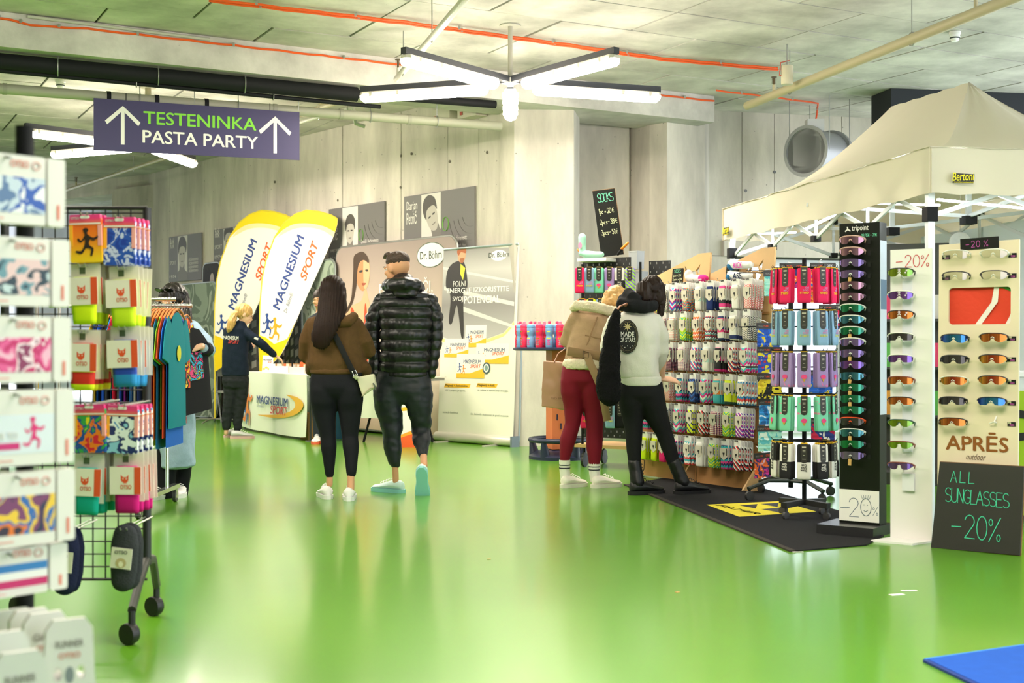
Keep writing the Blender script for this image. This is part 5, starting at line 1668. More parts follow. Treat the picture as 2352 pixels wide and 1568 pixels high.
g.rows(Lg, [(855, 512, 570, .11), (875, 511, 572, .125), (890, 513, 570, .11)], .11)
g.leg(Lg, [(529, 882, 34), (529, 910, 30), (524, 940, 26), (520, 970, 22), (520, 980, 20)])
g.leg(Lg, [(554, 882, 34), (554, 910, 30), (549, 940, 26), (546, 970, 21), (546, 982, 19)])
remesh('jeans', Lg, .0085, m('#23262b', .75, var=.15, vs=15), g.t, 4, fn=fold(.006, 14, 1.5, 3))
shoe(g.t, g.P(514, 1003) * Vector((1, 1, 0)) + Vector((0, .1, 0)), (.7, .7), .25, .095, '#b9bcb8', '#e3b3b8', name='running_shoe')
shoe(g.t, g.P(536, 1006) * Vector((1, 1, 0)) + Vector((0, -.1, 0)), (.98, .2), .26, .095, '#b4b7b4', '#e3b3b8', name='running_shoe')
Hr = MB(hm)
Hr.ball((0, -.018, .03), (.086, .106, .097), 16, 10)
hh = MB(); hh.v, hh.f = list(Hr.v), list(Hr.f)
hh.tube([g.P(547, 716, -.03), g.P(538, 722, -.06), g.P(532, 740, -.1), g.P(528, 755, -.1), g.P(524, 764, -.09)], [.03, .045, .05, .042, .015], 10)
remesh('hair', hh, .007, m('#c39b5a', .5, var=.2, vs=40), g.t, 3, fn=strand_fn(.004))
MB().tube([g.P(548, 713, -.02) + Vector((.0, math.cos(q) * .03, math.sin(q) * .03)) for q in [i * PI / 5 for i in range(10)]], .008, 6, closed=True).build('hair_tie', m('#9a6a50', .7), g.t)

# ---- woman behind the clothes rail
g = Fig(9.78, 405, 'dark-haired woman with sunglasses on her head behind the clothes rail')
B = MB()
hm = head_mesh(B, g.P(397, 690), (-.35, -.9, -.25))
B.limb([(g.P(402, 712), .05), (g.P(405, 732), .054)])
g.rows(B, [(728, 385, 425, .07), (742, 365, 445, .09), (800, 372, 438, .1), (880, 370, 440, .1), (925, 366, 444, .11)], .1)
g.leg(B, [(386, 920, 52), (385, 990, 42), (382, 1040, 34), (378, 1105, 22), (378, 1140, 20)], .84)
g.leg(B, [(424, 920, 52, .1), (424, 990, 42, .1), (420, 1040, 34, .12), (416, 1105, 22, .14), (416, 1140, 20, .14)], .84)
B.limb([(g.P(440, 750), .045), (g.P(478, 800, -.08), .038), (g.P(462, 796, -.28), .028)])
hand_mesh(B, g.P(461, 796, -.29), (-.85, -.35, .1), (0, -.4, .9), 1, .9, 1.05)
B.limb([(g.P(368, 750), .045), (g.P(352, 800, -.05), .038), (g.P(362, 790, -.2), .028)])
hand_mesh(B, g.P(362, 790, -.21), (.3, -.8, .2), (0, 0, 1), 1, .9)
remesh('body', B, .0075, SKINL, g.t, 3)
face(g.t, hm)
J = MB()
g.rows(J, [(728, 380, 428, .08), (742, 360, 448, .12), (800, 362, 446, .135), (880, 360, 448, .14), (990, 366, 446, .15), (1070, 372, 446, .15)], .13)
J.limb([(g.P(440, 752), g.r(19)), (g.P(470, 785, -.05), g.r(18)), (g.P(480, 803, -.12), g.r(16)), (g.P(470, 800, -.24), g.r(13))])
J.limb([(g.P(368, 752), g.r(18)), (g.P(354, 800, -.04), g.r(17)), (g.P(360, 794, -.16), g.r(13))])
remesh('denim_coat', J, .0095, m('#9fb6cb', .85, var=.12, vs=14, bump=.2, bs=120), g.t, 4, fn=fold(.009, 8, 1.0, 6))
MB().tube([g.P(479, 803, -.1), g.P(469, 799, -.255)], [g.r(16.5), g.r(14.5)], 14).build('cuff', m('#20242c', .8), g.t)
Lg = MB()
g.leg(Lg, [(386, 960, 56), (385, 1010, 52), (381, 1080, 48), (378, 1135, 44), (378, 1148, 42)])
g.leg(Lg, [(424, 960, 52, .12), (424, 1010, 46, .12), (420, 1080, 40, .14), (414, 1140, 36, .16)])
remesh('trousers', Lg, .009, m('#15161a', .8), g.t, 4, fn=fold(.006, 10, .5, 3))
shoe(g.t, g.P(384, 1158) * Vector((1, 1, 0)) + Vector((0, .06, 0)), (-.3, -.9), .24)
shoe(g.t, g.P(416, 1150, .15) * Vector((1, 1, 0)) + Vector((0, .05, 0)), (.1, -.95), .24)
hh = MB(hm).ball((0, -.02, .035), (.092, .108, .1), 16, 10)
Hr = MB(); Hr.v, Hr.f = list(hh.v), list(hh.f)
Hr.tube([g.P(416, 672, .02), g.P(424, 700, .02), g.P(428, 730, -.02), g.P(432, 750, -.08)], [.05, .05, .045, .015], 10)
Hr.tube([g.P(380, 672, .03), g.P(374, 700, .04), g.P(376, 725, .02)], [.045, .045, .02], 10)
remesh('hair', Hr, .007, m('#1a1413', .4, var=.2, vs=40), g.t, 3, fn=strand_fn(.004))
sg = thing('sunglasses', 'black sunglasses pushed up on the dark hair behind the rail', 'sunglasses', g.root)
for s_ in (-1, 1):
    MB(hm @ T(s_ * .042, .085, .1) @ RX(-50)).xz(rrect(.07, .05, .02, 3, None, -.025), -.003, .003).build('lens', m('#15151a', .15), sg)
    MB(hm).tube([(s_ * .078, .075, .1), (s_ * .1, .0, .06), (s_ * .09, -.04, .03)], .004, 6).build('temple', m('#111114', .4), sg)
MB(hm).tube([(-.012, .09, .105), (.012, .09, .105)], .004, 6).build('bridge', m('#111114', .4), sg)

# ---- visitor almost hidden behind the brown jacket
g = Fig(15.15, 742, 'dark-haired visitor mostly hidden behind the woman in the brown jacket')
B = MB()
hm = head_mesh(B, g.P(735, 688), (-.3, -.9, -.1))
B.limb([(g.P(735, 705), .05), (g.P(737, 722), .055)])
g.rows(B, [(720, 722, 752, .07), (730, 712, 764, .09), (780, 716, 760, .1), (830, 716, 760, .1), (865, 714, 762, .11)], .1)
g.leg(B, [(727, 862, 30), (728, 920, 25), (729, 980, 14), (729, 1008, 13)], .84)
g.leg(B, [(750, 862, 30), (750, 920, 25), (750, 980, 14), (750, 1008, 13)], .84)
for sx, ex in ((715, 708), (762, 768)):
    B.limb([(g.P(sx, 736), .044), (g.P(ex, 790), .037), (g.P(ex + (8 if ex < 730 else -8), 840, -.1), .028)])
    hand_mesh(B, g.P(ex + (8 if ex < 730 else -8), 842, -.1), (0, -.2, -1), (-1 if ex < 730 else 1, 0, 0), 1, .5)
remesh('body', B, .0085, SKIN, g.t, 3)
face(g.t, hm)
J = MB()
g.rows(J, [(720, 722, 754, .08), (730, 710, 766, .11), (790, 712, 764, .125), (865, 713, 763, .13)], .12)
for sx, ex in ((715, 708), (762, 768)):
    J.limb([(g.P(sx, 738), g.r(12)), (g.P(ex, 790), g.r(11)), (g.P(ex + (6 if ex < 730 else -6), 830, -.07), g.r(8))])
remesh('pullover', J, .01, m('#2c3238', .85), g.t, 4, fn=fold(.008, 8, 1, 2))
Lg = MB()
g.rows(Lg, [(858, 713, 763, .11), (880, 713, 763, .12)], .11)
g.leg(Lg, [(727, 875, 32), (728, 920, 28), (729, 980, 20), (729, 1000, 19)])
g.leg(Lg, [(750, 875, 32), (750, 920, 28), (750, 980, 20), (750, 1000, 19)])
remesh('trousers', Lg, .01, m('#2a3038', .8), g.t, 4)
for cx in (729, 750):
    shoe(g.t, g.P(cx, 1015) * Vector((1, 1, 0)) + Vector((0, .06, 0)), (0, -1), .26, .095, '#d8d6d2', '#e86a4a')
hh = MB(hm).ball((0, -.02, .035), (.09, .106, .096), 16, 10).ball((0, -.04, -.03), (.08, .07, .09), 12, 8)
remesh('hair', hh, .008, m('#2a1b14', .5, var=.2, vs=40), g.t, 2)
# ---------------------------------------------------------------- plywood sock wall
SWR = Vector((1.925, 10.15, 0)); SWL = SWR + Vector((-.541, .841, 0)) * 1.5
SWM = frame(SWL, SWR, R(5))
PLY = m('#cfa873', .6, var=.08, vs=5); CARDB = m('#b98a58', .85, var=.06, vs=8)
def cut(mb, holes, name, mt, parent):
    """a board with openings sawn through it"""
    me = mb.mesh('b'); o = bpy.data.objects.new('b', me); COL.objects.link(o)
    tmp = []
    for h_ in holes:
        if sum(a[0] * b[1] - b[0] * a[1] for a, b in zip(h_, h_[1:] + h_[:1])) < 0:
            h_ = h_[::-1]
        c = bpy.data.objects.new('c', MB().xz(h_, -.2, .2).mesh('c')); COL.objects.link(c); tmp.append(c)
        md = o.modifiers.new('b', 'BOOLEAN'); md.operation = 'DIFFERENCE'; md.object = c; md.solver = 'EXACT'
    me2 = bpy.data.meshes.new_from_object(o.evaluated_get(bpy.context.evaluated_depsgraph_get()))
    for q in tmp + [o]:
        bpy.data.objects.remove(q)
    me2.materials.clear(); me2.name = name
    return link(name, me2, mt, parent)
ROWZ = (1.633, 1.388, 1.136, .88, .626, .368)
for pnl in range(2):
    t = thing('sock_wall', ('plywood sock wall with a sawn fox head, standing next to the wire trolley', 'plywood sock wall with a sawn fox head, standing next to the sock spinner')[pnl], 'display', SWM @ T(.755 * pnl, 0, 0))
    fx, fz = .52, 1.72
    def q(a, b): return (fx + a * .105, fz + b * .105)
    holes = [[q(-.95, 1.0), q(-.45, .55), q(-.75, .0)], [q(.95, 1.05), q(.75, .05), q(.45, .55)],
             [q(-.38, .5), q(.38, .52), q(.55, .1), q(0, .25), q(-.55, .08)],
             [q(-.8, -.15), q(-.1, .1), q(-.1, -1.0)], [q(.8, -.12), q(.1, -1.0), q(.1, .1)]]
    top = MB().xz([(0, 1.2), (.74, 1.2), (.74, 1.92), (.6, 1.92), (0, 1.74)], 0, .018)
    cut(top, holes, 'headboard', PLY, t)
    MB().box((.37, .009, .605), (.74, .018, 1.19)).build('panel', CARDB, t, smooth=False)
    for x_ in (.72,):
        MB().add([(x_ - .009, 0, 0), (x_ + .009, 0, 0), (x_ + .009, -.16, .006), (x_ - .009, -.16, .006), (x_ - .009, 0, .24), (x_ + .009, 0, .24)], [(0, 1, 2, 3), (0, 3, 4), (1, 5, 2), (3, 2, 5, 4), (0, 4, 5, 1)]).build('foot', PLY, t, smooth=False)
    for z_ in ROWZ:
        MB().box((.37, -.008, z_ + .01), (.72, .012, .02)).build('hook_rail', m('#a97a48', .7), t, smooth=False)
        for c in range(5):
            x_ = .075 + c * .147
            MB().tube([(x_, 0, z_ + .012), (x_, -.24, z_ + .012), (x_, -.25, z_ + .03)], .0025, 5).build('hook', STEEL, t)
# sock packs
def sock_body(wd=.076, ln=.19, th=.013, top=-.03):
    mb = MB(); rs = []
    for u, a, b in ((0, .8, .4), (.03, .97, .8), (.2, 1, 1), (.5, .98, 1.0), (.62, 1.0, 1.25), (.9, .98, 1.2), (.98, .95, .8), (1, .85, .3)):
        rs.append([(wd / 2 * a * math.copysign(abs(math.cos(2 * PI * j / 10)) ** .5, math.cos(2 * PI * j / 10)), th / 2 * b * math.copysign(abs(math.sin(2 * PI * j / 10)) ** .45, math.sin(2 * PI * j / 10)), top - ln * u) for j in range(10)])
    return mb.rings(rs)
WHC = m('#efefec', .5); CRM = m('#ddd6c6', .6); BLK2 = m('#1a1a1c', .6)
CARD_ME = MB().xz([(-.043, -.15), (.043, -.15), (.043, .0), (.03, .018), (-.03, .018), (-.043, 0)], .0072, .009).mesh('header_card')
CARD_ME.materials.append(WHC)
BAND_ME = MB().xz([(-.0405, -.052), (.0405, -.052), (.0405, -.12), (0, -.15), (-.0405, -.12)], -.0095, -.0085).mesh('band'); BAND_ME.materials.append(CRM)
LOGO = MB().flat([(-.011, -.083), (-.006, -.09), (0, -.087), (.006, -.09), (.011, -.083), (.01, -.101), (.004, -.107), (.003, -.116), (0, -.122), (-.003, -.116), (-.004, -.107), (-.01, -.101)], -.0105).mesh('wolf_logo'); LOGO.materials.append(BLK2)
LBL = MB().flat([(-.028, .002), (.006, .002), (.006, .016), (-.028, .016)], .0062).mesh('label_print'); LBL.materials.append(BLK2)
STR = MB().flat([(.028, -.056), (.036, -.056), (.036, -.112), (.028, -.112)], -.0105).mesh('text_strip'); STR.materials.append(BLK2)
def design(kind, cols, k, low=None):
    return pat(kind, cols, k, .8, low=low, z0=-.165 if low else None, z1=None)
DS = {  # printed designs: words, material
 'wd': ('white and black diagonal stripes', design('diag', ['#f2f0ea', '#f2f0ea', '#23252b'], 70)),
 'bpc': ('blue purple and magenta chevrons', design('chev', ['#3aa0d8', '#6a2fae', '#e21c86', '#f4f1ee'], 22)),
 'oc': ('orange and teal chevrons', design('chev', ['#f2592a', '#2aa3b8', '#f7a23a', '#1d7fae'], 22)),
 'mint': ('white and mint toes', design('band', ['#eceae2', '#eceae2', '#bfe6da'], 9)),
 'nv': ('plain navy knit', m('#22346b', .85)),
 'bl': ('white with pink-black band', design('band', ['#f0eee6', '#f0eee6', '#f0eee6', '#e23d8a', '#23252b'], 7)),
 'pw': ('plain white knit', m('#f1efe8', .85)),
 'rd': ('white and red diagonal stripes', design('diag', ['#f2efe9', '#e0443c'], 75)),
 'dn': ('red and navy dots', design('dots', ['#f2efe9', '#f2efe9', '#d8382e', '#22346b'], 34)),
 'dw': ('white with coral dots', design('dots', ['#f4f1ea', '#f4f1ea', '#f4f1ea', '#ef5a4a'], 38)),
 'gy': ('green and yellow chevrons', design('chev', ['#c6e02a', '#7fc83a', '#f2f03a', '#20b0a0'], 22)),
 'oz': ('orange and white zigzags', design('zig', ['#f68a3a', '#f6f2ec', '#f2604a'], 32)),
 'nz': ('navy red and teal zigzags', design('zig', ['#1f2f5c', '#e0453c', '#25b0b4', '#f2f0ea'], 26)),
 'pn': ('pink top and navy border', design('band', ['#f1eee8', '#ea3f86', '#22346b', '#f1eee8'], 11)),
 'wn': ('white knit with navy edge', design('band', ['#f1efe8', '#f1efe8', '#22346b'], 11)),
 'rb': ('coral dots above black stripes', design('diag', ['#1c2233', '#f1eee6'], 70)),
 'tr': ('teal and red wedges', design('diag', ['#1fa0b8', '#e0453c', '#f4f0ea'], 20)),
 'nd': ('navy knit with small dots', design('dots', ['#1d2440', '#1d2440', '#e2506a', '#37b7b8'], 42)),
 'wdt': ('white knit with teal dots', design('dots', ['#f3f1ea', '#f3f1ea', '#e33a7a', '#22a3a8'], 42)),
 'pd': ('pink diagonals and a blue toe', design('diag', ['#f4f1ec', '#e2357f', '#2f8fc8'], 24)),
 'bm': ('black knit with magenta top', design('band', ['#191a1e', '#191a1e', '#e2298a'], 10)),
 'nr': ('navy and red wedges', design('diag', ['#22346b', '#f0ede6', '#e2443a'], 24)),
 'tnp': ('teal navy and pink triangles', design('zig', ['#22a5ae', '#1f2f5c', '#e2388a'], 20)),
 'nbc': ('navy and blue chevrons', design('chev', ['#1f3a7a', '#2c62b8', '#1b2c58'], 26)),
 'tmc': ('turquoise and magenta chevrons', design('chev', ['#54c2c8', '#f3f1ea', '#e22a8c'], 18)),
 'ot': ('orange band over turquoise', design('band', ['#45b8c6', '#45b8c6', '#f28a3a'], 9)),
 'gyb': ('dark green top over lime', design('band', ['#d7e62a', '#d7e62a', '#1d4a40'], 10)),
 'bwr': ('blue white and red triangles', design('zig', ['#2d86c4', '#f3f1ea', '#e0443c'], 18)),
 'sl': ('slate grey stripes', design('diag', ['#5d6f82', '#cdd3d6'], 50)),
 'yn': ('yellow and navy wedges', design('diag', ['#d9e62c', '#22346b', '#d9e62c'], 22)),
 'rk': ('red and black wedges', design('diag', ['#e2332e', '#1b1b20', '#f0eee8'], 24)),
 'ny': ('neon yellow knit', m('#d6ea1e', .8)),
 'np': ('neon pink knit', m('#f0287a', .8)),
 'npt': ('navy pink and blue triangles', design('zig', ['#24386e', '#e2388a', '#49a9d8'], 20)),
 'wtt': ('white and teal triangles', design('zig', ['#f2f0ea', '#34b0b8', '#e0443c'], 20)),
 'mp': ('magenta and purple wedges', design('diag', ['#c42a9a', '#f3f1ea', '#5a3aa8'], 30)),
}
ROWS = [
 ['rk', 'ny', 'wd', 'bpc', 'oc', 'mint', 'nv', 'bl', 'pw', 'rd'],
 ['oc', 'tr', 'dn', 'dw', 'gy', 'oz', 'nz', 'pn', 'wn', 'rb'],
 ['gy', 'sl', 'tr', 'nd', 'wdt', 'pd', 'mint', 'bm', 'nr', 'tmc'],
 ['bpc', 'yn', 'pw', 'rd', 'tnp', 'nbc', 'tmc', 'ot', 'gyb', 'bwr'],
 ['yn', 'tnp', 'bwr', 'sl', 'tmc', 'yn', 'rk', 'dn', 'gy', 'mp'],
 ['ny', 'ny', 'ny', 'np', 'npt', 'wtt', 'pw', 'gy', 'tnp', 'rk'],
]
RN = ('top', 'second', 'third', 'fourth', 'fifth', 'lowest')
_sk = {}
def sock_proto(key, full):
    if (key, full) in _sk:
        return dup(_sk[(key, full)])
    words, mt = DS[key]
    if ('me', key) not in _sk:
        me = sock_body().mesh('sock', 2); me.materials.append(mt); _sk[('me', key)] = me
    t = thing('sock_pack', 'x', 'socks')
    link('sock', _sk[('me', key)], None, t)
    link('header_card', CARD_ME, None, t)
    link('band', BAND_ME, None, t)
    if full:
        link('wolf_logo', LOGO, None, t)
        link('label_print', LBL, None, t)
        link('text_strip', STR, None, t)
    _sk[(key, full)] = t
    return t
rnd = random.Random(3)
seen = set()
for r_, row in enumerate(ROWS):
    for c, key in enumerate(row):
        n = (5 if c > 2 else 4) if not (c < 2 and r_ < 4) else 2
        pnl, ci = divmod(c, 5)
        x_ = .755 * pnl + .075 + ci * .147
        w_ = DS[key][0]
        side = 'trolley' if c < 5 else 'spinner'
        lb = 'pack, %s, %s row of the %s-side sock wall' % (w_, RN[r_], side)
        for k in range(n):
            front = k == n - 1
            o = sock_proto(key, front)
            y_ = -.07 - k * .03 - rnd.uniform(0, .006)
            o.matrix_world = SWM @ T(x_ + rnd.uniform(-.004, .004), y_, ROWZ[r_] + .004) @ RX(5) @ RZ(rnd.uniform(-3, 3)) @ RY(rnd.uniform(-2, 2))
            o['label'] = ('front ', 'second ', 'third ', 'fourth ', 'fifth ')[n - 1 - k] + lb
            o['group'] = '%s packs hanging on the sock wall, %s row' % (w_, RN[r_])
# chalk price cards and sock-covered display feet on the wall top
CHG, CHY, CHP = m('#7fe0b8', .8), m('#e8eec0', .8), m('#d86ac0', .8)
CHB = m('#1c1d1b', .75, bump=.1, bs=10)
for pnl, x_, lb in ((0, .27, 'small chalk price card on the fox board next to the wire trolley'), (1, .2, 'small chalk price card on the fox board next to the sock spinner')):
    t = thing('price_card', lb, 'price sign', SWM @ T(.755 * pnl + x_, -.008, 1.655) @ RZ(0))
    MB().box((.07, .002, .075), (.14, .004, .15)).build('board', CHB, t, smooth=False)
    hand('SOCKS', CHG, t, .025, .115, .025, t=.1, y=-.001)
    for k, s_ in enumerate(('1 pair = 20 €', '2 pairs = 38 €', '3 pairs = 51 €')):
        hand(s_, CHY, t, .012, .08 - .032 * k, .018, adv=.6, t=.14, y=-.001)
def foot_form(label, M, mt, parts, L=.2, tall=.17):
    t = thing('sock_form', label, 'display foot', M)
    b = MB()
    b.limb([((0, 0, tall), .038), ((0, 0, tall * .6), .033), ((.0, 0, .05), .037), ((.04, 0, .04), .036), ((L * .6, 0, .034), .032), ((L, 0, .032), .028)])
    remesh('sock', b, .006, mt, t, 6)
    parts(t)
    return t
def pinkparts(t):
    b = MB().limb([((.16, 0, .034), .034), ((.2, 0, .033), .032), ((.215, 0, .033), .026)])
    remesh('toe', b, .006, m('#f2318e', .8), t, 3)
    for k in range(3):
        MB().tube([(.155, -.036 + .012 * k, .025 + .016 * k), (.2, -.034 + .012 * k, .025 + .015 * k)], .003, 5).build('toe_stripe', m('#f4e6ee', .8), t)
foot_form('display foot in a white sock with pink toe lying on the sock wall', SWM @ T(.57, -.07, 1.66) @ RX(5), m('#efe6e6', .85), pinkparts, .2, .08)
def kick(word, cols):
    def f(t):
        text(word, m(cols, .7), t, .06, .012, .1, .045, -.0375, .03)
        b = MB().limb([((-.005, 0, .036), .0385), ((.01, 0, .036), .0385)])
        remesh('heel_patch', b, .006, m('#2d6f9e', .85), t, 2)
    return f
foot_form('display foot in a white sock reading KICK, upper one of two', SWM @ T(1.08, -.06, 1.748) @ RX(5), m('#eef0ee', .85), kick('KICK', '#e22fb8'), .22, .05)
foot_form('display foot in a white sock reading ASS, lower one of two', SWM @ T(1.08, -.06, 1.662) @ RX(5), m('#eef0ee', .85), kick('ASS', '#1f2f55'), .22, .05)

# ---------------------------------------------------------------- statement socks used on the trolley and the spinner
TAGM, YTAG = m('#2b2925', .5), m('#f2c21c', .6)
TAG_ME = MB().xz([(-.022, .005), (-.022, -.1), (-.016, -.115), (0, -.12), (.016, -.115), (.022, -.1), (.022, .005)], -.0085, -.0075).mesh('paper_tag'); TAG_ME.materials.append(TAGM)
CLP_ME = MB().box((0, 0, .006), (.046, .012, .008)).mesh('yellow_clip'); CLP_ME.materials.append(YTAG)
TPR = MB()
for z_, w_ in ((-.02, .026), (-.04, .018), (-.047, .018), (-.07, .012), (-.095, .022)):
    TPR.box((0, -.0092, z_ + .002), (w_, .0004, .008 if z_ == -.02 else .003)) if False else TPR.flat([(-w_ / 2, z_), (w_ / 2, z_), (w_ / 2, z_ + (.008 if z_ == -.02 else .003)), (-w_ / 2, z_ + (.008 if z_ == -.02 else .003))], -.0093)
TPR_ME = TPR.mesh('tag_print'); TPR_ME.materials.append(m('#cfc8b4', .6))
GS = {
 'pink': ('hot pink', m('#f02d64', .85), ('#f2d21e', '#c9a0e0')),
 'blue': ('light blue', m('#8fb6d6', .85), ('#e6e23a', '#f07ab8')),
 'lilac': ('lilac speckled', pat('blot', ['#a58bc4', '#a58bc4', '#a58bc4', '#a58bc4', '#e879b8'], 22, .85), None),
 'mint': ('mint speckled', pat('blot', ['#7fd8b4', '#7fd8b4', '#7fd8b4', '#7fd8b4', '#e88aa8'], 22, .85, off=3), None),
 'bw': ('black and white', pat('band', ['#efece2', '#1a1a1c'], 4.4, .85, off=.0), 'get'),
 'wb': ('white above black', pat('band', ['#1a1a1c', '#efece2'], 4.4, .85, off=.0), 'get2'),
 'black': ('black', m('#1d1d20', .85), None),
 'lime': ('lime and violet striped', pat('diag', ['#a5e04a', '#8a78c8'], 30, .85), None),
 'orange': ('white and orange', pat('band', ['#efece4', '#ef6a2c'], 9, .85), None),
 'yellow': ('neon yellow', m('#dcea2a', .85), None),
 'white': ('white', m('#efece4', .85), None),
}
_gk = {}
def gsock(key, full=True, ln=.225, wd=.09):
    kk = (key, full)
    if kk in _gk:
        return dup(_gk[kk])
    words, mt, deco = GS[key]
    t = thing('statement_sock', 'x', 'socks')
    if ('me', key) not in _gk:
        me = sock_body(wd, ln, .012, .0).mesh('sock', 2); me.materials.append(mt); _gk[('me', key)] = me
    link('sock', _gk[('me', key)], None, t)
    link('yellow_clip', CLP_ME, None, t)
    link('paper_tag', TAG_ME, None, t)
    if full:
        tag(link('lettering', TPR_ME, None, t), kind='stuff')
        if isinstance(deco, tuple):
            text('GIRLS', m(deco[0], .7), t, .03, -.155, .055, .014, -.011, .04, rot=PI)
            text('CAN', m(deco[1], .7), t, .03, -.138, .035, .012, -.011, .04, rot=PI)
            text('DO', m(deco[1], .7), t, .03, -.123, .022, .012, -.011, .04, rot=PI)
        elif deco in ('get', 'get2'):
            c_ = m('#1a1a1c', .7) if deco == 'get' else m('#efece2', .7)
            text('Get', c_, t, .018, -.125, .034, .016, -.011, .04, rot=PI)
            text('Shit', c_, t, .018, -.143, .038, .014, -.011, .04, rot=PI)
            text('Done.', c_, t, .018, -.16, .04, .014, -.011, .04, rot=PI)
        elif key in ('lilac', 'mint'):
            printed(ell(0, -.155, .02, .015, 10), m('#e8508a', .7), t, -.0112, 'ice_print')
            printed([(-.014, -.162), (.014, -.162), (0, -.19)], m('#c9a23a', .7), t, -.011, 'cone_print')
    _gk[kk] = t
    return t
# spinner
SPC = Vector((1.94, 8.67, 0))
t = thing('sock_spinner', 'black wheeled spinner rack hung with tiers of statement socks', 'rack', SPC)
MB().tube([(0, 0, .1), (0, 0, 1.72)], .015, 10).build('pole', BLK, t)
for k in range(4):
    a = R(38 + 90 * k)
    d = Vector((math.cos(a), math.sin(a), 0))
    MB().bar((0, 0, .105), d * .2 + Vector((0, 0, .095)), .04, .035).build('base_arm', m('#1d1e1d', .5), t)
    e = d * .185
    cs = MB().lathe([(.012, 0), (.012, .06)], 8, e + Vector((0, 0, .03))).build('caster', m('#26262a', .5), t)
    MB().lathe([(.01, -.012), (.027, -.01), (.027, .01), (.01, .012)], 14, e + Vector((0, 0, .027)), (d.y, -d.x, 0)).build('wheel', m('#3a3a3c', .5), cs)
TZ = (1.625, 1.348, 1.075, .79, .48)
TK = ('pink', 'blue', 'lilac', 'mint', 'bw')
for i, z_ in enumerate(TZ):
    MB().tube([(.1 * math.cos(q), .1 * math.sin(q), z_ + .03) for q in [j * PI / 10 for j in range(20)]], .004, 6, closed=True).build('ring', BLK, t)
    for k in range(9):
        th = R(-149 + 34 * k)
        d = Vector((math.sin(th), -math.cos(th), 0))
        MB().tube([d * .015 + Vector((0, 0, z_ + .03)), d * .21 + Vector((0, 0, z_ + .03)), d * .22 + Vector((0, 0, z_ + .045))], .003, 5).build('prong', BLK, t)
        for j, rr_ in enumerate((.165, .186, .207)):
            if abs(th) > R(100) and j < 2:
                continue
            key = TK[i]
            if key == 'bw' and k % 2:
                key = 'wb'
            front = j == 2
            o = gsock(key, front)
            p = SPC + d * (rr_ + rnd.uniform(-.006, .006)) + Vector((0, 0, z_ + .018))
            o.matrix_world = T(p) @ Matrix.Rotation(th, 4, 'Z') @ RZ(rnd.uniform(-3, 3)) @ RX(rnd.uniform(-3, 0))
            o['label'] = '%s sock, %s on the %s prong, %s spinner tier' % (GS[key][0], ('inner', 'middle', 'outer')[j], ('tent-side', 'neck-tube-side', 'wall-side', 'wall-end', 'aisle-facing', 'carpet-side', 'column-side', 'column-rear', 'tent-rear')[k], ('top', 'second', 'third', 'fourth', 'lowest')[i])
            o['group'] = 'statement socks on the %s spinner tier' % ('top', 'second', 'third', 'fourth', 'lowest')[i]
# pegboard trolley
TRM = frame(at(1338, 790, 12.25) * Vector((1, 1, 0)), at(1466, 790, 11.95))
t = thing('pegboard_trolley', 'black pegboard trolley on casters holding statement socks', 'rack', TRM)
def pegboard(x0, x1, z0, z1, y_, th=.012, cw_=.03, chh=.04):
    mb = MB()
    nx, nz = max(1, int((x1 - x0) / cw_)), max(1, int((z1 - z0) / chh))
    cw_, chh = (x1 - x0) / nx, (z1 - z0) / nz
    for i in range(nx):
        for j in range(nz):
            a, b = x0 + i * cw_, z0 + j * chh
            o = (i + j) % 2
            O = [(a, b), (a + cw_, b), (a + cw_, b + chh), (a, b + chh)]
            if o:
                for yy in (y_, y_ + th):
                    mb.add([(p[0], yy, p[1]) for p in O], [(0, 1, 2, 3)])
                continue
            I = [(a + cw_ * .36, b + chh * .25), (a + cw_ * .64, b + chh * .25), (a + cw_ * .64, b + chh * .75), (a + cw_ * .36, b + chh * .75)]
            for yy in (y_, y_ + th):
                mb.add([(p[0], yy, p[1]) for p in O + I], [(0, 1, 5, 4), (1, 2, 6, 5), (2, 3, 7, 6), (3, 0, 4, 7)])
            mb.add([(p[0], y_, p[1]) for p in I] + [(p[0], y_ + th, p[1]) for p in I], [(k, (k + 1) % 4, (k + 1) % 4 + 4, k + 4) for k in range(4)])
    for (a, b, c, d) in ((x0, z0, x1, z0), (x1, z0, x1, z1), (x1, z1, x0, z1), (x0, z1, x0, z0)):
        mb.add([(a, y_, b), (c, y_, d), (c, y_ + th, d), (a, y_ + th, b)], [(0, 1, 2, 3)])
    return mb
PEG = m('#17181a', .55)
pegboard(0, .5, .28, 1.95, 0).build('pegboard', PEG, t, smooth=False)
pegboard(.52, .74, .9, 1.93, .35).build('rear_pegboard', PEG, t, smooth=False)
MB().box((.3, .2, .2), (.72, .5, .03)).build('bottom_shelf', PLY, t, smooth=False)
for x_ in (0.0, .6):
    for y_ in (-.0, .4):
        MB().tube([(x_, y_, .2), (x_, y_, 1.9)], .012, 7).build('upright', BLK, t)
        cs = MB().lathe([(.01, 0), (.01, .06)], 8, (x_ + .02, y_, .13)).build('caster', BLK, t)
        MB().lathe([(.01, -.014), (.04, -.012), (.04, .012), (.01, .014)], 14, (x_ + .02, y_, .1), (1, 0, 0)).build('wheel', m('#2a2a2c', .5), cs)
        MB().lathe([(.01, -.014), (.055, -.012), (.055, .012), (.01, .014)], 14, (x_ + .02, y_, .056), (1, 0, 0)).build('tyre', m('#1e1e20', .5), cs)
MB().box((.2, -.1, 1.925), (.3, .2, .03)).build('top_shelf', m('#e9ebe4', .6), t)
def tz(py, Y=11.85): return zof(py, Y)
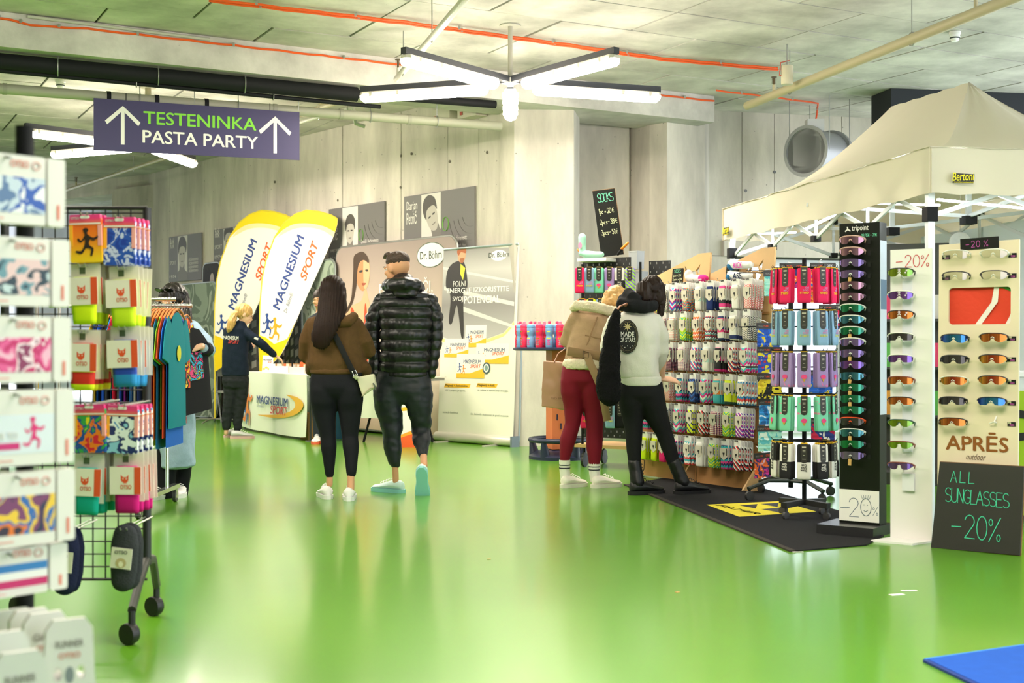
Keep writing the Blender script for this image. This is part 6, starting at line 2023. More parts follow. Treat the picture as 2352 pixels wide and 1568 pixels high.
def onrow(py, cols, note):
    z_ = tz(py)
    for i, (px, key) in enumerate(cols):
        p = at(px, 790, 11.8)
        MB().tube([TRM.inverted() @ Vector((p.x, p.y + .3, z_ + .01)), TRM.inverted() @ Vector((p.x, p.y - .03, z_ + .01))], .003, 5).build('hook', STEEL, t)
        for k in range(3):
            o = gsock(key, k == 2)
            o.matrix_world = T(p.x + .008 * (2 - k) + .012, p.y + .05 * (2 - k) - .02, z_) @ RZ(rnd.uniform(-8, 8) - 14)
            o['label'] = '%s sock %s on its hook, %s of the pegboard trolley' % (GS[key][0], ('last', 'middle', 'front')[k], note)
            o['group'] = 'statement socks on the trolley, ' + note
onrow(616, ((1328, 'pink'), (1350, 'blue'), (1372, 'mint'), (1396, 'lilac'), (1419, 'wb'), (1443, 'lime')), 'top row')
onrow(688, ((1333, 'orange'), (1354, 'yellow'), (1376, 'blue'), (1398, 'pink'), (1420, 'black')), 'second row')
onrow(760, ((1350, 'mint'), (1375, 'white'), (1400, 'pink')), 'third row')
onrow(925, ((1341, 'pink'), (1398, 'blue'), (1420, 'black'), (1442, 'white')), 'lowest row')
for k, (x_, z_) in enumerate(((.05, 1.86), (.18, 1.84), (.3, 1.85), (.4, 1.83))):
    MB().tube([(x_, 0, z_), (x_, -.12, z_ - .06), (x_ + .05, -.12, z_ - .06), (x_ + .05, 0, z_)], .003, 5).build('basket_hook', m('#d8d8d4', .3, .6), t)
def minted(t):
    printed(ell(-.0, .12, .02, .03, 10), m('#e28ab0', .7), t, -.042, 'unicorn_print')
    MB().limb([((-.035, 0, .07), .008), ((-.05, .0, .09), .006)]).build('clamp', m('#e07a1c', .5), t)
foot_form('display foot in a mint sock on top of the pegboard trolley', TRM @ T(.085, -.165, 1.938), m('#a8e0c8', .85), minted, .2, .2)
g0 = thing('spring_clamp', 'black and orange spring clamp on top of the pegboard trolley', 'clamp', TRM @ T(.42, -.1, 1.97))
MB().limb([((0, 0, .0), .012), ((.05, 0, .06), .012)]).build('jaw', BLK, g0)
MB().limb([((.04, 0, .05), .013), ((.1, 0, .1), .012)]).build('grip', m('#e8871c', .5), g0)
# tall chalk board leaning on the trolley top
pbl = at(1381, 590, 12.05); pbr = at(1433, 586, 12.05)
M = frame(pbl, pbr, R(6)) @ RY(-7.2)
t = thing('chalkboard', 'tall black chalkboard with sock prices on top of the pegboard trolley', 'sign', M)
bw, bh = .21, .625
MB().box((bw / 2, .006, bh / 2), (bw, .012, bh)).build('board', CHB, t, smooth=False)
MB().box((bw, .006, bh / 2), (.004, .013, bh)).box((bw / 2, .006, bh), (bw, .013, .004)).build('edge', m('#8a6a4a', .7), t, smooth=False)
hand('SOCKS', CHG, t, .035, .51, .08, t=.06, y=-.001, adv=.48, wk=.75)
for k, s_ in enumerate(('1pc = 20 €', '2pcs- 38 €', '3pcs- 51 €')):
    hand(s_, CHY, t, .03, .4 - .1 * k, .046, adv=.58, t=.09, y=-.001, wk=.68)
for k, (px, py, h_) in enumerate(((1462, 618, .16), (1470, 655, .12))):
    p = at(px, py, 12.35)
    tag(MB(T(p)).lathe([(.001, 0), (.07, 0), (.075, h_), (.08, h_), (.08, h_ + .01), (.072, h_ + .01), (.066, .006), (.001, .006)], 4).build('plastic_bin', m('#dfe4e6', .25, Transmission_Weight=.5), smooth=False), ('tall clear plastic bin behind the pegboard trolley', 'low clear plastic bin under the taller one behind the trolley')[k], 'bin')

# ---------------------------------------------------------------- round high table with bottles
RT = at(1283, 790, 13.15); RT.z = 0
t = thing('round_table', 'round navy high table on an orange column with a foot ring', 'table', RT)
NB = m('#232a47', .4)
MB().lathe([(.001, 1.085), (.44, 1.085), (.46, 1.095), (.46, 1.11), (.44, 1.118), (.001, 1.118)], 40).build('tabletop', NB, t)
MB().box((0, 0, .6), (.2, .2, 1.0), .3).build('column', m('#e8804f', .55), t)
for k, s_ in enumerate('SKO'):
    MB(RZ(17)).box((-.05 + .04 * k, -.102, .42 - .09 * k), (.012, .004, .06)).build('column_print', NB, t)
MB().lathe([(.001, 0), (.3, 0), (.3, .03), (.22, .08), (.001, .1)], 36).build('base', NB, t)
MB().tube([(.285 * math.cos(q), .285 * math.sin(q), .19) for q in [i * PI / 16 for i in range(32)]], .024, 10, closed=True).build('foot_ring', NB, t)
for k in range(5):
    a = R(20 + 72 * k)
    MB().tube([(.25 * math.cos(a), .25 * math.sin(a), .03), (.28 * math.cos(a), .28 * math.sin(a), .18)], [.055, .025], 10).build('ring_strut', NB, t)
def bottle(pink):
    b = thing('sports_bottle', 'x', 'bottle')
    c = m('#f02a55', .35) if pink else m('#6f9fd0', .35)
    MB().lathe([(.001, 0), (.037, 0), (.04, .012), (.04, .085), (.034, .105), (.034, .118), (.04, .138), (.04, .19), (.036, .2)], 18).build('body', c, b)
    MB().lathe([(.041, .196), (.041, .215), (.03, .225), (.016, .228)], 18).build('cap', m('#f23a66', .4) if pink else m('#6fb4e8', .4), b)
    MB().lathe([(.015, .226), (.015, .245), (.017, .247), (.012, .258), (.002, .258)], 12).build('spout', m('#f23a66', .4) if not pink else m('#ef8aa0', .4), b)
    for z_, w_, cc in ((.15, .03, '#e8ea3a'), (.085, .04, '#e8ea3a'), (.066, .034, '#f2e8ee' if pink else '#d04a9a'), (.052, .02, '#f2e8ee' if pink else '#d04a9a'), (.038, .03, '#f2e8ee' if pink else '#d04a9a'), (.022, .034, '#f2e8ee' if pink else '#d04a9a')):
        mb = MB()
        rr_ = .0403 if z_ < .1 else .0403
        mb.rings([[(rr_ * math.sin(w_ / .04 * (i / 4 - .5)), -rr_ * math.cos(w_ / .04 * (i / 4 - .5)), z_ + dz_) for dz_ in (0, .009)] for i in range(5)], cap=False)
        mb.build('lettering', m(cc, .6), b)
    return b
bp_, bb_ = bottle(True), bottle(False)
usedb = [False, False]
for ring, (rr_, n, off) in enumerate(((.4, 24, 0), (.29, 14, 8))):
    for k in range(n):
        a = R(off + 360 / n * k)
        if math.sin(a) > .55:
            continue
        pink = (k + ring) % 2 == 0
        src = bp_ if pink else bb_
        i = 0 if pink else 1
        M = T(RT.x + rr_ * math.cos(a), RT.y + rr_ * math.sin(a), 1.118) @ Matrix.Rotation(a + PI / 2, 4, 'Z')
        lb = '%s plastic sports bottle in the %s ring on the round table' % ('hot pink' if pink else 'light blue', 'outer' if ring == 0 else 'inner')
        if not usedb[i]:
            src.matrix_world = M; usedb[i] = True; src['label'] = lb; src['group'] = 'sports bottles on the round table'
        else:
            dup(src, M, lb, 'sports bottles on the round table')
# ---------------------------------------------------------------- black carpet with the yellow emblem
def floorpoly(name, pts, z0, z1, mt, label, cat):
    return tag(MB().xy([tuple(fl(*p)[:2]) for p in pts][::-1], z0, z1).build(name, mt, smooth=False), label, cat)
CPT = m('#1d1d20', .95, var=.12, vs=40, bump=.4, bs=300)
cpt = floorpoly('carpet', [(1437, 1114), (1475, 1130), (1560, 1165), (1820, 1267), (1990, 1253), (2030, 1232), (2000, 1196), (1765, 1126), (1612, 1084)], .001, .007, CPT, 'black carpet runner with a yellow emblem under the sock spinner', 'carpet')
def edge_strip(a, b, mt, parent):
    a, b = fl(*a), fl(*b)
    MB().bar((a.x, a.y, .0055), (b.x, b.y, .0055), .035, .009).build('rubber_edge', mt, parent, smooth=False)
edge_strip((1437, 1114), (1820, 1267), m('#3d3833', .9), cpt)
E = [fl(1622, 1161), fl(1791, 1153), fl(1875, 1177), fl(1698, 1189)]
def eq(u, v):
    p = E[0].lerp(E[1], u).lerp(E[3].lerp(E[2], u), v)
    return (p.x, p.y, .0)
def eprint(poly, mt, z=.0078, name='emblem'):
    P = [eq(*q) for q in poly]
    MB().add([(p[0], p[1], z) for p in P], [tuple(range(len(P)))]).build(name, mt, cpt, smooth=False)
eprint([(0, 0), (1, 0), (1, 1), (0, 1)], m('#e4d23c', .8))
for tri in ([(.36, .2), (.62, .16), (.44, .5)], [(.66, .16), (.92, .14), (.74, .48)], [(.48, .58), (.74, .54), (.56, .9)]):
    eprint(tri, BLK2, .0086, 'emblem_triangle')
# word along the near edge
key = ('FISCHER', .03, .2)
o = text('FISCHER', BLK2, cpt, 0, 0, 1, 1, 0, .03, .2)
for v in o.data.vertices:
    u_, w_ = v.co.x, v.co.z
    p = eq(.1 + .03 + .0 * u_ + (1 - w_) * .12 + .0, .12 + u_ * .76)
    p = eq(.08 + u_ * .16 + w_ * .1, .1 + u_ * .8)
    v.co = (p[0], p[1], .0087)
o.data.update()
# blue mat in the near corner
bm_ = floorpoly('sport_mat', [(2130, 1520), (2240, 1572), (2500, 1700), (2700, 1560), (2420, 1478)], .001, .012, m('#1f55b4', .8, var=.05, vs=20), 'bright blue floor mat corner with a lighter border', 'mat')
edge_strip((2130, 1520), (2420, 1478), m('#2f86d8', .6), bm_)
edge_strip((2130, 1520), (2400, 1650), m('#2a3f86', .7), bm_)
for k, (px, py, w_, h_, rz_) in enumerate(((2060, 1366, .07, .03, 20), (2088, 1357, .075, .02, 5), (1833, 1268, .06, .02, 0), (1556, 1360, .02, .015, 40), (1123, 1284, .02, .012, 20))):
    p = fl(px, py)
    tag(MB(T(p) @ RZ(rz_)).box((0, 0, .002), (w_, h_, .002)).build('paper_scrap', m('#f0efe6' if k < 3 else '#c9a36a', .7), smooth=False), ('white paper scrap lying before the sunglasses boards', 'narrow white paper strip beside another scrap', 'white paper tag at the carpet corner', 'tan leaf crumb on the open green floor', 'small tan crumb in the middle of the aisle')[k], 'scrap')

# ---------------------------------------------------------------- sunglasses
def lens_mat(cols):
    return pat('grad', cols, 7.0, .08, .85)
LENS = {   # coatings change hue from rim to rim; all highlights come from the room
 'violet': ('violet mirrored', lens_mat(['#7a5f92', '#8f78a8', '#6a5a8a'])),
 'rose': ('rose mirrored', lens_mat(['#b88a94', '#8a6478', '#a87f92'])),
 'green': ('green mirrored', lens_mat(['#2f7a5a', '#2a8a52', '#3a7f70'])),
 'teal': ('teal mirrored', lens_mat(['#4a8292', '#3a6f80', '#5590a0'])),
 'gold': ('amber mirrored', lens_mat(['#c8803a', '#b85f2a', '#c07030'])),
 'fire': ('fire-red mirrored', lens_mat(['#c8a03a', '#b8402a', '#c87a30'])),
 'blue': ('blue mirrored', lens_mat(['#3a52c0', '#3a86a0', '#3a6ac0'])),
 'smoke': ('smoky', lens_mat(['#4a4a4a', '#55524f', '#4a4644'])),
 'lime': ('lime mirrored', lens_mat(['#7a9028', '#98b034', '#6a9a50'])),
 'purple': ('purple mirrored', lens_mat(['#5a4a88', '#8a529a', '#6a5aa0'])),
}
CLEAR = bpy.data.materials.new('clear_lens'); CLEAR.use_nodes = True
_n = CLEAR.node_tree
_mix = _n.nodes.new('ShaderNodeMixShader'); _tr = _n.nodes.new('ShaderNodeBsdfTransparent'); _gl = _n.nodes.new('ShaderNodeBsdfGlossy')
_gl.inputs['Roughness'].default_value = .05; _gl.inputs[0].default_value = (.8, .7, .85, 1); _tr.inputs[0].default_value = (.86, .88, .8, 1); _mix.inputs[0].default_value = .12
_n.links.new(_tr.outputs[0], _mix.inputs[1]); _n.links.new(_gl.outputs[0], _mix.inputs[2]); _n.links.new(_mix.outputs[0], _n.nodes['Material Output'].inputs[0])
LENS['clear'] = ('clear', CLEAR)
FRAMES = {'white': '#efece6', 'black': '#1a1a1d', 'pink': '#e0b0a4', 'orange': '#e8521c', 'rust': '#8a4a3a', 'none': None, 'green': '#1f4a44'}
def glass_geo(style):
    """(lens mesh, top edge points); local x across, y away from the viewer, z up"""
    W = .071
    def top(u):
        return .022 - .012 * abs(u) ** 2.4 - (.004 if style == 'aviator' else 0)
    def bot(u):
        n = .02 * math.exp(-(u / .16) ** 2)
        e = .018 * max(0, abs(u) - .6) / .4
        k = -.026 + n + e
        if style == 'shield':
            k = -.022 + .016 * math.exp(-(u / .2) ** 4) + .012 * max(0, abs(u) - .75) / .25
        if style == 'aviator':
            k = -.024 + .03 * math.exp(-(u / .13) ** 2) + .02 * max(0, abs(u) - .5) / .5
        return k
    def pos(u, z):
        a = u * 1.15
        return Vector((W * math.sin(a) / math.sin(1.15), .055 * (1 - math.cos(a)), z))
    mb = MB().sheet(lambda a, b: pos(a * 2 - 1, bot(a * 2 - 1) + (top(a * 2 - 1) - bot(a * 2 - 1)) * b), 24, 4, .0022)
    tp = [pos(-1 + i / 10, top(-1 + i / 10)) for i in range(21)]
    return mb, tp, pos, top
_gm = {}
def sunglasses(lens, fr, style='wrap', reach=.075, deco=False):
    key = (lens, fr, style, reach, deco)
    if key in _gm:
        return dup(_gm[key])
    t = thing('sunglasses', 'x', 'sunglasses')
    mb, tp, pos, top = glass_geo(style)
    mb.build('lens', LENS[lens][1], t)
    fc = m(FRAMES[fr] or '#5a4a58', .35)
    if fr != 'none':
        MB().tube([p + Vector((0, -.001, .001)) for p in tp], [.0028 + .001 * abs(i - 10) / 10 for i in range(21)], 6).build('brow_bar', fc, t)
    for s_ in (-1, 1):
        e = pos(s_, top(1) - .006)
        MB().tube([e + Vector((0, 0, .002)), e + Vector((s_ * .006, .012, .0)), e + Vector((s_ * .004, reach * .7, -.004)), e + Vector((-s_ * .004, reach, -.02))], [.0055, .005, .0035, .003], 6, flat=1.3).build('temple', fc, t)
    MB().tube([(-.011, .006, -.014), (-.007, .0, -.002), (.0, -.002, .002), (.007, .0, -.002), (.011, .006, -.014)], .0028, 6).build('nose_pad', m('#e6e4de', .5) if fr in ('white', 'black', 'none', 'rust') else fc, t)
    if deco:
        for sx, sz, r_ in ((0, .012, .009), (.036, .008, .006), (.03, -.004, .005)):
            for k in range(3):
                a = PI * k / 3
                p = pos(sx / .075, sz)
                MB().tube([p + Vector((-r_ * math.cos(a), -.004, -r_ * math.sin(a))), p + Vector((r_ * math.cos(a), -.004, r_ * math.sin(a)))], .0013, 4).build('star_sticker', m('#f6e6f2', .4), t)
    _gm[key] = t
    return t
# tall black column
L_, R_ = Vector((2.005, 8.0, 0)), Vector((2.21, 7.85, 0))
M = frame(L_, R_)
t = thing('eyewear_column', 'tall black eyewear column with a printed white name on top', 'display', M)
cwid, cdep, chh_ = .254, .113, zof(512, 7.93)
OLV = m('#11140f', .35, Specular_IOR_Level=.35)
MB().box((cwid / 2, cdep / 2, chh_ / 2 + .03), (cwid, cdep, chh_ - .06)).build('body', OLV, t, smooth=False)
MB().box((cwid / 2 - .03, cdep / 2 - .06, .03), (cwid + .1, cdep + .2, .06)).build('plinth', m('#2a2a2c', .3), t)
text('tripoint', WHT, t, .08, chh_ - .055, .105, .04, -.002, .02)
MB().flat([(.035, chh_ - .045), (.05, chh_ - .035), (.048, chh_ - .02), (.056, chh_ - .02), (.058, chh_ - .033), (.074, chh_ - .044), (.07, chh_ - .05), (.054, chh_ - .041), (.04, chh_ - .052)], -.002).build('logo', WHT, t, smooth=False)
hand('99,95€ - 79€', CHG, t, .14, chh_ - .085, .017, adv=.55, t=.12)
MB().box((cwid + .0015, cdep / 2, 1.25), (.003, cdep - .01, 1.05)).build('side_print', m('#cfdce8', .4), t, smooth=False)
MB().box((cwid + .003, cdep / 2, 1.45), (.003, cdep - .02, .18)).build('side_photo', m('#56748e', .5), t, smooth=False)
cardM = MB().box((.127, -.006, .17), (.25, .006, .19)).build('price_card', m('#f2f1ea', .6), t, smooth=False)
hand('-2', m('#24506a', .7), t, .012, .1, .115, adv=.42, t=.03, y=-.0095)
MB().tube([(.172 + .033 * math.cos(q), -.011, .165 + .052 * math.sin(q)) for q in [i * PI / 12 for i in range(24)]], .0015, 4, closed=True).build('drawn_face', m('#24506a', .7), t)
MB().tube([(.158, -.011, .145), (.17, -.011, .138), (.184, -.011, .146)], .0013, 4).build('drawn_smile', m('#24506a', .7), t)
for x_ in (.16, .182):
    printed(ell(x_, .178, .003, .003, 6), m('#24506a', .7), t, -.0105, 'drawn_eye')
for k in range(5):
    MB().tube([(.15 + .011 * k, -.011, .215), (.142 + .015 * k, -.011, .238)], .001, 4).build('drawn_hair', m('#24506a', .7), t)
hand('%', m('#24506a', .7), t, .215, .12, .05, adv=.4, t=.05, y=-.0095)
seq = [('rose', 'pink'), ('rose', 'pink'), ('violet', 'none'), ('violet', 'none'), ('rose', 'none'), ('rose', 'none'), ('green', 'white'), ('teal', 'white'), ('green', 'white'), ('violet', 'white'), ('violet', 'none'), ('purple', 'none'), ('teal', 'none'), ('green', 'none'), ('green', 'none'), ('green', 'none'), ('smoke', 'orange'), ('teal', 'white'), ('green', 'none'), ('violet', 'none')]
OR = ('first', 'second', 'third', 'fourth', 'fifth', 'sixth', 'seventh', 'eighth', 'ninth', 'tenth', 'eleventh', 'twelfth', 'thirteenth', 'fourteenth', 'fifteenth', 'sixteenth', 'seventeenth', 'eighteenth', 'nineteenth', 'lowest')
for i, (ln, fr) in enumerate(seq):
    z_ = zof(552 + 25.85 * i, 7.93)
    o = sunglasses(ln, fr, 'wrap', .045)
    o.matrix_world = M @ T(.105, -.088, z_) @ RZ(6)
    o['label'] = '%s wrap sunglasses%s, %s from the top of the black column' % (LENS[ln][0], '' if fr == 'none' else ' in %s frame' % fr, OR[i])
    if i == 19: o['label'] = 'violet mirrored wrap sunglasses, the lowest pair on the black column'
    o['group'] = 'sunglasses on the black column'
    for x_ in (.04, .19):
        MB().box((x_, -.002, z_ - .012), (.018, .004, .026)).build('slot_clip', m('#08090a', .5), t, smooth=False)
    if i in (3, 8, 10, 12, 13, 14, 17, 19):
        g_ = thing('hang_tag', 'small kraft hang tag on a string at the %s pair of the black column' % OR[i], 'tag', M @ T(.1, -.085, z_ - .03) @ RY(8 - 5 * (i % 3)))
        MB().box((0, 0, -.012), (.02, .0015, .04)).build('card', m('#c9a062', .8), g_, smooth=False)
        MB().tube([(0, 0, .006), (.004, .0, .03), (.012, .01, .05)], .001, 4).build('string', m('#e6e0d0', .8), g_)
# white stand
L_, R_ = fl(2045, 1238), fl(2140, 1246)
M = frame(L_, R_)
ww = (R_ - L_).length
wh = zof(571, 7.6)
t = thing('eyewear_stand', 'white floor stand with ten pairs of sunglasses up its middle', 'display', M)
MB().box((ww / 2, .012, wh / 2), (ww, .024, wh)).build('panel', m('#ebe9e4', .5), t, smooth=False)
MB().xy([(-.06, -.17), (ww - .06, -.17), (ww + .01, .02), (0, .03)], 0.0, .012).build('base_plate', m('#efedea', .4), t, smooth=False)
MB().box((ww * .42, -.006, 1.02), (.055, .012, 1.0)).build('rail', m('#dfe1e8', .4), t, smooth=False)
hand('-20%', m('#d0343a', .7), t, .035, wh - .105, .07, adv=.7, t=.055)
seq = [('lime', 'black', 'wrap', True, 'lime mirrored starred'), ('purple', 'white', 'wrap', True, 'purple starred'), ('gold', 'black', 'wrap', True, 'amber starred'), ('smoke', 'white', 'shield', False, ''), ('purple', 'white', 'shield', False, ''), ('gold', 'rust', 'shield', False, ''), ('gold', 'black', 'shield', False, ''), ('lime', 'green', 'aviator', False, ''), ('lime', 'rust', 'aviator', False, ''), ('purple', 'rust', 'aviator', False, '')]
for i, (ln, fr, st, de, wd_) in enumerate(seq):
    z_ = zof((625, 677, 722, 773, 823, 873, 920, 970, 1020, 1068)[i], 7.6)
    o = sunglasses(ln, fr, st, .05, de)
    o.matrix_world = M @ T(ww * .42 - .02, -.092, z_) @ RZ(4)
    o['label'] = '%s sunglasses with %s frame, %s on the white stand' % (wd_ or LENS[ln][0] + ' ' + st, fr, OR[i])
    o['group'] = 'sunglasses on the white stand'
    MB().tube([(ww * .42 - .02, 0, z_ - .035), (ww * .42 - .02, -.05, z_ - .02)], .004, 6).build('peg', m('#f2f2f0', .4), t)
MB().box((ww * .46, -.012, zof(1108, 7.6)), (.07, .02, .1)).build('rail_end', m('#e6e6ea', .4), t, smooth=False)
# wooden board with a window
L_ = at(2152, 1290, 7.52); L_.z = 0
R_ = at(2337, 1290, 7.25); R_.z = 0
M = frame(L_, R_, R(1.2))
ww = (R_ - L_).length
wh = 1.735
t = thing('eyewear_board', 'pale plywood board with sunglasses and a rounded window showing red fabric', 'display', M)
BIR = m('#e2d4b6', .55, var=.04, vs=4)
def bz(px, py):
    p = planept(px, py, L_, R_ - L_)
    return ((Vector((p.x, p.y, 0)) - L_).length, p.z)
w0, w1 = bz(2175, 745), bz(2318, 657)
cut(MB().xz([(0, 0), (ww, 0), (ww, wh), (0, wh - .012)], 0, .018), [rrect(w1[0] - w0[0], w1[1] - w0[1], .02, 4, w0[0], w0[1])], 'board', BIR, t)
fab = MB()
fab.sheet(lambda u, v: (w0[0] - .03 + u * (w1[0] - w0[0] + .06), .028 + .005 * math.sin(u * 9 + v * 5), w0[1] - .03 + v * (w1[1] - w0[1] + .06)), 16, 10, .003)
fab.build('red_fabric', m('#d8452f', .8, bump=.2, bs=40), t)
dx, dz_ = w1[0] - w0[0], w1[1] - w0[1]
def fb2(poly, mt, y=.019):
    printed([(w0[0] + a * dx, w0[1] + b * dz_) for a, b in poly], mt, t, y, 'fabric_stripe')
fb2([(.42, 0), (.52, 0), (.78, .6), (.8, 1.0), (.72, 1.0), (.68, .6)], m('#e9e2da', .8))
fb2([(.9, 0), (1, 0), (1, .35), (.96, .18)], m('#e9e2da', .8))
fb2([(.75, 1), (1, 1), (1, .86), (.88, .95)], m('#3a7a2a', .8))
text('APRĒS', m('#8a5526', .7), t, bz(2172, 1030)[0], bz(2172, 1032)[1], bz(2314, 1030)[0] - bz(2172, 1030)[0], .105, -.002, .035)
text('outdoor', m('#5a4632', .7), t, bz(2218, 1055)[0], bz(2218, 1055)[1], .11, .035, -.002, .0, .35)
for x_ in (.1, .22, .3):
    MB().box((bz(2172, 1030)[0] + x_, -.0022, bz(2172, 1012)[1]), (.006, .001, .11), M=RY(20 if x_ < .2 else 0)).build('stencil_gap', BIR, t, smooth=False)
hd = thing('price_sign', 'small black sign with pink chalk discount on the plywood board', 'price sign', M @ T(bz(2203, 575)[0], -.006, bz(2203, 575)[1]) @ RY(-1.5))
MB().box((.105, .002, .035), (.215, .004, .065)).build('board', CHB, hd, smooth=False)
hand('-20 %', CHP, hd, .03, .015, .036, adv=.8, t=.06, y=-.002)
grid_ = [(2200, 585, 'clear', 'white', 'wrap'), (2287, 583, 'clear', 'white', 'wrap'), (2200, 634, 'clear', 'black', 'wrap'), (2288, 632, 'clear', 'black', 'wrap'), (2198, 777, 'blue', 'black', 'wrap'), (2287, 775, 'gold', 'black', 'wrap'), (2198, 825, 'smoke', 'black', 'wrap'), (2286, 824, 'fire', 'black', 'wrap'), (2197, 873, 'fire', 'white', 'wrap'), (2285, 872, 'fire', 'black', 'wrap'), (2195, 920, 'smoke', 'black', 'shield'), (2284, 921, 'blue', 'black', 'shield'), (2195, 968, 'gold', 'black', 'shield')]
rows_ = ('top', 'top', 'second', 'second', 'third', 'third', 'fourth', 'fourth', 'fifth', 'fifth', 'sixth', 'sixth', 'lowest')
for i, (px, py, ln, fr, st) in enumerate(grid_):
    x_, z_ = bz(px, py)
    o = sunglasses(ln, fr, st, .042)
    o.matrix_world = M @ T(x_, -.085, z_) @ RZ(8)
    o['label'] = '%s sunglasses with %s frame, %s column, %s row of plywood board' % (LENS[ln][0], fr, 'tent-leg' if px < 2240 else 'outer', rows_[i])
    o['group'] = 'sunglasses on the plywood board'
for i, (px, py) in enumerate([(2169, 590), (2322, 585), (2169, 637), (2322, 632), (2167, 778), (2322, 777), (2166, 826), (2322, 825), (2165, 873), (2322, 877), (2163, 922), (2322, 926), (2163, 970), (2322, 974)]):
    x_, z_ = bz(px, py)
    g_ = thing('price_tag', 'tiny black price tag with pink figures, %s row of plywood board' % ('top', 'second', 'third', 'fourth', 'fifth', 'sixth', 'lowest')[i // 2], 'price tag', M @ T(x_, -.003, z_), 'price tags on the plywood board')
    MB().box((0, 0, 0), (.044, .003, .024)).build('card', CHB, g_, smooth=False)
    hand('89€', CHY, g_, -.018, .002, .009, adv=.6, t=.16, y=-.0022)
    hand('71,20€', CHP, g_, -.01, -.01, .009, adv=.55, t=.16, y=-.0022)
x_, z_ = bz(2286, 968)
g_ = thing('nose_holder', 'empty white nose holder on the lowest row of plywood board', 'holder', M @ T(x_, -.002, z_))
MB().tube([(-.03, -.02, -.012), (0, -.03, .0), (.006, -.01, .03)], .004, 6).build('arm', m('#e6e4de', .5), g_)
MB().tube([(0, 0, -.006), (0, -.03, -.002)], .006, 6).build('peg', m('#e6e4de', .5), g_)
# big chalk sign leaning on it
L_, R_ = fl(2138, 1257), fl(2342, 1277)
M = frame(L_, R_, R(7)) @ RY(-.6)
t = thing('chalk_sign', 'large black paper board advertising all sunglasses reduced, leaning at floor level', 'sign', M)
ww = (R_ - L_).length
MB().xz([(0, 0), (ww, 0), (ww + .01, .48), (.035, .485)], 0, .012).build('board', m('#24231f', .6, bump=.5, bs=6), t, smooth=False)
MB().xz([(-.004, -.004), (ww + .004, -.004), (ww + .014, .484), (.031, .489)], .0125, .02).build('backing', m('#8a6a4a', .8), t, smooth=False)
CT = m('#4fd0a8', .8)
hand('ALL', CT, t, .1, .375, .062, adv=.8, t=.05, slope=-.02)
hand('SUNGLASSES', CT, t, .07, .265, .078, adv=.53, t=.045, slope=-.045, wk=.86)
hand('-20%', CT, t, .115, .07, .13, adv=.66, t=.035, slope=-.03, wk=.8)

# ---------------------------------------------------------------- wire stand with neck tubes behind the spinner
NC = Vector((2.08, 9.75, 0))
t = thing('neck_tube_rack', 'black wheeled wire rack of neck tubes behind the sock spinner', 'rack', NC)
MB().tube([(0, 0, .08), (0, 0, 1.72)], .018, 10).build('pole', BLK, t)
for k in range(4):
    a = R(205 + 90 * k)
    d = Vector((math.cos(a), math.sin(a), 0))
    MB().tube([(0, 0, .13), d * .2 + Vector((0, 0, .14)), d * .38 + Vector((0, 0, .09))], .02, 8, flat=.7).build('base_arm', m('#26302a', .5), t)
    cs = MB().lathe([(.01, .03), (.01, .09)], 8, d * .37).build('caster', BLK, t)
    MB().lathe([(.01, -.014), (.035, -.012), (.035, .012), (.01, .014)], 14, d * .37 + Vector((0, 0, .036)), (d.y, -d.x, 0)).build('wheel', m('#2a2a2c', .5), cs)
for z_ in (1.66, 1.25, .95, .65):
    for s_ in (-1, 1):
        MB().tube([(-.36, s_ * .14, z_ + .03), (.36, s_ * .14, z_ + .03)], .004, 6).build('wire', BLK, t)
    MB().tube([(-.2, -.16, z_ + .03), (-.2, .16, z_ + .03)], .004, 6).build('wire', BLK, t)
NT = [('mint', ['#8fd8c8', '#a8e0d0', '#5ab8c0', '#d8ece0']), ('fuchsia', ['#c42a8a', '#3a2a6a', '#e8682a', '#f0c0d8']), ('violet', ['#6a3a8a', '#e0503a', '#f0883a', '#3a6ab8']), ('royal blue', ['#1f4fb0', '#1f4fb0', '#2a6ad0', '#f2d23a']), ('crimson', ['#d0204a', '#d0204a', '#2a3a8a', '#e8e4dc']), ('yellow', ['#e8d82a', '#e8d82a', '#2a4ab0', '#d0302a']), ('yellow and black', ['#e0c82a', '#1c1a18', '#e0c82a', '#c8a81c']), ('sky blue', ['#2a8ad0', '#1f5a9a', '#2a8ad0', '#d8e8f2'])]
def neck_tube(i):
    nm, cols = NT[i % 8]
    g_ = thing('neck_tube', 'x', 'neck tube')
    MB().box((0, 0, -.02), (.19, .006, .045)).build('header', m('#26221f', .5), g_, smooth=False)
    text('HEAD', m('#8a8680', .6), g_, -.085, -.026, .04, .012, -.004, .02)
    text('TUBE', m('#e8522a', .6), g_, -.042, -.026, .04, .012, -.004, .02)
    text('OTSO', m('#e8522a', .6) if i % 2 else WHT, g_, .03, -.028, .045, .016, -.004, .03)
    MB().sheet(lambda u, v: (-.088 + u * .176, .003 * math.sin(v * 30), -.18 + v * .14), 6, 12, .008).build('fabric', pat('blot', cols, 14, .8, off=i * 2.3), g_)
    return g_
k = 0
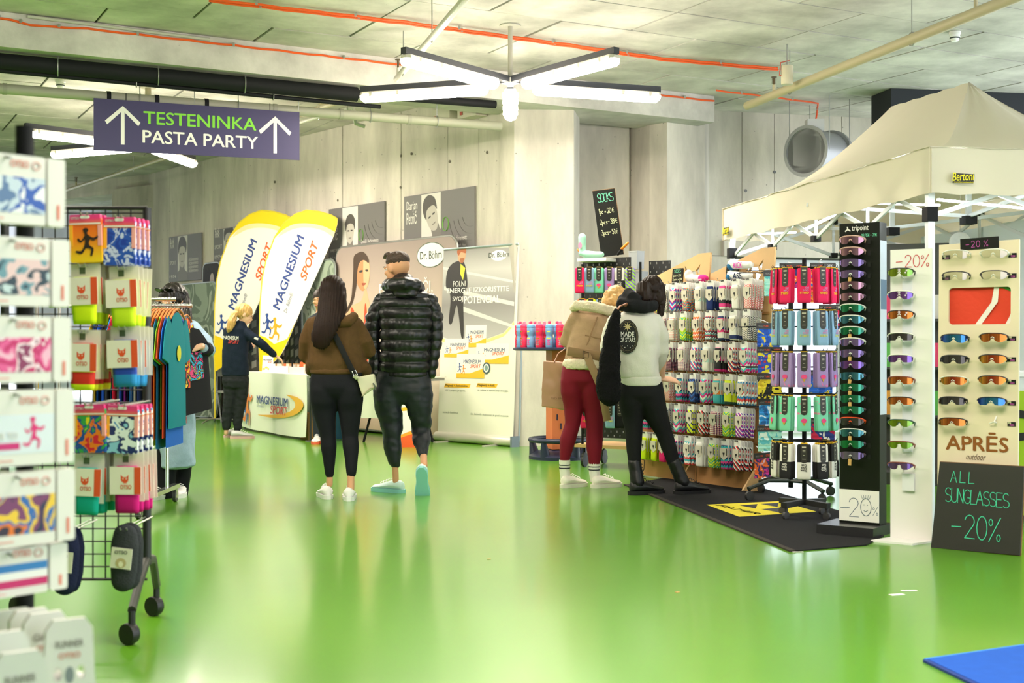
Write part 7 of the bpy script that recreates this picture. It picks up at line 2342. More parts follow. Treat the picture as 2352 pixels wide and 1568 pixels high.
for (px, py, Y, yaw) in ((1782, 622, 9.35, 14), (1820, 605, 9.6, 0), (1890, 604, 9.7, 0), (1765, 742, 9.4, 16), (1910, 700, 9.7, 0), (1768, 797, 9.3, 10), (1768, 858, 9.3, 10), (1770, 917, 9.35, 12), (1768, 978, 9.35, 10), (1752, 1040, 9.5, 40), (1880, 640, 9.9, 0), (1885, 850, 9.8, 0), (1890, 960, 9.8, 0)):
    o = neck_tube(k)
    p = at(px, py, Y)
    o.matrix_world = T(p) @ RZ(yaw)
    MB(T(-NC)).tube([p + Vector((0, .0, .0)), p + Vector((0, .16, .02)), Vector((p.x, NC.y, p.z + .03))], .003, 5).build('hook', m('#dfe3e6', .3, .6), t)
    o['label'] = '%s printed neck tube on a black header card, %s' % (NT[k % 8][0], ('peeping out past the spinner top', 'under the rack top wire', 'beside the black column', 'below the pink spinner tier', 'behind the black column edge', 'level with the blue tier foot', 'level with the lilac tier', 'level with the mint tier', 'above the lowest spinner tier', 'hanging lowest on the rack', 'behind the pink tier', 'behind the lilac tier', 'behind the mint tier')[k])
    k += 1

# ---------------------------------------------------------------- folding market tent
TU = Vector((-.181, .983, 0)); TV = Vector((.983, .181, 0))
C0 = Vector((2.56, 8.0, 0)); LU, LV = 3.76, 2.0
C1, C3 = C0 + TU * LU, C0 + TV * LV
C2 = C1 + TV * LV
EZ, VB = 2.36, 2.075
P1 = Vector((3.32, 9.5, 3.05)); P2 = Vector((3.04, 10.45, 3.05))
FAB = bpy.data.materials.new('tent_fabric'); FAB.use_nodes = True
_n = FAB.node_tree
_b = _n.nodes['Principled BSDF']; _b.inputs['Base Color'].default_value = lin('#ece7d8'); _b.inputs['Roughness'].default_value = .8
_t = _n.nodes.new('ShaderNodeBsdfTranslucent'); _t.inputs[0].default_value = lin('#f2ead2')
_mx = _n.nodes.new('ShaderNodeMixShader'); _mx.inputs[0].default_value = .42
_n.links.new(_b.outputs[0], _mx.inputs[1]); _n.links.new(_t.outputs[0], _mx.inputs[2]); _n.links.new(_mx.outputs[0], _n.nodes['Material Output'].inputs[0])
t = thing('market_tent', 'white folding market tent with two peaks over the eyewear stands', 'tent', C0)
W0 = T(-C0)
def up(v, z): return Vector((v.x, v.y, z))
def panel(a, b, p, q, name='roof_panel', nu=20, nv=12):
    def f(u, v):
        e = up(a, EZ).lerp(up(b, EZ), u); r_ = p.lerp(q, u)
        w_ = e.lerp(r_, v)
        w_.z -= .17 * math.sin(PI * v) * (.75 + .25 * math.cos(u * 2 * PI))
        w_.z += .004 * math.sin(u * 30 + v * 12)
        return w_
    MB(W0).sheet(f, nu, nv, .002).build(name, FAB, t)
panel(C0, C1, P1, P2); panel(C1, C2, P2, P2 + TV * .01); panel(C2, C3, P2, P1); panel(C3, C0, P1 + TV * .01, P1)
def val(a, b, n):
    def f(u, v):
        w_ = up(a, EZ).lerp(up(b, EZ), u)
        w_.z = VB + (EZ - VB) * v + .006 * math.sin(u * 40)
        nrm = (b - a).normalized()
        return w_ + Vector((nrm.y, -nrm.x, 0)) * (.012 + .006 * math.sin(u * 25) * (1 - v))
    MB(W0).sheet(f, 30, 3, .002).build('valance', FAB, t)
val(C0, C1, 1); val(C1, C2, 1); val(C2, C3, 1); val(C3, C0, 1)
ALU = m('#dfe6e8', .35, .2)
for c in (C0, C1, C2, C3):
    cc = c + (sum((C0, C1, C2, C3), Vector()) / 4 - c).normalized() * .12
    MB(W0).box((cc.x, cc.y, EZ / 2 - .03), (.045, .045, EZ - .06), .18).build('leg', ALU, t)
    MB(W0).box((cc.x, cc.y, VB - .12), (.07, .07, .09), .18).build('slider', BLK, t)
    MB(W0).box((cc.x, cc.y, .006), (.12, .12, .012), .18).build('foot_plate', ALU, t)
def scissor(a, b, n):
    a = a + (sum((C0, C1, C2, C3), Vector()) / 4 - a).normalized() * .16
    b = b + (sum((C0, C1, C2, C3), Vector()) / 4 - b).normalized() * .16
    zt, zb = VB + .17, VB - .13
    for i in range(n):
        p, q = a.lerp(b, i / n), a.lerp(b, (i + 1) / n)
        MB(W0).bar(up(p, zt), up(q, zb), .014, .028).build('truss_bar', ALU, t)
        MB(W0).bar(up(p, zb) + Vector((.015, .015, 0)), up(q, zt) + Vector((.015, .015, 0)), .014, .028).build('truss_bar', ALU, t)
        if i:
            for zz in (zt, zb):
                MB(W0).box(up(p, zz), (.06, .06, .045), .18).build('joint', BLK, t)
            MB(W0).bar(up(p, zb), up(p, zt), .02, .02).build('king_post', ALU, t)
scissor(C0, C1, 4); scissor(C1, C2, 2); scissor(C2, C3, 4); scissor(C3, C0, 2)
mid = (P1 + P2) / 2
for P_ in (P1, P2):
    MB(W0).bar(P_ - Vector((0, 0, .06)), Vector((P_.x, P_.y, 2.05)), .035, .035).build('centre_pole', ALU, t)
    MB(W0).box((P_.x, P_.y, 2.05), (.09, .09, .06), .18).build('joint', BLK, t)
for a, b in (((C0 + C1) / 2, P1), ((C2 + C3) / 2, P2), ((C0 + C3) / 2, P1), ((C1 + C2) / 2, P2)):
    MB(W0).bar(up(a, 2.2), Vector((b.x, b.y, 2.08)), .014, .028).build('truss_bar', ALU, t)
# light strips tied along the truss
LEDM = m('#f4faff', .4, emit=60.0)
a_, b_ = C0 + (C1 - C0) * .04 + TV * .14, C0 + (C1 - C0) * .96 + TV * .14
def strip(p, q, nm, mark):
    s_ = thing('led_strip', nm, 'light', p)
    MB(T(-p)).bar(p, q, .02, .012).build('diffuser', LEDM, s_)
strip(up(a_, 2.02), up(a_.lerp(b_, .3), 2.14), 'bright light strip rising along the tent truss beside the tall black column', 0)
strip(up(a_.lerp(b_, .36), 2.14), up(a_.lerp(b_, .62), 2.04), 'bright light strip along the middle of the tent truss', 1)
strip(up(a_.lerp(b_, .66), 2.04), up(b_, 2.12), 'bright light strip at the far end of the tent truss', 2)
p_, q_ = C0 + TV * .16 + TU * .2, C0 + TV * 1.85 + TU * .2
strip(up(p_, 2.06), up(p_.lerp(q_, .48), 2.0), 'bright light strip below the logo valance of the tent', 3)
# right side wall of the tent
MB(W0).sheet(lambda u, v: up(C3.lerp(C2, u), .04 + v * 2.1) + TV * (-.06 + .02 * math.sin(u * 18)), 30, 4, .003).build('side_wall', m('#e3edf0', .8), t)
# logos on the valance
Mv = T(-C0) @ frame(up(C0, 0), up(C3, 0)); 
def vx(px, py):
    p = planept(px, py, C0, TV)
    return ((Vector((p.x, p.y, 0)) - C0).length, p.z)
def valogo(M_, x_, z_, s_, name='x'):
    MB().flat([(x_ - .01 * s_, z_ - .02 * s_), (x_ + .16 * s_, z_ - .02 * s_), (x_ + .17 * s_, z_ + .05 * s_), (x_, z_ + .055 * s_)], -.024).build('logo_back', m('#2b2a1c', .6), t, M_, smooth=False)
    text('Bertoni', m('#f2e21c', .6), t, x_ - .012 * s_, z_ - .005 * s_, .18 * s_, .062 * s_, -.026, .02, .25, rot=.05, M=M_)
    text('www.bertonitende.it', m('#f2e21c', .6), t, x_ - .0, z_ - .018 * s_, .16 * s_, .012 * s_, -.026, .01, M=M_)
x_, z_ = vx(2186, 415)
valogo(Mv, x_, z_, .82)
Mv2 = T(-C0) @ frame(up(C1, 0), up(C0, 0))
valogo(Mv2, .1, 2.13, .9)
# things under the tent
p = at(2085, 790, 11.2); p.z = 0
M = frame(p - Vector((.5, 0, 0)), p + Vector((.5, -.3, 0)))
t = thing('product_rack', 'dark product rack inside the tent behind the white stand', 'rack', M)
MB().box((.5, .02, 1.0), (1.0, .03, 2.0)).build('back_panel', m('#4a4b46', .6), t, smooth=False)
MB().box((.5, -.2, .05), (1.0, .45, .1)).build('plinth', m('#3a3b38', .6), t, smooth=False)
for z_ in (.55, .95, 1.35):
    MB().box((.5, -.1, z_), (.96, .22, .02)).build('shelf', m('#3a3b38', .6), t, smooth=False)
for k in range(15):
    z_ = (.56, .96, 1.36)[k // 5]
    c_ = ('#e23a6a', '#e8e2d8', '#3a8ad0', '#e8a23a', '#58b04a')[(k * 3 + k // 5) % 5]
    nm = ('pink', 'white', 'blue', 'orange', 'green')[(k * 3 + k // 5) % 5]
    tag(MB(M).box((.12 + .19 * (k % 5), -.12, z_ + .1), (.13, .06, .2)).build('product_box', m(c_, .5), smooth=False), '%s product box on the %s shelf of the dark tent rack' % (nm, ('low', 'middle', 'high')[k // 5]), 'box')
# lime board and white table beyond the plywood board
p = at(2330, 790, 8.4); p.z = 0
M = frame(p, p + Vector((.9, -.25, 0)))
t = thing('counter_board', 'lime green board with black curves at the edge of the tent', 'board', M)
MB().box((.45, .01, .45), (.9, .02, .8)).build('board', m('#a6c81e', .5), t, smooth=False)
for k in range(3):
    MB().sheet(lambda u, v, k=k: (u * .9, -.004, .3 + .15 * k + .09 * math.sin(u * 3 + k) + v * .05), 10, 1, .003).build('curve', BLK2, t)
for x_ in (.1, .8):
    MB().box((x_, .1, .03), (.05, .25, .06)).build('foot', BLK2, t)
t = thing('white_counter', 'white-covered counter at the edge of the tent behind the lime board', 'table', M @ T(0, .25, 0))
MB().box((.4, .3, .95), (.8, .6, .03)).build('top', m('#eef2f4', .5), t)
MB().box((.4, .02, .47), (.8, .02, .94)).build('front', m('#e4ecf0', .6), t, smooth=False)
MB().box((.03, .32, .47), (.02, .56, .94)).box((.77, .32, .47), (.02, .56, .94)).build('side', m('#e4ecf0', .6), t, smooth=False)
# round white lamp shade seen through the tent
p = at(2205, 557, 10.4)
t = thing('paper_disc', 'round white paper disc hanging inside the tent behind the plywood board', 'decoration', p)
MB().lathe([(.001, -.005), (.08, -.005), (.085, 0), (.08, .005), (.001, .005)], 24, (0, 0, 0), (-.2, -1, 0)).build('disc', m('#eef0f0', .8, var=.05, vs=30), t)
MB().tube([(0, 0, .08), (0, 0, .56)], .002, 4).build('string', m('#dddddd', .8), t)
# ---------------------------------------------------------------- clothes rail with shirts
CHR = m('#c9c9c6', .18, .9)
RLZ = 1.453
rx0, rx1, ry = -3.3, -2.26, 8.88
t = thing('clothes_rail', 'chrome wheeled clothes rail crammed with colourful shirts', 'rack', (0, 0, 0))
rc = Vector((rx1, ry, 0))
t.matrix_world = T(rc)
MB().tube([(rx0 - rx1, 0, RLZ), (0, 0, RLZ)], .014, 10).build('rail', CHR, t)
MB().tube([(-.02, 0, RLZ), (.012, 0, RLZ)], .017, 10).build('end_cap', BLK, t)
R2 = .44                                        # second rail of the double rack
MB().tube([(rx0 - rx1, R2, RLZ - .03), (-.02, R2, RLZ - .03)], .014, 10).build('rail', CHR, t)
for dx in (-.2, -.97):
    for dy in (0, R2):
        MB().tube([(dx, dy, .12), (dx, dy, RLZ if dy == 0 else RLZ - .03)], .0125, 8).build('post', CHR, t)
    MB().box((dx, .2, .115), (.05, 1.0, .03)).build('foot_bar', CHR, t)
    for dy in (-.28, .66):
        cs = MB().box((dx, dy, .08), (.03, .04, .06)).build('caster', m('#b9bab8', .25, .8), t)
        MB().lathe([(.008, -.012), (.045, -.011), (.045, .011), (.008, .012)], 16, (dx, dy, .045), (1, 0, 0)).build('wheel', m('#3a3b3d', .5), cs)
        MB().lathe([(.004, -.014), (.02, -.0135), (.02, .0135), (.004, .014)], 12, (dx, dy, .045), (1, 0, 0)).build('hub', CHR, cs)
def shirt(name, label, mt, ln=.74, sleeve=True, prt=None, group=None, wid=.235):
    o = thing(name, label, 'shirt', None, group)
    rs = []
    ph = rnd.uniform(0, 6)
    for u in [i / 9 for i in range(10)]:
        hw = wid * (.45 if u == 0 else .93 if u < .12 else .9 + .1 * u)
        z_ = -.045 * 0 - u * ln - (.0 if u else -.03)
        if u == 0: z_ = .0
        ring = []
        for j in range(20):
            a = 2 * PI * j / 20
            xx = hw * math.copysign(abs(math.cos(a)) ** .7, math.cos(a))
            yy = (.005 + .002 * u) * math.sin(a) + .0025 * u * math.sin(xx * 38 + ph)
            ring.append((xx, yy, z_ - (abs(xx) * .25 if u < .12 else 0)))
        rs.append(ring)
    MB().rings(rs).build('body', mt, o)
    if sleeve:
        for s_ in (-1, 1):
            MB().tube([(s_ * wid * .78, 0, -.075), (s_ * wid * 1.1, .0, -.16), (s_ * wid * 1.28, .0, -.33)], [.07, .08, .09], 10, flat=.075, ref=(0, 1, 0)).build('sleeve', mt, o)
    if prt is not None:
        MB().sheet(lambda u, v: (-.1 + .2 * u, -.008 - .001 * math.sin(PI * u), -.38 + .2 * v), 6, 4, .002).build('chest_print', prt, o)
        MB().sheet(lambda u, v: (.1 - .2 * u, .008 + .001 * math.sin(PI * u), -.38 + .2 * v), 6, 4, .002).build('back_print', prt, o)
    return o
def hanger(M, label, group):
    h = thing('hanger', label, 'hanger', M, group)
    MB().tube([(-.2, 0, -.07), (-.1, 0, -.02), (0, 0, .0), (.1, 0, -.02), (.2, 0, -.07)], .008, 6).build('arms', m('#c8783a', .5), h)
    MB().tube([(0, 0, 0), (0, 0, .045), (.012, 0, .062), (.0, 0, .078), (-.014, 0, .068)], .0022, 5).build('hook', CHR, h)
    return h
SH = [('yellow', '#e8b81c', None), ('royal blue', '#1c5fc0', ['#1c5fc0', '#f2f2f2', '#1c5fc0']), ('navy', '#1a2140', None), ('cobalt', '#1f4fb8', ['#f2c21c', '#e8522a', '#1f4fb8']), ('black', '#1b1b20', None), ('sky blue', '#2a8ad8', None), ('crimson', '#c81f3a', ['#f2c21c', '#c81f3a', '#f2f2f2']), ('grey-mesh', '#b9b6ae', None), ('deep blue', '#1d3f9a', ['#f2c21c', '#e8402a', '#1d3f9a']), ('purple', '#8a2f8e', None), ('midnight', '#1d2748', None), ('azure', '#2277d0', None), ('stone', '#a9a49a', None), ('indigo', '#27356f', ['#8fd04a', '#27356f', '#e8e23a']), ('lemon', '#f2d41c', ['#1c1c1c', '#f2d41c', '#1c1c1c']), ('scarlet', '#e02a2a', None), ('orange', '#f06a1c', None), ('petrol', '#1f6a9a', None), ('lime', '#7fc832', ['#1f4fb8', '#7fc832', '#e8402a']), ('red-orange', '#e8502a', ['#2a6a3a', '#e8502a', '#1d2f6a']), ('bright blue', '#2566c8', None), ('teal', '#12808e', None)]
nsh = len(SH)
for i, (nm, c_, pr) in enumerate(SH):
    x_ = rx1 - .012 - .0225 * (nsh - 1 - i) - (.034 if i <= 13 else 0)
    prt = pat('blot', pr, 16, .8, off=i * 1.7) if pr else None
    o = shirt('shirt', '%s sports shirt on the clothes rail%s' % (nm, ' with a coloured print' if pr else ''), m(c_, .8, bump=.15, bs=150), .78 + .06 * ((i * 7) % 3), True, prt, 'shirts on the clothes rail')
    yaw = 90 + rnd.uniform(-.5, .5) 
    Mx = T(x_, ry + rnd.uniform(-.03, .03), RLZ - .085 - rnd.uniform(0, .02)) @ RZ(yaw)
    o.matrix_world = Mx
    hanger(T(x_, ry, RLZ - .062) @ RZ(yaw), 'orange clothes hanger carrying the %s shirt' % nm, 'hangers on the clothes rail')
tl = [o for o in bpy.data.objects if o.get('label', '').startswith('teal sports shirt')][0]
printed(ell(-.0, -.28, .055, .055, 14), m('#d8d040', .7), tl, -.013, 'sun_print')
printed(ell(-.0, -.28, .055, .055, 14), m('#d8d040', .7), tl, .013, 'sun_print')
vest = shirt('vest', 'black printed vest held up by the woman behind the rail', m('#1b1b20', .8), .62, False, pat('blot', ['#1b1b20', '#1b1b20', '#e84a8a', '#1b1b20', '#3ab0d8', '#1b1b20', '#e8d23a', '#1b1b20'], 14, .8), None, .2)
vp = at(441, 752, 9.42)
vest.matrix_world = T(vp) @ RZ(70) @ RY(-6)
o = shirt('shirt', 'yellow patterned shirt between the rail end and the black vest', pat('blot', ['#f0c21c', '#1c1c1c', '#e8402a', '#f0c21c'], 14, .8), .5, True, None, 'shirts on the clothes rail', .16)
o.matrix_world = T(-2.32, ry + R2, RLZ - .115) @ RZ(90)
hanger(T(-2.32, ry + R2, RLZ - .092) @ RZ(90) @ Matrix.Scale(.72, 4), 'orange clothes hanger carrying the yellow patterned shirt', 'hangers on the clothes rail')
o = shirt('shirt', 'green and white patterned shirt at the rail end', pat('blot', ['#3a9a4a', '#f0eee8', '#e8502a', '#2a5ab8'], 12, .8), .76, True, None, 'shirts on the clothes rail', .16)
o.matrix_world = T(-2.36, ry + R2, RLZ - .115) @ RZ(90)
hanger(T(-2.36, ry + R2, RLZ - .092) @ RZ(90) @ Matrix.Scale(.72, 4), 'orange clothes hanger carrying the green and white shirt', 'hangers on the clothes rail')

# ---------------------------------------------------------------- grid rack with sock packs
GX0, GX1, GY = -2.05, -1.475, 5.28
gr = thing('grid_rack', 'black wheeled wire-grid rack hung with sports sock packs', 'rack', Vector((GX1, GY, 0)))
W1 = T(-GX1, -GY, 0)
MB(W1).tube([(GX1, GY, .26), (GX1, GY, 1.7)], .017, 10).build('post', m('#232528', .5), gr)
MB(W1).tube([(GX0, GY, .26), (GX0, GY, 1.7)], .017, 10).build('post', m('#232528', .5), gr)
for x_ in (GX0, GX1):
    MB(W1).tube([(x_ + .02, GY - .28, .13), (x_, GY - .12, .2), (x_, GY, .28), (x_ - .01, GY + .12, .26), (x_ - .03, GY + .25, .13)], .017, 8, flat=1.3).build('foot', m('#3a3a36', .5), gr)
    for yy, xx in ((GY - .28, x_ + .02), (GY + .25, x_ - .03)):
        cs = MB(W1).lathe([(.014, .07), (.014, .13)], 8, (xx, yy, 0)).build('caster', m('#1d1e20', .5), gr)
        MB(W1).lathe([(.01, -.02), (.04, -.018), (.042, -.005), (.042, .005), (.04, .018), (.01, .02)], 18, (xx - .01, yy, .042), (.5, .86, 0)).build('wheel', m('#1a1a1c', .45), cs)
gm = m('#1c1d20', .5)
z_ = .2
while z_ < 1.7:
    MB(W1).tube([(GX0, GY, z_), (GX1, GY, z_)], .0032 if z_ > .21 else .006, 5).build('wire', gm, gr)
    z_ += .051
x_ = GX0 + .05
while x_ < GX1:
    MB(W1).tube([(x_, GY, .2), (x_, GY, 1.7)], .0032, 5).build('wire', gm, gr)
    x_ += .051
MB(W1).tube([(GX0, GY, 1.7), (GX1, GY, 1.7)], .008, 6).build('top_bar', gm, gr)
ORD = m('#e8552c', .6)
def pack_card(kind, cols, sheep=False):
    """kind A printed wrap box, B cream card over a folded sock, C dark wool sock"""
    t = thing('sport_sock_pack', 'x', 'socks')
    if kind == 'A':
        MB().xz(rrect(.115, .175, .008, 2, None, -.175), -.008, .008).build('wrap', cols, t, smooth=False)
        MB().xz([(-.058, -.03), (.058, -.03), (.054, .012), (-.054, .012)], -.009, .009).build('pink_header', pat('vgrad', ['#e8823a', '#e83a7a', '#d83a8a'], 20, .5, off=.6), t, smooth=False)
        MB().xz([(-.058, -.11), (-.045, -.11), (-.045, -.03), (-.058, -.03)], -.0095, .0).build('side_flap', m('#f0b02a', .5), t, smooth=False)
        MB().xz([(.045, -.11), (.058, -.11), (.058, -.03), (.045, -.03)], -.0095, .0).build('side_flap', m('#f2a8a0', .5), t, smooth=False)
        printed([(-.056, -.026), (.056, -.026), (.056, -.021), (-.056, -.021)], WHT, t, -.0098, 'white_line')
        text('OTSO', WHT, t, -.05, -.006, .03, .009, -.0098, .02)
        MB().xz(rrect(.034, .012, .005, 2, None, -.004), -.0105, -.0095).build('hang_hole', m('#f2ece6', .5), t, smooth=False)
    elif kind == 'B':
        me = sock_body(.09, .185, .024, -.03)
        me.build('sock', cols, t, smooth=2)
        MB().xz([(-.056, -.17), (.056, -.17), (.054, .022), (-.054, .022)], .0155, .0175).build('back_card', m('#e6dfcf', .6), t, smooth=False)
        MB().xz([(-.057, -.14), (.057, -.14), (.057, -.032), (-.057, -.032)], -.0185, -.016).build('band', m('#eee7d8', .6), t, smooth=False)
        printed([(-.022, -.018), (.0, -.018), (.0, .008), (-.022, .008)], m('#5a6a4a', .6), t, .015, 'photo')
        text('OTSO', ORD, t, -.018, -.118, .04, .016, -.019, .02)
        MB().flat([(-.016, -.062), (-.008, -.072), (.004, -.072), (.012, -.062), (.012, -.084), (.004, -.096), (-.006, -.096), (-.016, -.084)], -.019).build('fox_logo', ORD, t, smooth=False)
        for s_ in (-1, 1):
            printed(ell(s_ * .006 - .002, -.078, .0022, .003, 6), m('#eee7d8', .6), t, -.0193, 'fox_eye')
        printed([(.032, -.139), (.056, -.139), (.056, -.033), (.032, -.033)], ORD, t, -.019, 'red_strip')
    else:
        b = MB().limb([((0, 0, .0), .035), ((0, 0, -.05), .042), ((0, .0, -.15), .04), ((.0, -.01, -.2), .034)])
        b.v = [Vector((v.x * 1.25, v.y * .6, v.z)) for v in b.v]
        remesh('sock', b, .006, cols, t, 3)
        MB().xz([(-.04, -.135), (.035, -.14), (.04, -.06), (-.035, -.055)], -.03, -.027).build('band', m('#e6e0d0', .6), t, smooth=False)
        text('OTSO', m('#4a4a48', .6), t, -.024, -.08, .046, .013, -.031, .02)
        if sheep:
            printed(ell(.0, -.115, .02, .02, 12), m('#c9b48a', .7), t, -.0312, 'sheep_print')
            printed(ell(.0, -.12, .009, .012, 10), m('#f0e6d0', .7), t, -.0314, 'sheep_face')
    return t
PK = [
 (197, 500, 'A', pat('vgrad', ['#f2c81c', '#f08a1c', '#e8601c'], 7, .5, off=1.15), 'orange boxed sock pack printed with a runner silhouette'),
 (276, 506, 'A', pat('blot', ['#1f3fa0', '#2a56b8', '#c8d0f0', '#1f3fa0'], 26, .5), 'blue boxed sock pack printed with flowers'),
 (192, 618, 'B', m('#d8f01c', .7), 'neon yellow sock under a cream card'),
 (281, 624, 'B', m('#cdea2a', .7), 'yellow-green sock under a cream card'),
 (192, 770, 'B', pat('band', ['#e8f01c', '#e8f01c', '#d82a1c'], 7, .7), 'yellow and red sock under a cream card'),
 (284, 762, 'B', pat('band', ['#1f86c8', '#1f86c8', '#1a3fa8'], 8, .7), 'blue sock under a cream card'),
 (207, 936, 'A', pat('blot', ['#d81f3a', '#f0801c', '#1f4a9a', '#3aa04a', '#e8d81c'], 18, .5), 'red boxed sock pack with tropical leaves'),
 (283, 938, 'A', pat('blot', ['#2a86c8', '#e8f0f2', '#1f2f6a', '#8fc8e0'], 18, .5, off=4), 'white and blue boxed sock pack with tropical flowers'),
 (202, 1056, 'B', m('#12a08e', .7), 'teal sock under a cream card'),
 (292, 1052, 'B', m('#c8187a', .7), 'magenta sock under a cream card'),
 (288, 1222, 'C', m('#35383c', .9, bump=.4, bs=150), 'charcoal wool sock with a sheep on its paper band'),
 (152, 1230, 'C', m('#1d2340', .9, bump=.4, bs=150), 'navy wool sock low on the grid rack'),
]
for i, (px, py, kd, mt, lb) in enumerate(PK):
    Y = 4.95
    n = 4 if kd != 'C' else 2
    base = None
    for k in range(n):
        p = at(px, py, Y)
        p.y += .045 * (n - 1 - k); p.x += .004 * (n - 1 - k)
        if base is None:
            base = pack_card(kd, mt, i == 10); o = base
        else:
            o = dup(base)
        o.matrix_world = T(p) @ RZ(-6 + rnd.uniform(-2, 2)) @ RY(rnd.uniform(-2.5, 2.5)) @ Matrix.Diagonal((1.08, 1, .97, 1))
        o['label'] = lb + ', %s on its hook' % ('front', 'second', 'third', 'fourth')[n - 1 - k]
        o['group'] = 'sock packs on the grid rack'
        if k == n - 1 and i == 0:
            sk = m('#2a1a14', .6)
            runner(o, -.038, -.155, .115, sk, -.0102)
    for dx in (-.012, .012):
        MB(W1).tube([(p.x + dx, GY, p.z + .016), (p.x + dx, p.y - .022, p.z + .012), (p.x + dx, p.y - .028, p.z + .02)], .0028, 5).build('hook', m('#a9aaa8', .3, .7), gr)

# ---------------------------------------------------------------- boxed towels on the near rack
ED = Vector((.65, .76, 0)).normalized()
bx = [(150, 368, 522, 'snow'), (160, 552, 705, 'leaf'), (163, 728, 876, 'blossom'), (170, 893, 1060, 'runner'), (172, 1075, 1238, 'lion'), (155, 1245, 1350, 'stripe')]
PIC = {'snow': pat('blot', ['#e6eef2', '#5a7aa8', '#c8d8e6', '#2a5ab8', '#f2f4f6'], 20, .5), 'leaf': pat('blot', ['#2a4a5a', '#6a98a8', '#e8c8c8', '#1f3a4a', '#c8dade'], 18, .5, off=3), 'blossom': pat('blot', ['#f2b8d0', '#e85a9a', '#c81f6a', '#f6e0ea', '#8a2a5a'], 24, .5, off=2), 'runner': pat('vgrad', ['#1f3f9a', '#2a5ab8', '#dfe8f0'], 7, .5, off=.9), 'lion': pat('blot', ['#2a1f3a', '#e8781c', '#2a6ab8', '#f0c83a', '#7a3a6a', '#1f2a4a'], 18, .5, off=5), 'stripe': pat('band', ['#f0f0ee', '#c81f6a', '#f0f0ee', '#2a7ac0', '#6a7a8a'], 12, .5)}
NM = {'snow': 'snowy mountain', 'leaf': 'teal leaf', 'blossom': 'pink blossom', 'runner': 'blue mountain with pink runner', 'lion': 'many-coloured lion', 'stripe': 'striped landscape'}
CRD = m('#e8e6df', .5)
YB = 2.8
p0 = at(20, 790, YB - .2); p0.z = 0
tr = thing('towel_rack', 'black rack post carrying the boxed towels at the hall edge', 'rack', p0 + Vector((-.05, .22, 0)))
MB().tube([(0, 0, .0), (0, 0, 1.62)], .02, 10).build('post', BLK, tr)
MB().lathe([(.001, 0), (.22, 0), (.22, .02), (.04, .03), (.001, .03)], 20).build('base', BLK, tr)
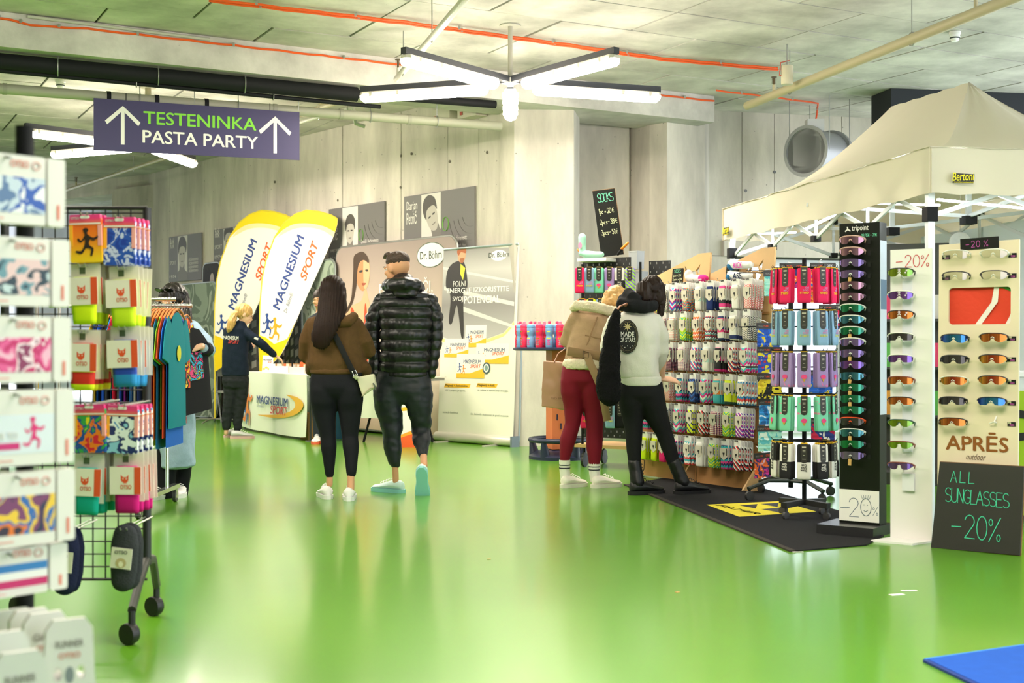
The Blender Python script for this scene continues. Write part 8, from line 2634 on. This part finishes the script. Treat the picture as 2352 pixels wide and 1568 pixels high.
for k, (px, yt, yb, nm) in enumerate(bx):
    pr_ = at(px, yb, YB)
    h_ = (yb - yt) * YB / F
    W_ = .27
    Mx = frame(pr_ - ED * W_, pr_)
    t = thing('towel_box', 'white towel box with a %s picture on the near rack' % NM[nm], 'box', Mx, 'boxed towels on the near rack')
    MB().box((W_ / 2, .026, h_ / 2), (W_, .018, h_)).build('carton', CRD, t, smooth=False)
    MB().xz(rrect(W_ - .046, h_, .005, 2, 0), 0, .018).build('sleeve', CRD, t, smooth=False)
    MB().xz(rrect(.041, h_, .005, 2, W_ - .041), 0, .018).build('end_flap', CRD, t, smooth=False)
    printed([(.01, h_ * .16), (W_ - .047, h_ * .16), (W_ - .047, h_ * .68), (.01, h_ * .68)], PIC[nm], t, -.0008, 'picture')
    text('OTSO', m('#e87a62', .6), t, W_ - .125, h_ * .82, .04, .014, -.001, .02)
    MB().tube([(W_ - .068 + .009 * math.cos(q), -.001, h_ * .86 + .008 * math.sin(q)) for q in [i * PI / 5 for i in range(10)]], .0016, 4, closed=True, flat=.5).build('fox_logo', m('#e87a62', .6), t)
    printed([(.02, h_ * .06), (W_ - .14, h_ * .06), (W_ - .14, h_ * .08), (.02, h_ * .08)], m('#e8a090', .6), t, -.001, 'red_line')
    printed([(W_ - .02, h_ * .1), (W_ - .014, h_ * .1), (W_ - .014, h_ * .32), (W_ - .02, h_ * .32)], m('#e87a62', .6), t, -.001, 'side_text')
    if nm == 'runner':
        runner(t, W_ - .12, h_ * .2, .07, m('#e0287a', .6), -.0015)
        text('MADE TO', WHT, t, W_ - .2, h_ * .36, .07, .014, -.0015, .02)
        printed([(W_ - .2, h_ * .22), (W_ - .125, h_ * .22), (W_ - .125, h_ * .31), (W_ - .2, h_ * .31)], m('#d0287a', .6), t, -.0015, 'banner')
    MB(Mx.inverted() @ Matrix()).tube([Mx @ Vector((W_ * .5, -.02, h_ - .012)), Mx @ Vector((W_ * .5, .03, h_ + .0)), Mx @ Vector((W_ * .45, .16, h_ + .006))], .003, 5).build('hook', STEEL, t)
# white carded gloves at the foot of the near rack
for k, (px, py, Y, yaw, h_) in enumerate(((158, 1420, 2.55, -30, .16), (104, 1405, 2.62, -38, .16), (70, 1398, 2.68, -42, .16), (30, 1398, 2.74, -45, .16), (45, 1495, 2.3, -36, .14), (10, 1450, 2.4, -40, .15))):
    p = at(px, py, Y)
    t = thing('carded_cap', 'white carded running cap in the lowest row, %s' % ('outermost and bearing dark cut-outs', 'second behind the outermost', 'third in the row', 'fourth in the row beside the post', 'in the lower front layer', 'in the lower front layer against the frame')[k], 'cap', T(p) @ RZ(-yaw * -1 if False else yaw * -1 + 0) @ RZ(0), 'carded caps below the towels')
    b = MB().xz([(-.03, 0), (-.044, -.02), (-.05, -h_ * .9), (-.035, -h_), (.035, -h_), (.05, -h_ * .9), (.044, -.02), (.03, 0)], -.006, .006)
    cut(b, [ell(-.022, -h_ * .66, .008, .014, 10), ell(.022, -h_ * .66, .008, .014, 10)], 'card', m('#efede8', .5), t)
    bb = MB().ball((0, .02, -h_ * .95), (.05, .03, .05), 14, 9)
    remesh('fabric', bb, .006, m('#f0eeea', .8), t, 2)
    text('GIANT' if k % 2 else 'RUNNER', m('#9a948c', .6), t, -.026, -.055, .052, .014, -.0065, .02)
    text('OTSO', m('#e8805f', .6), t, -.02, -.076, .04, .011, -.0065, .02)
    printed(ell(0, -h_ * .68, .009, .017, 10), m('#8a9298', .6), t, -.0066, 'tag_print')
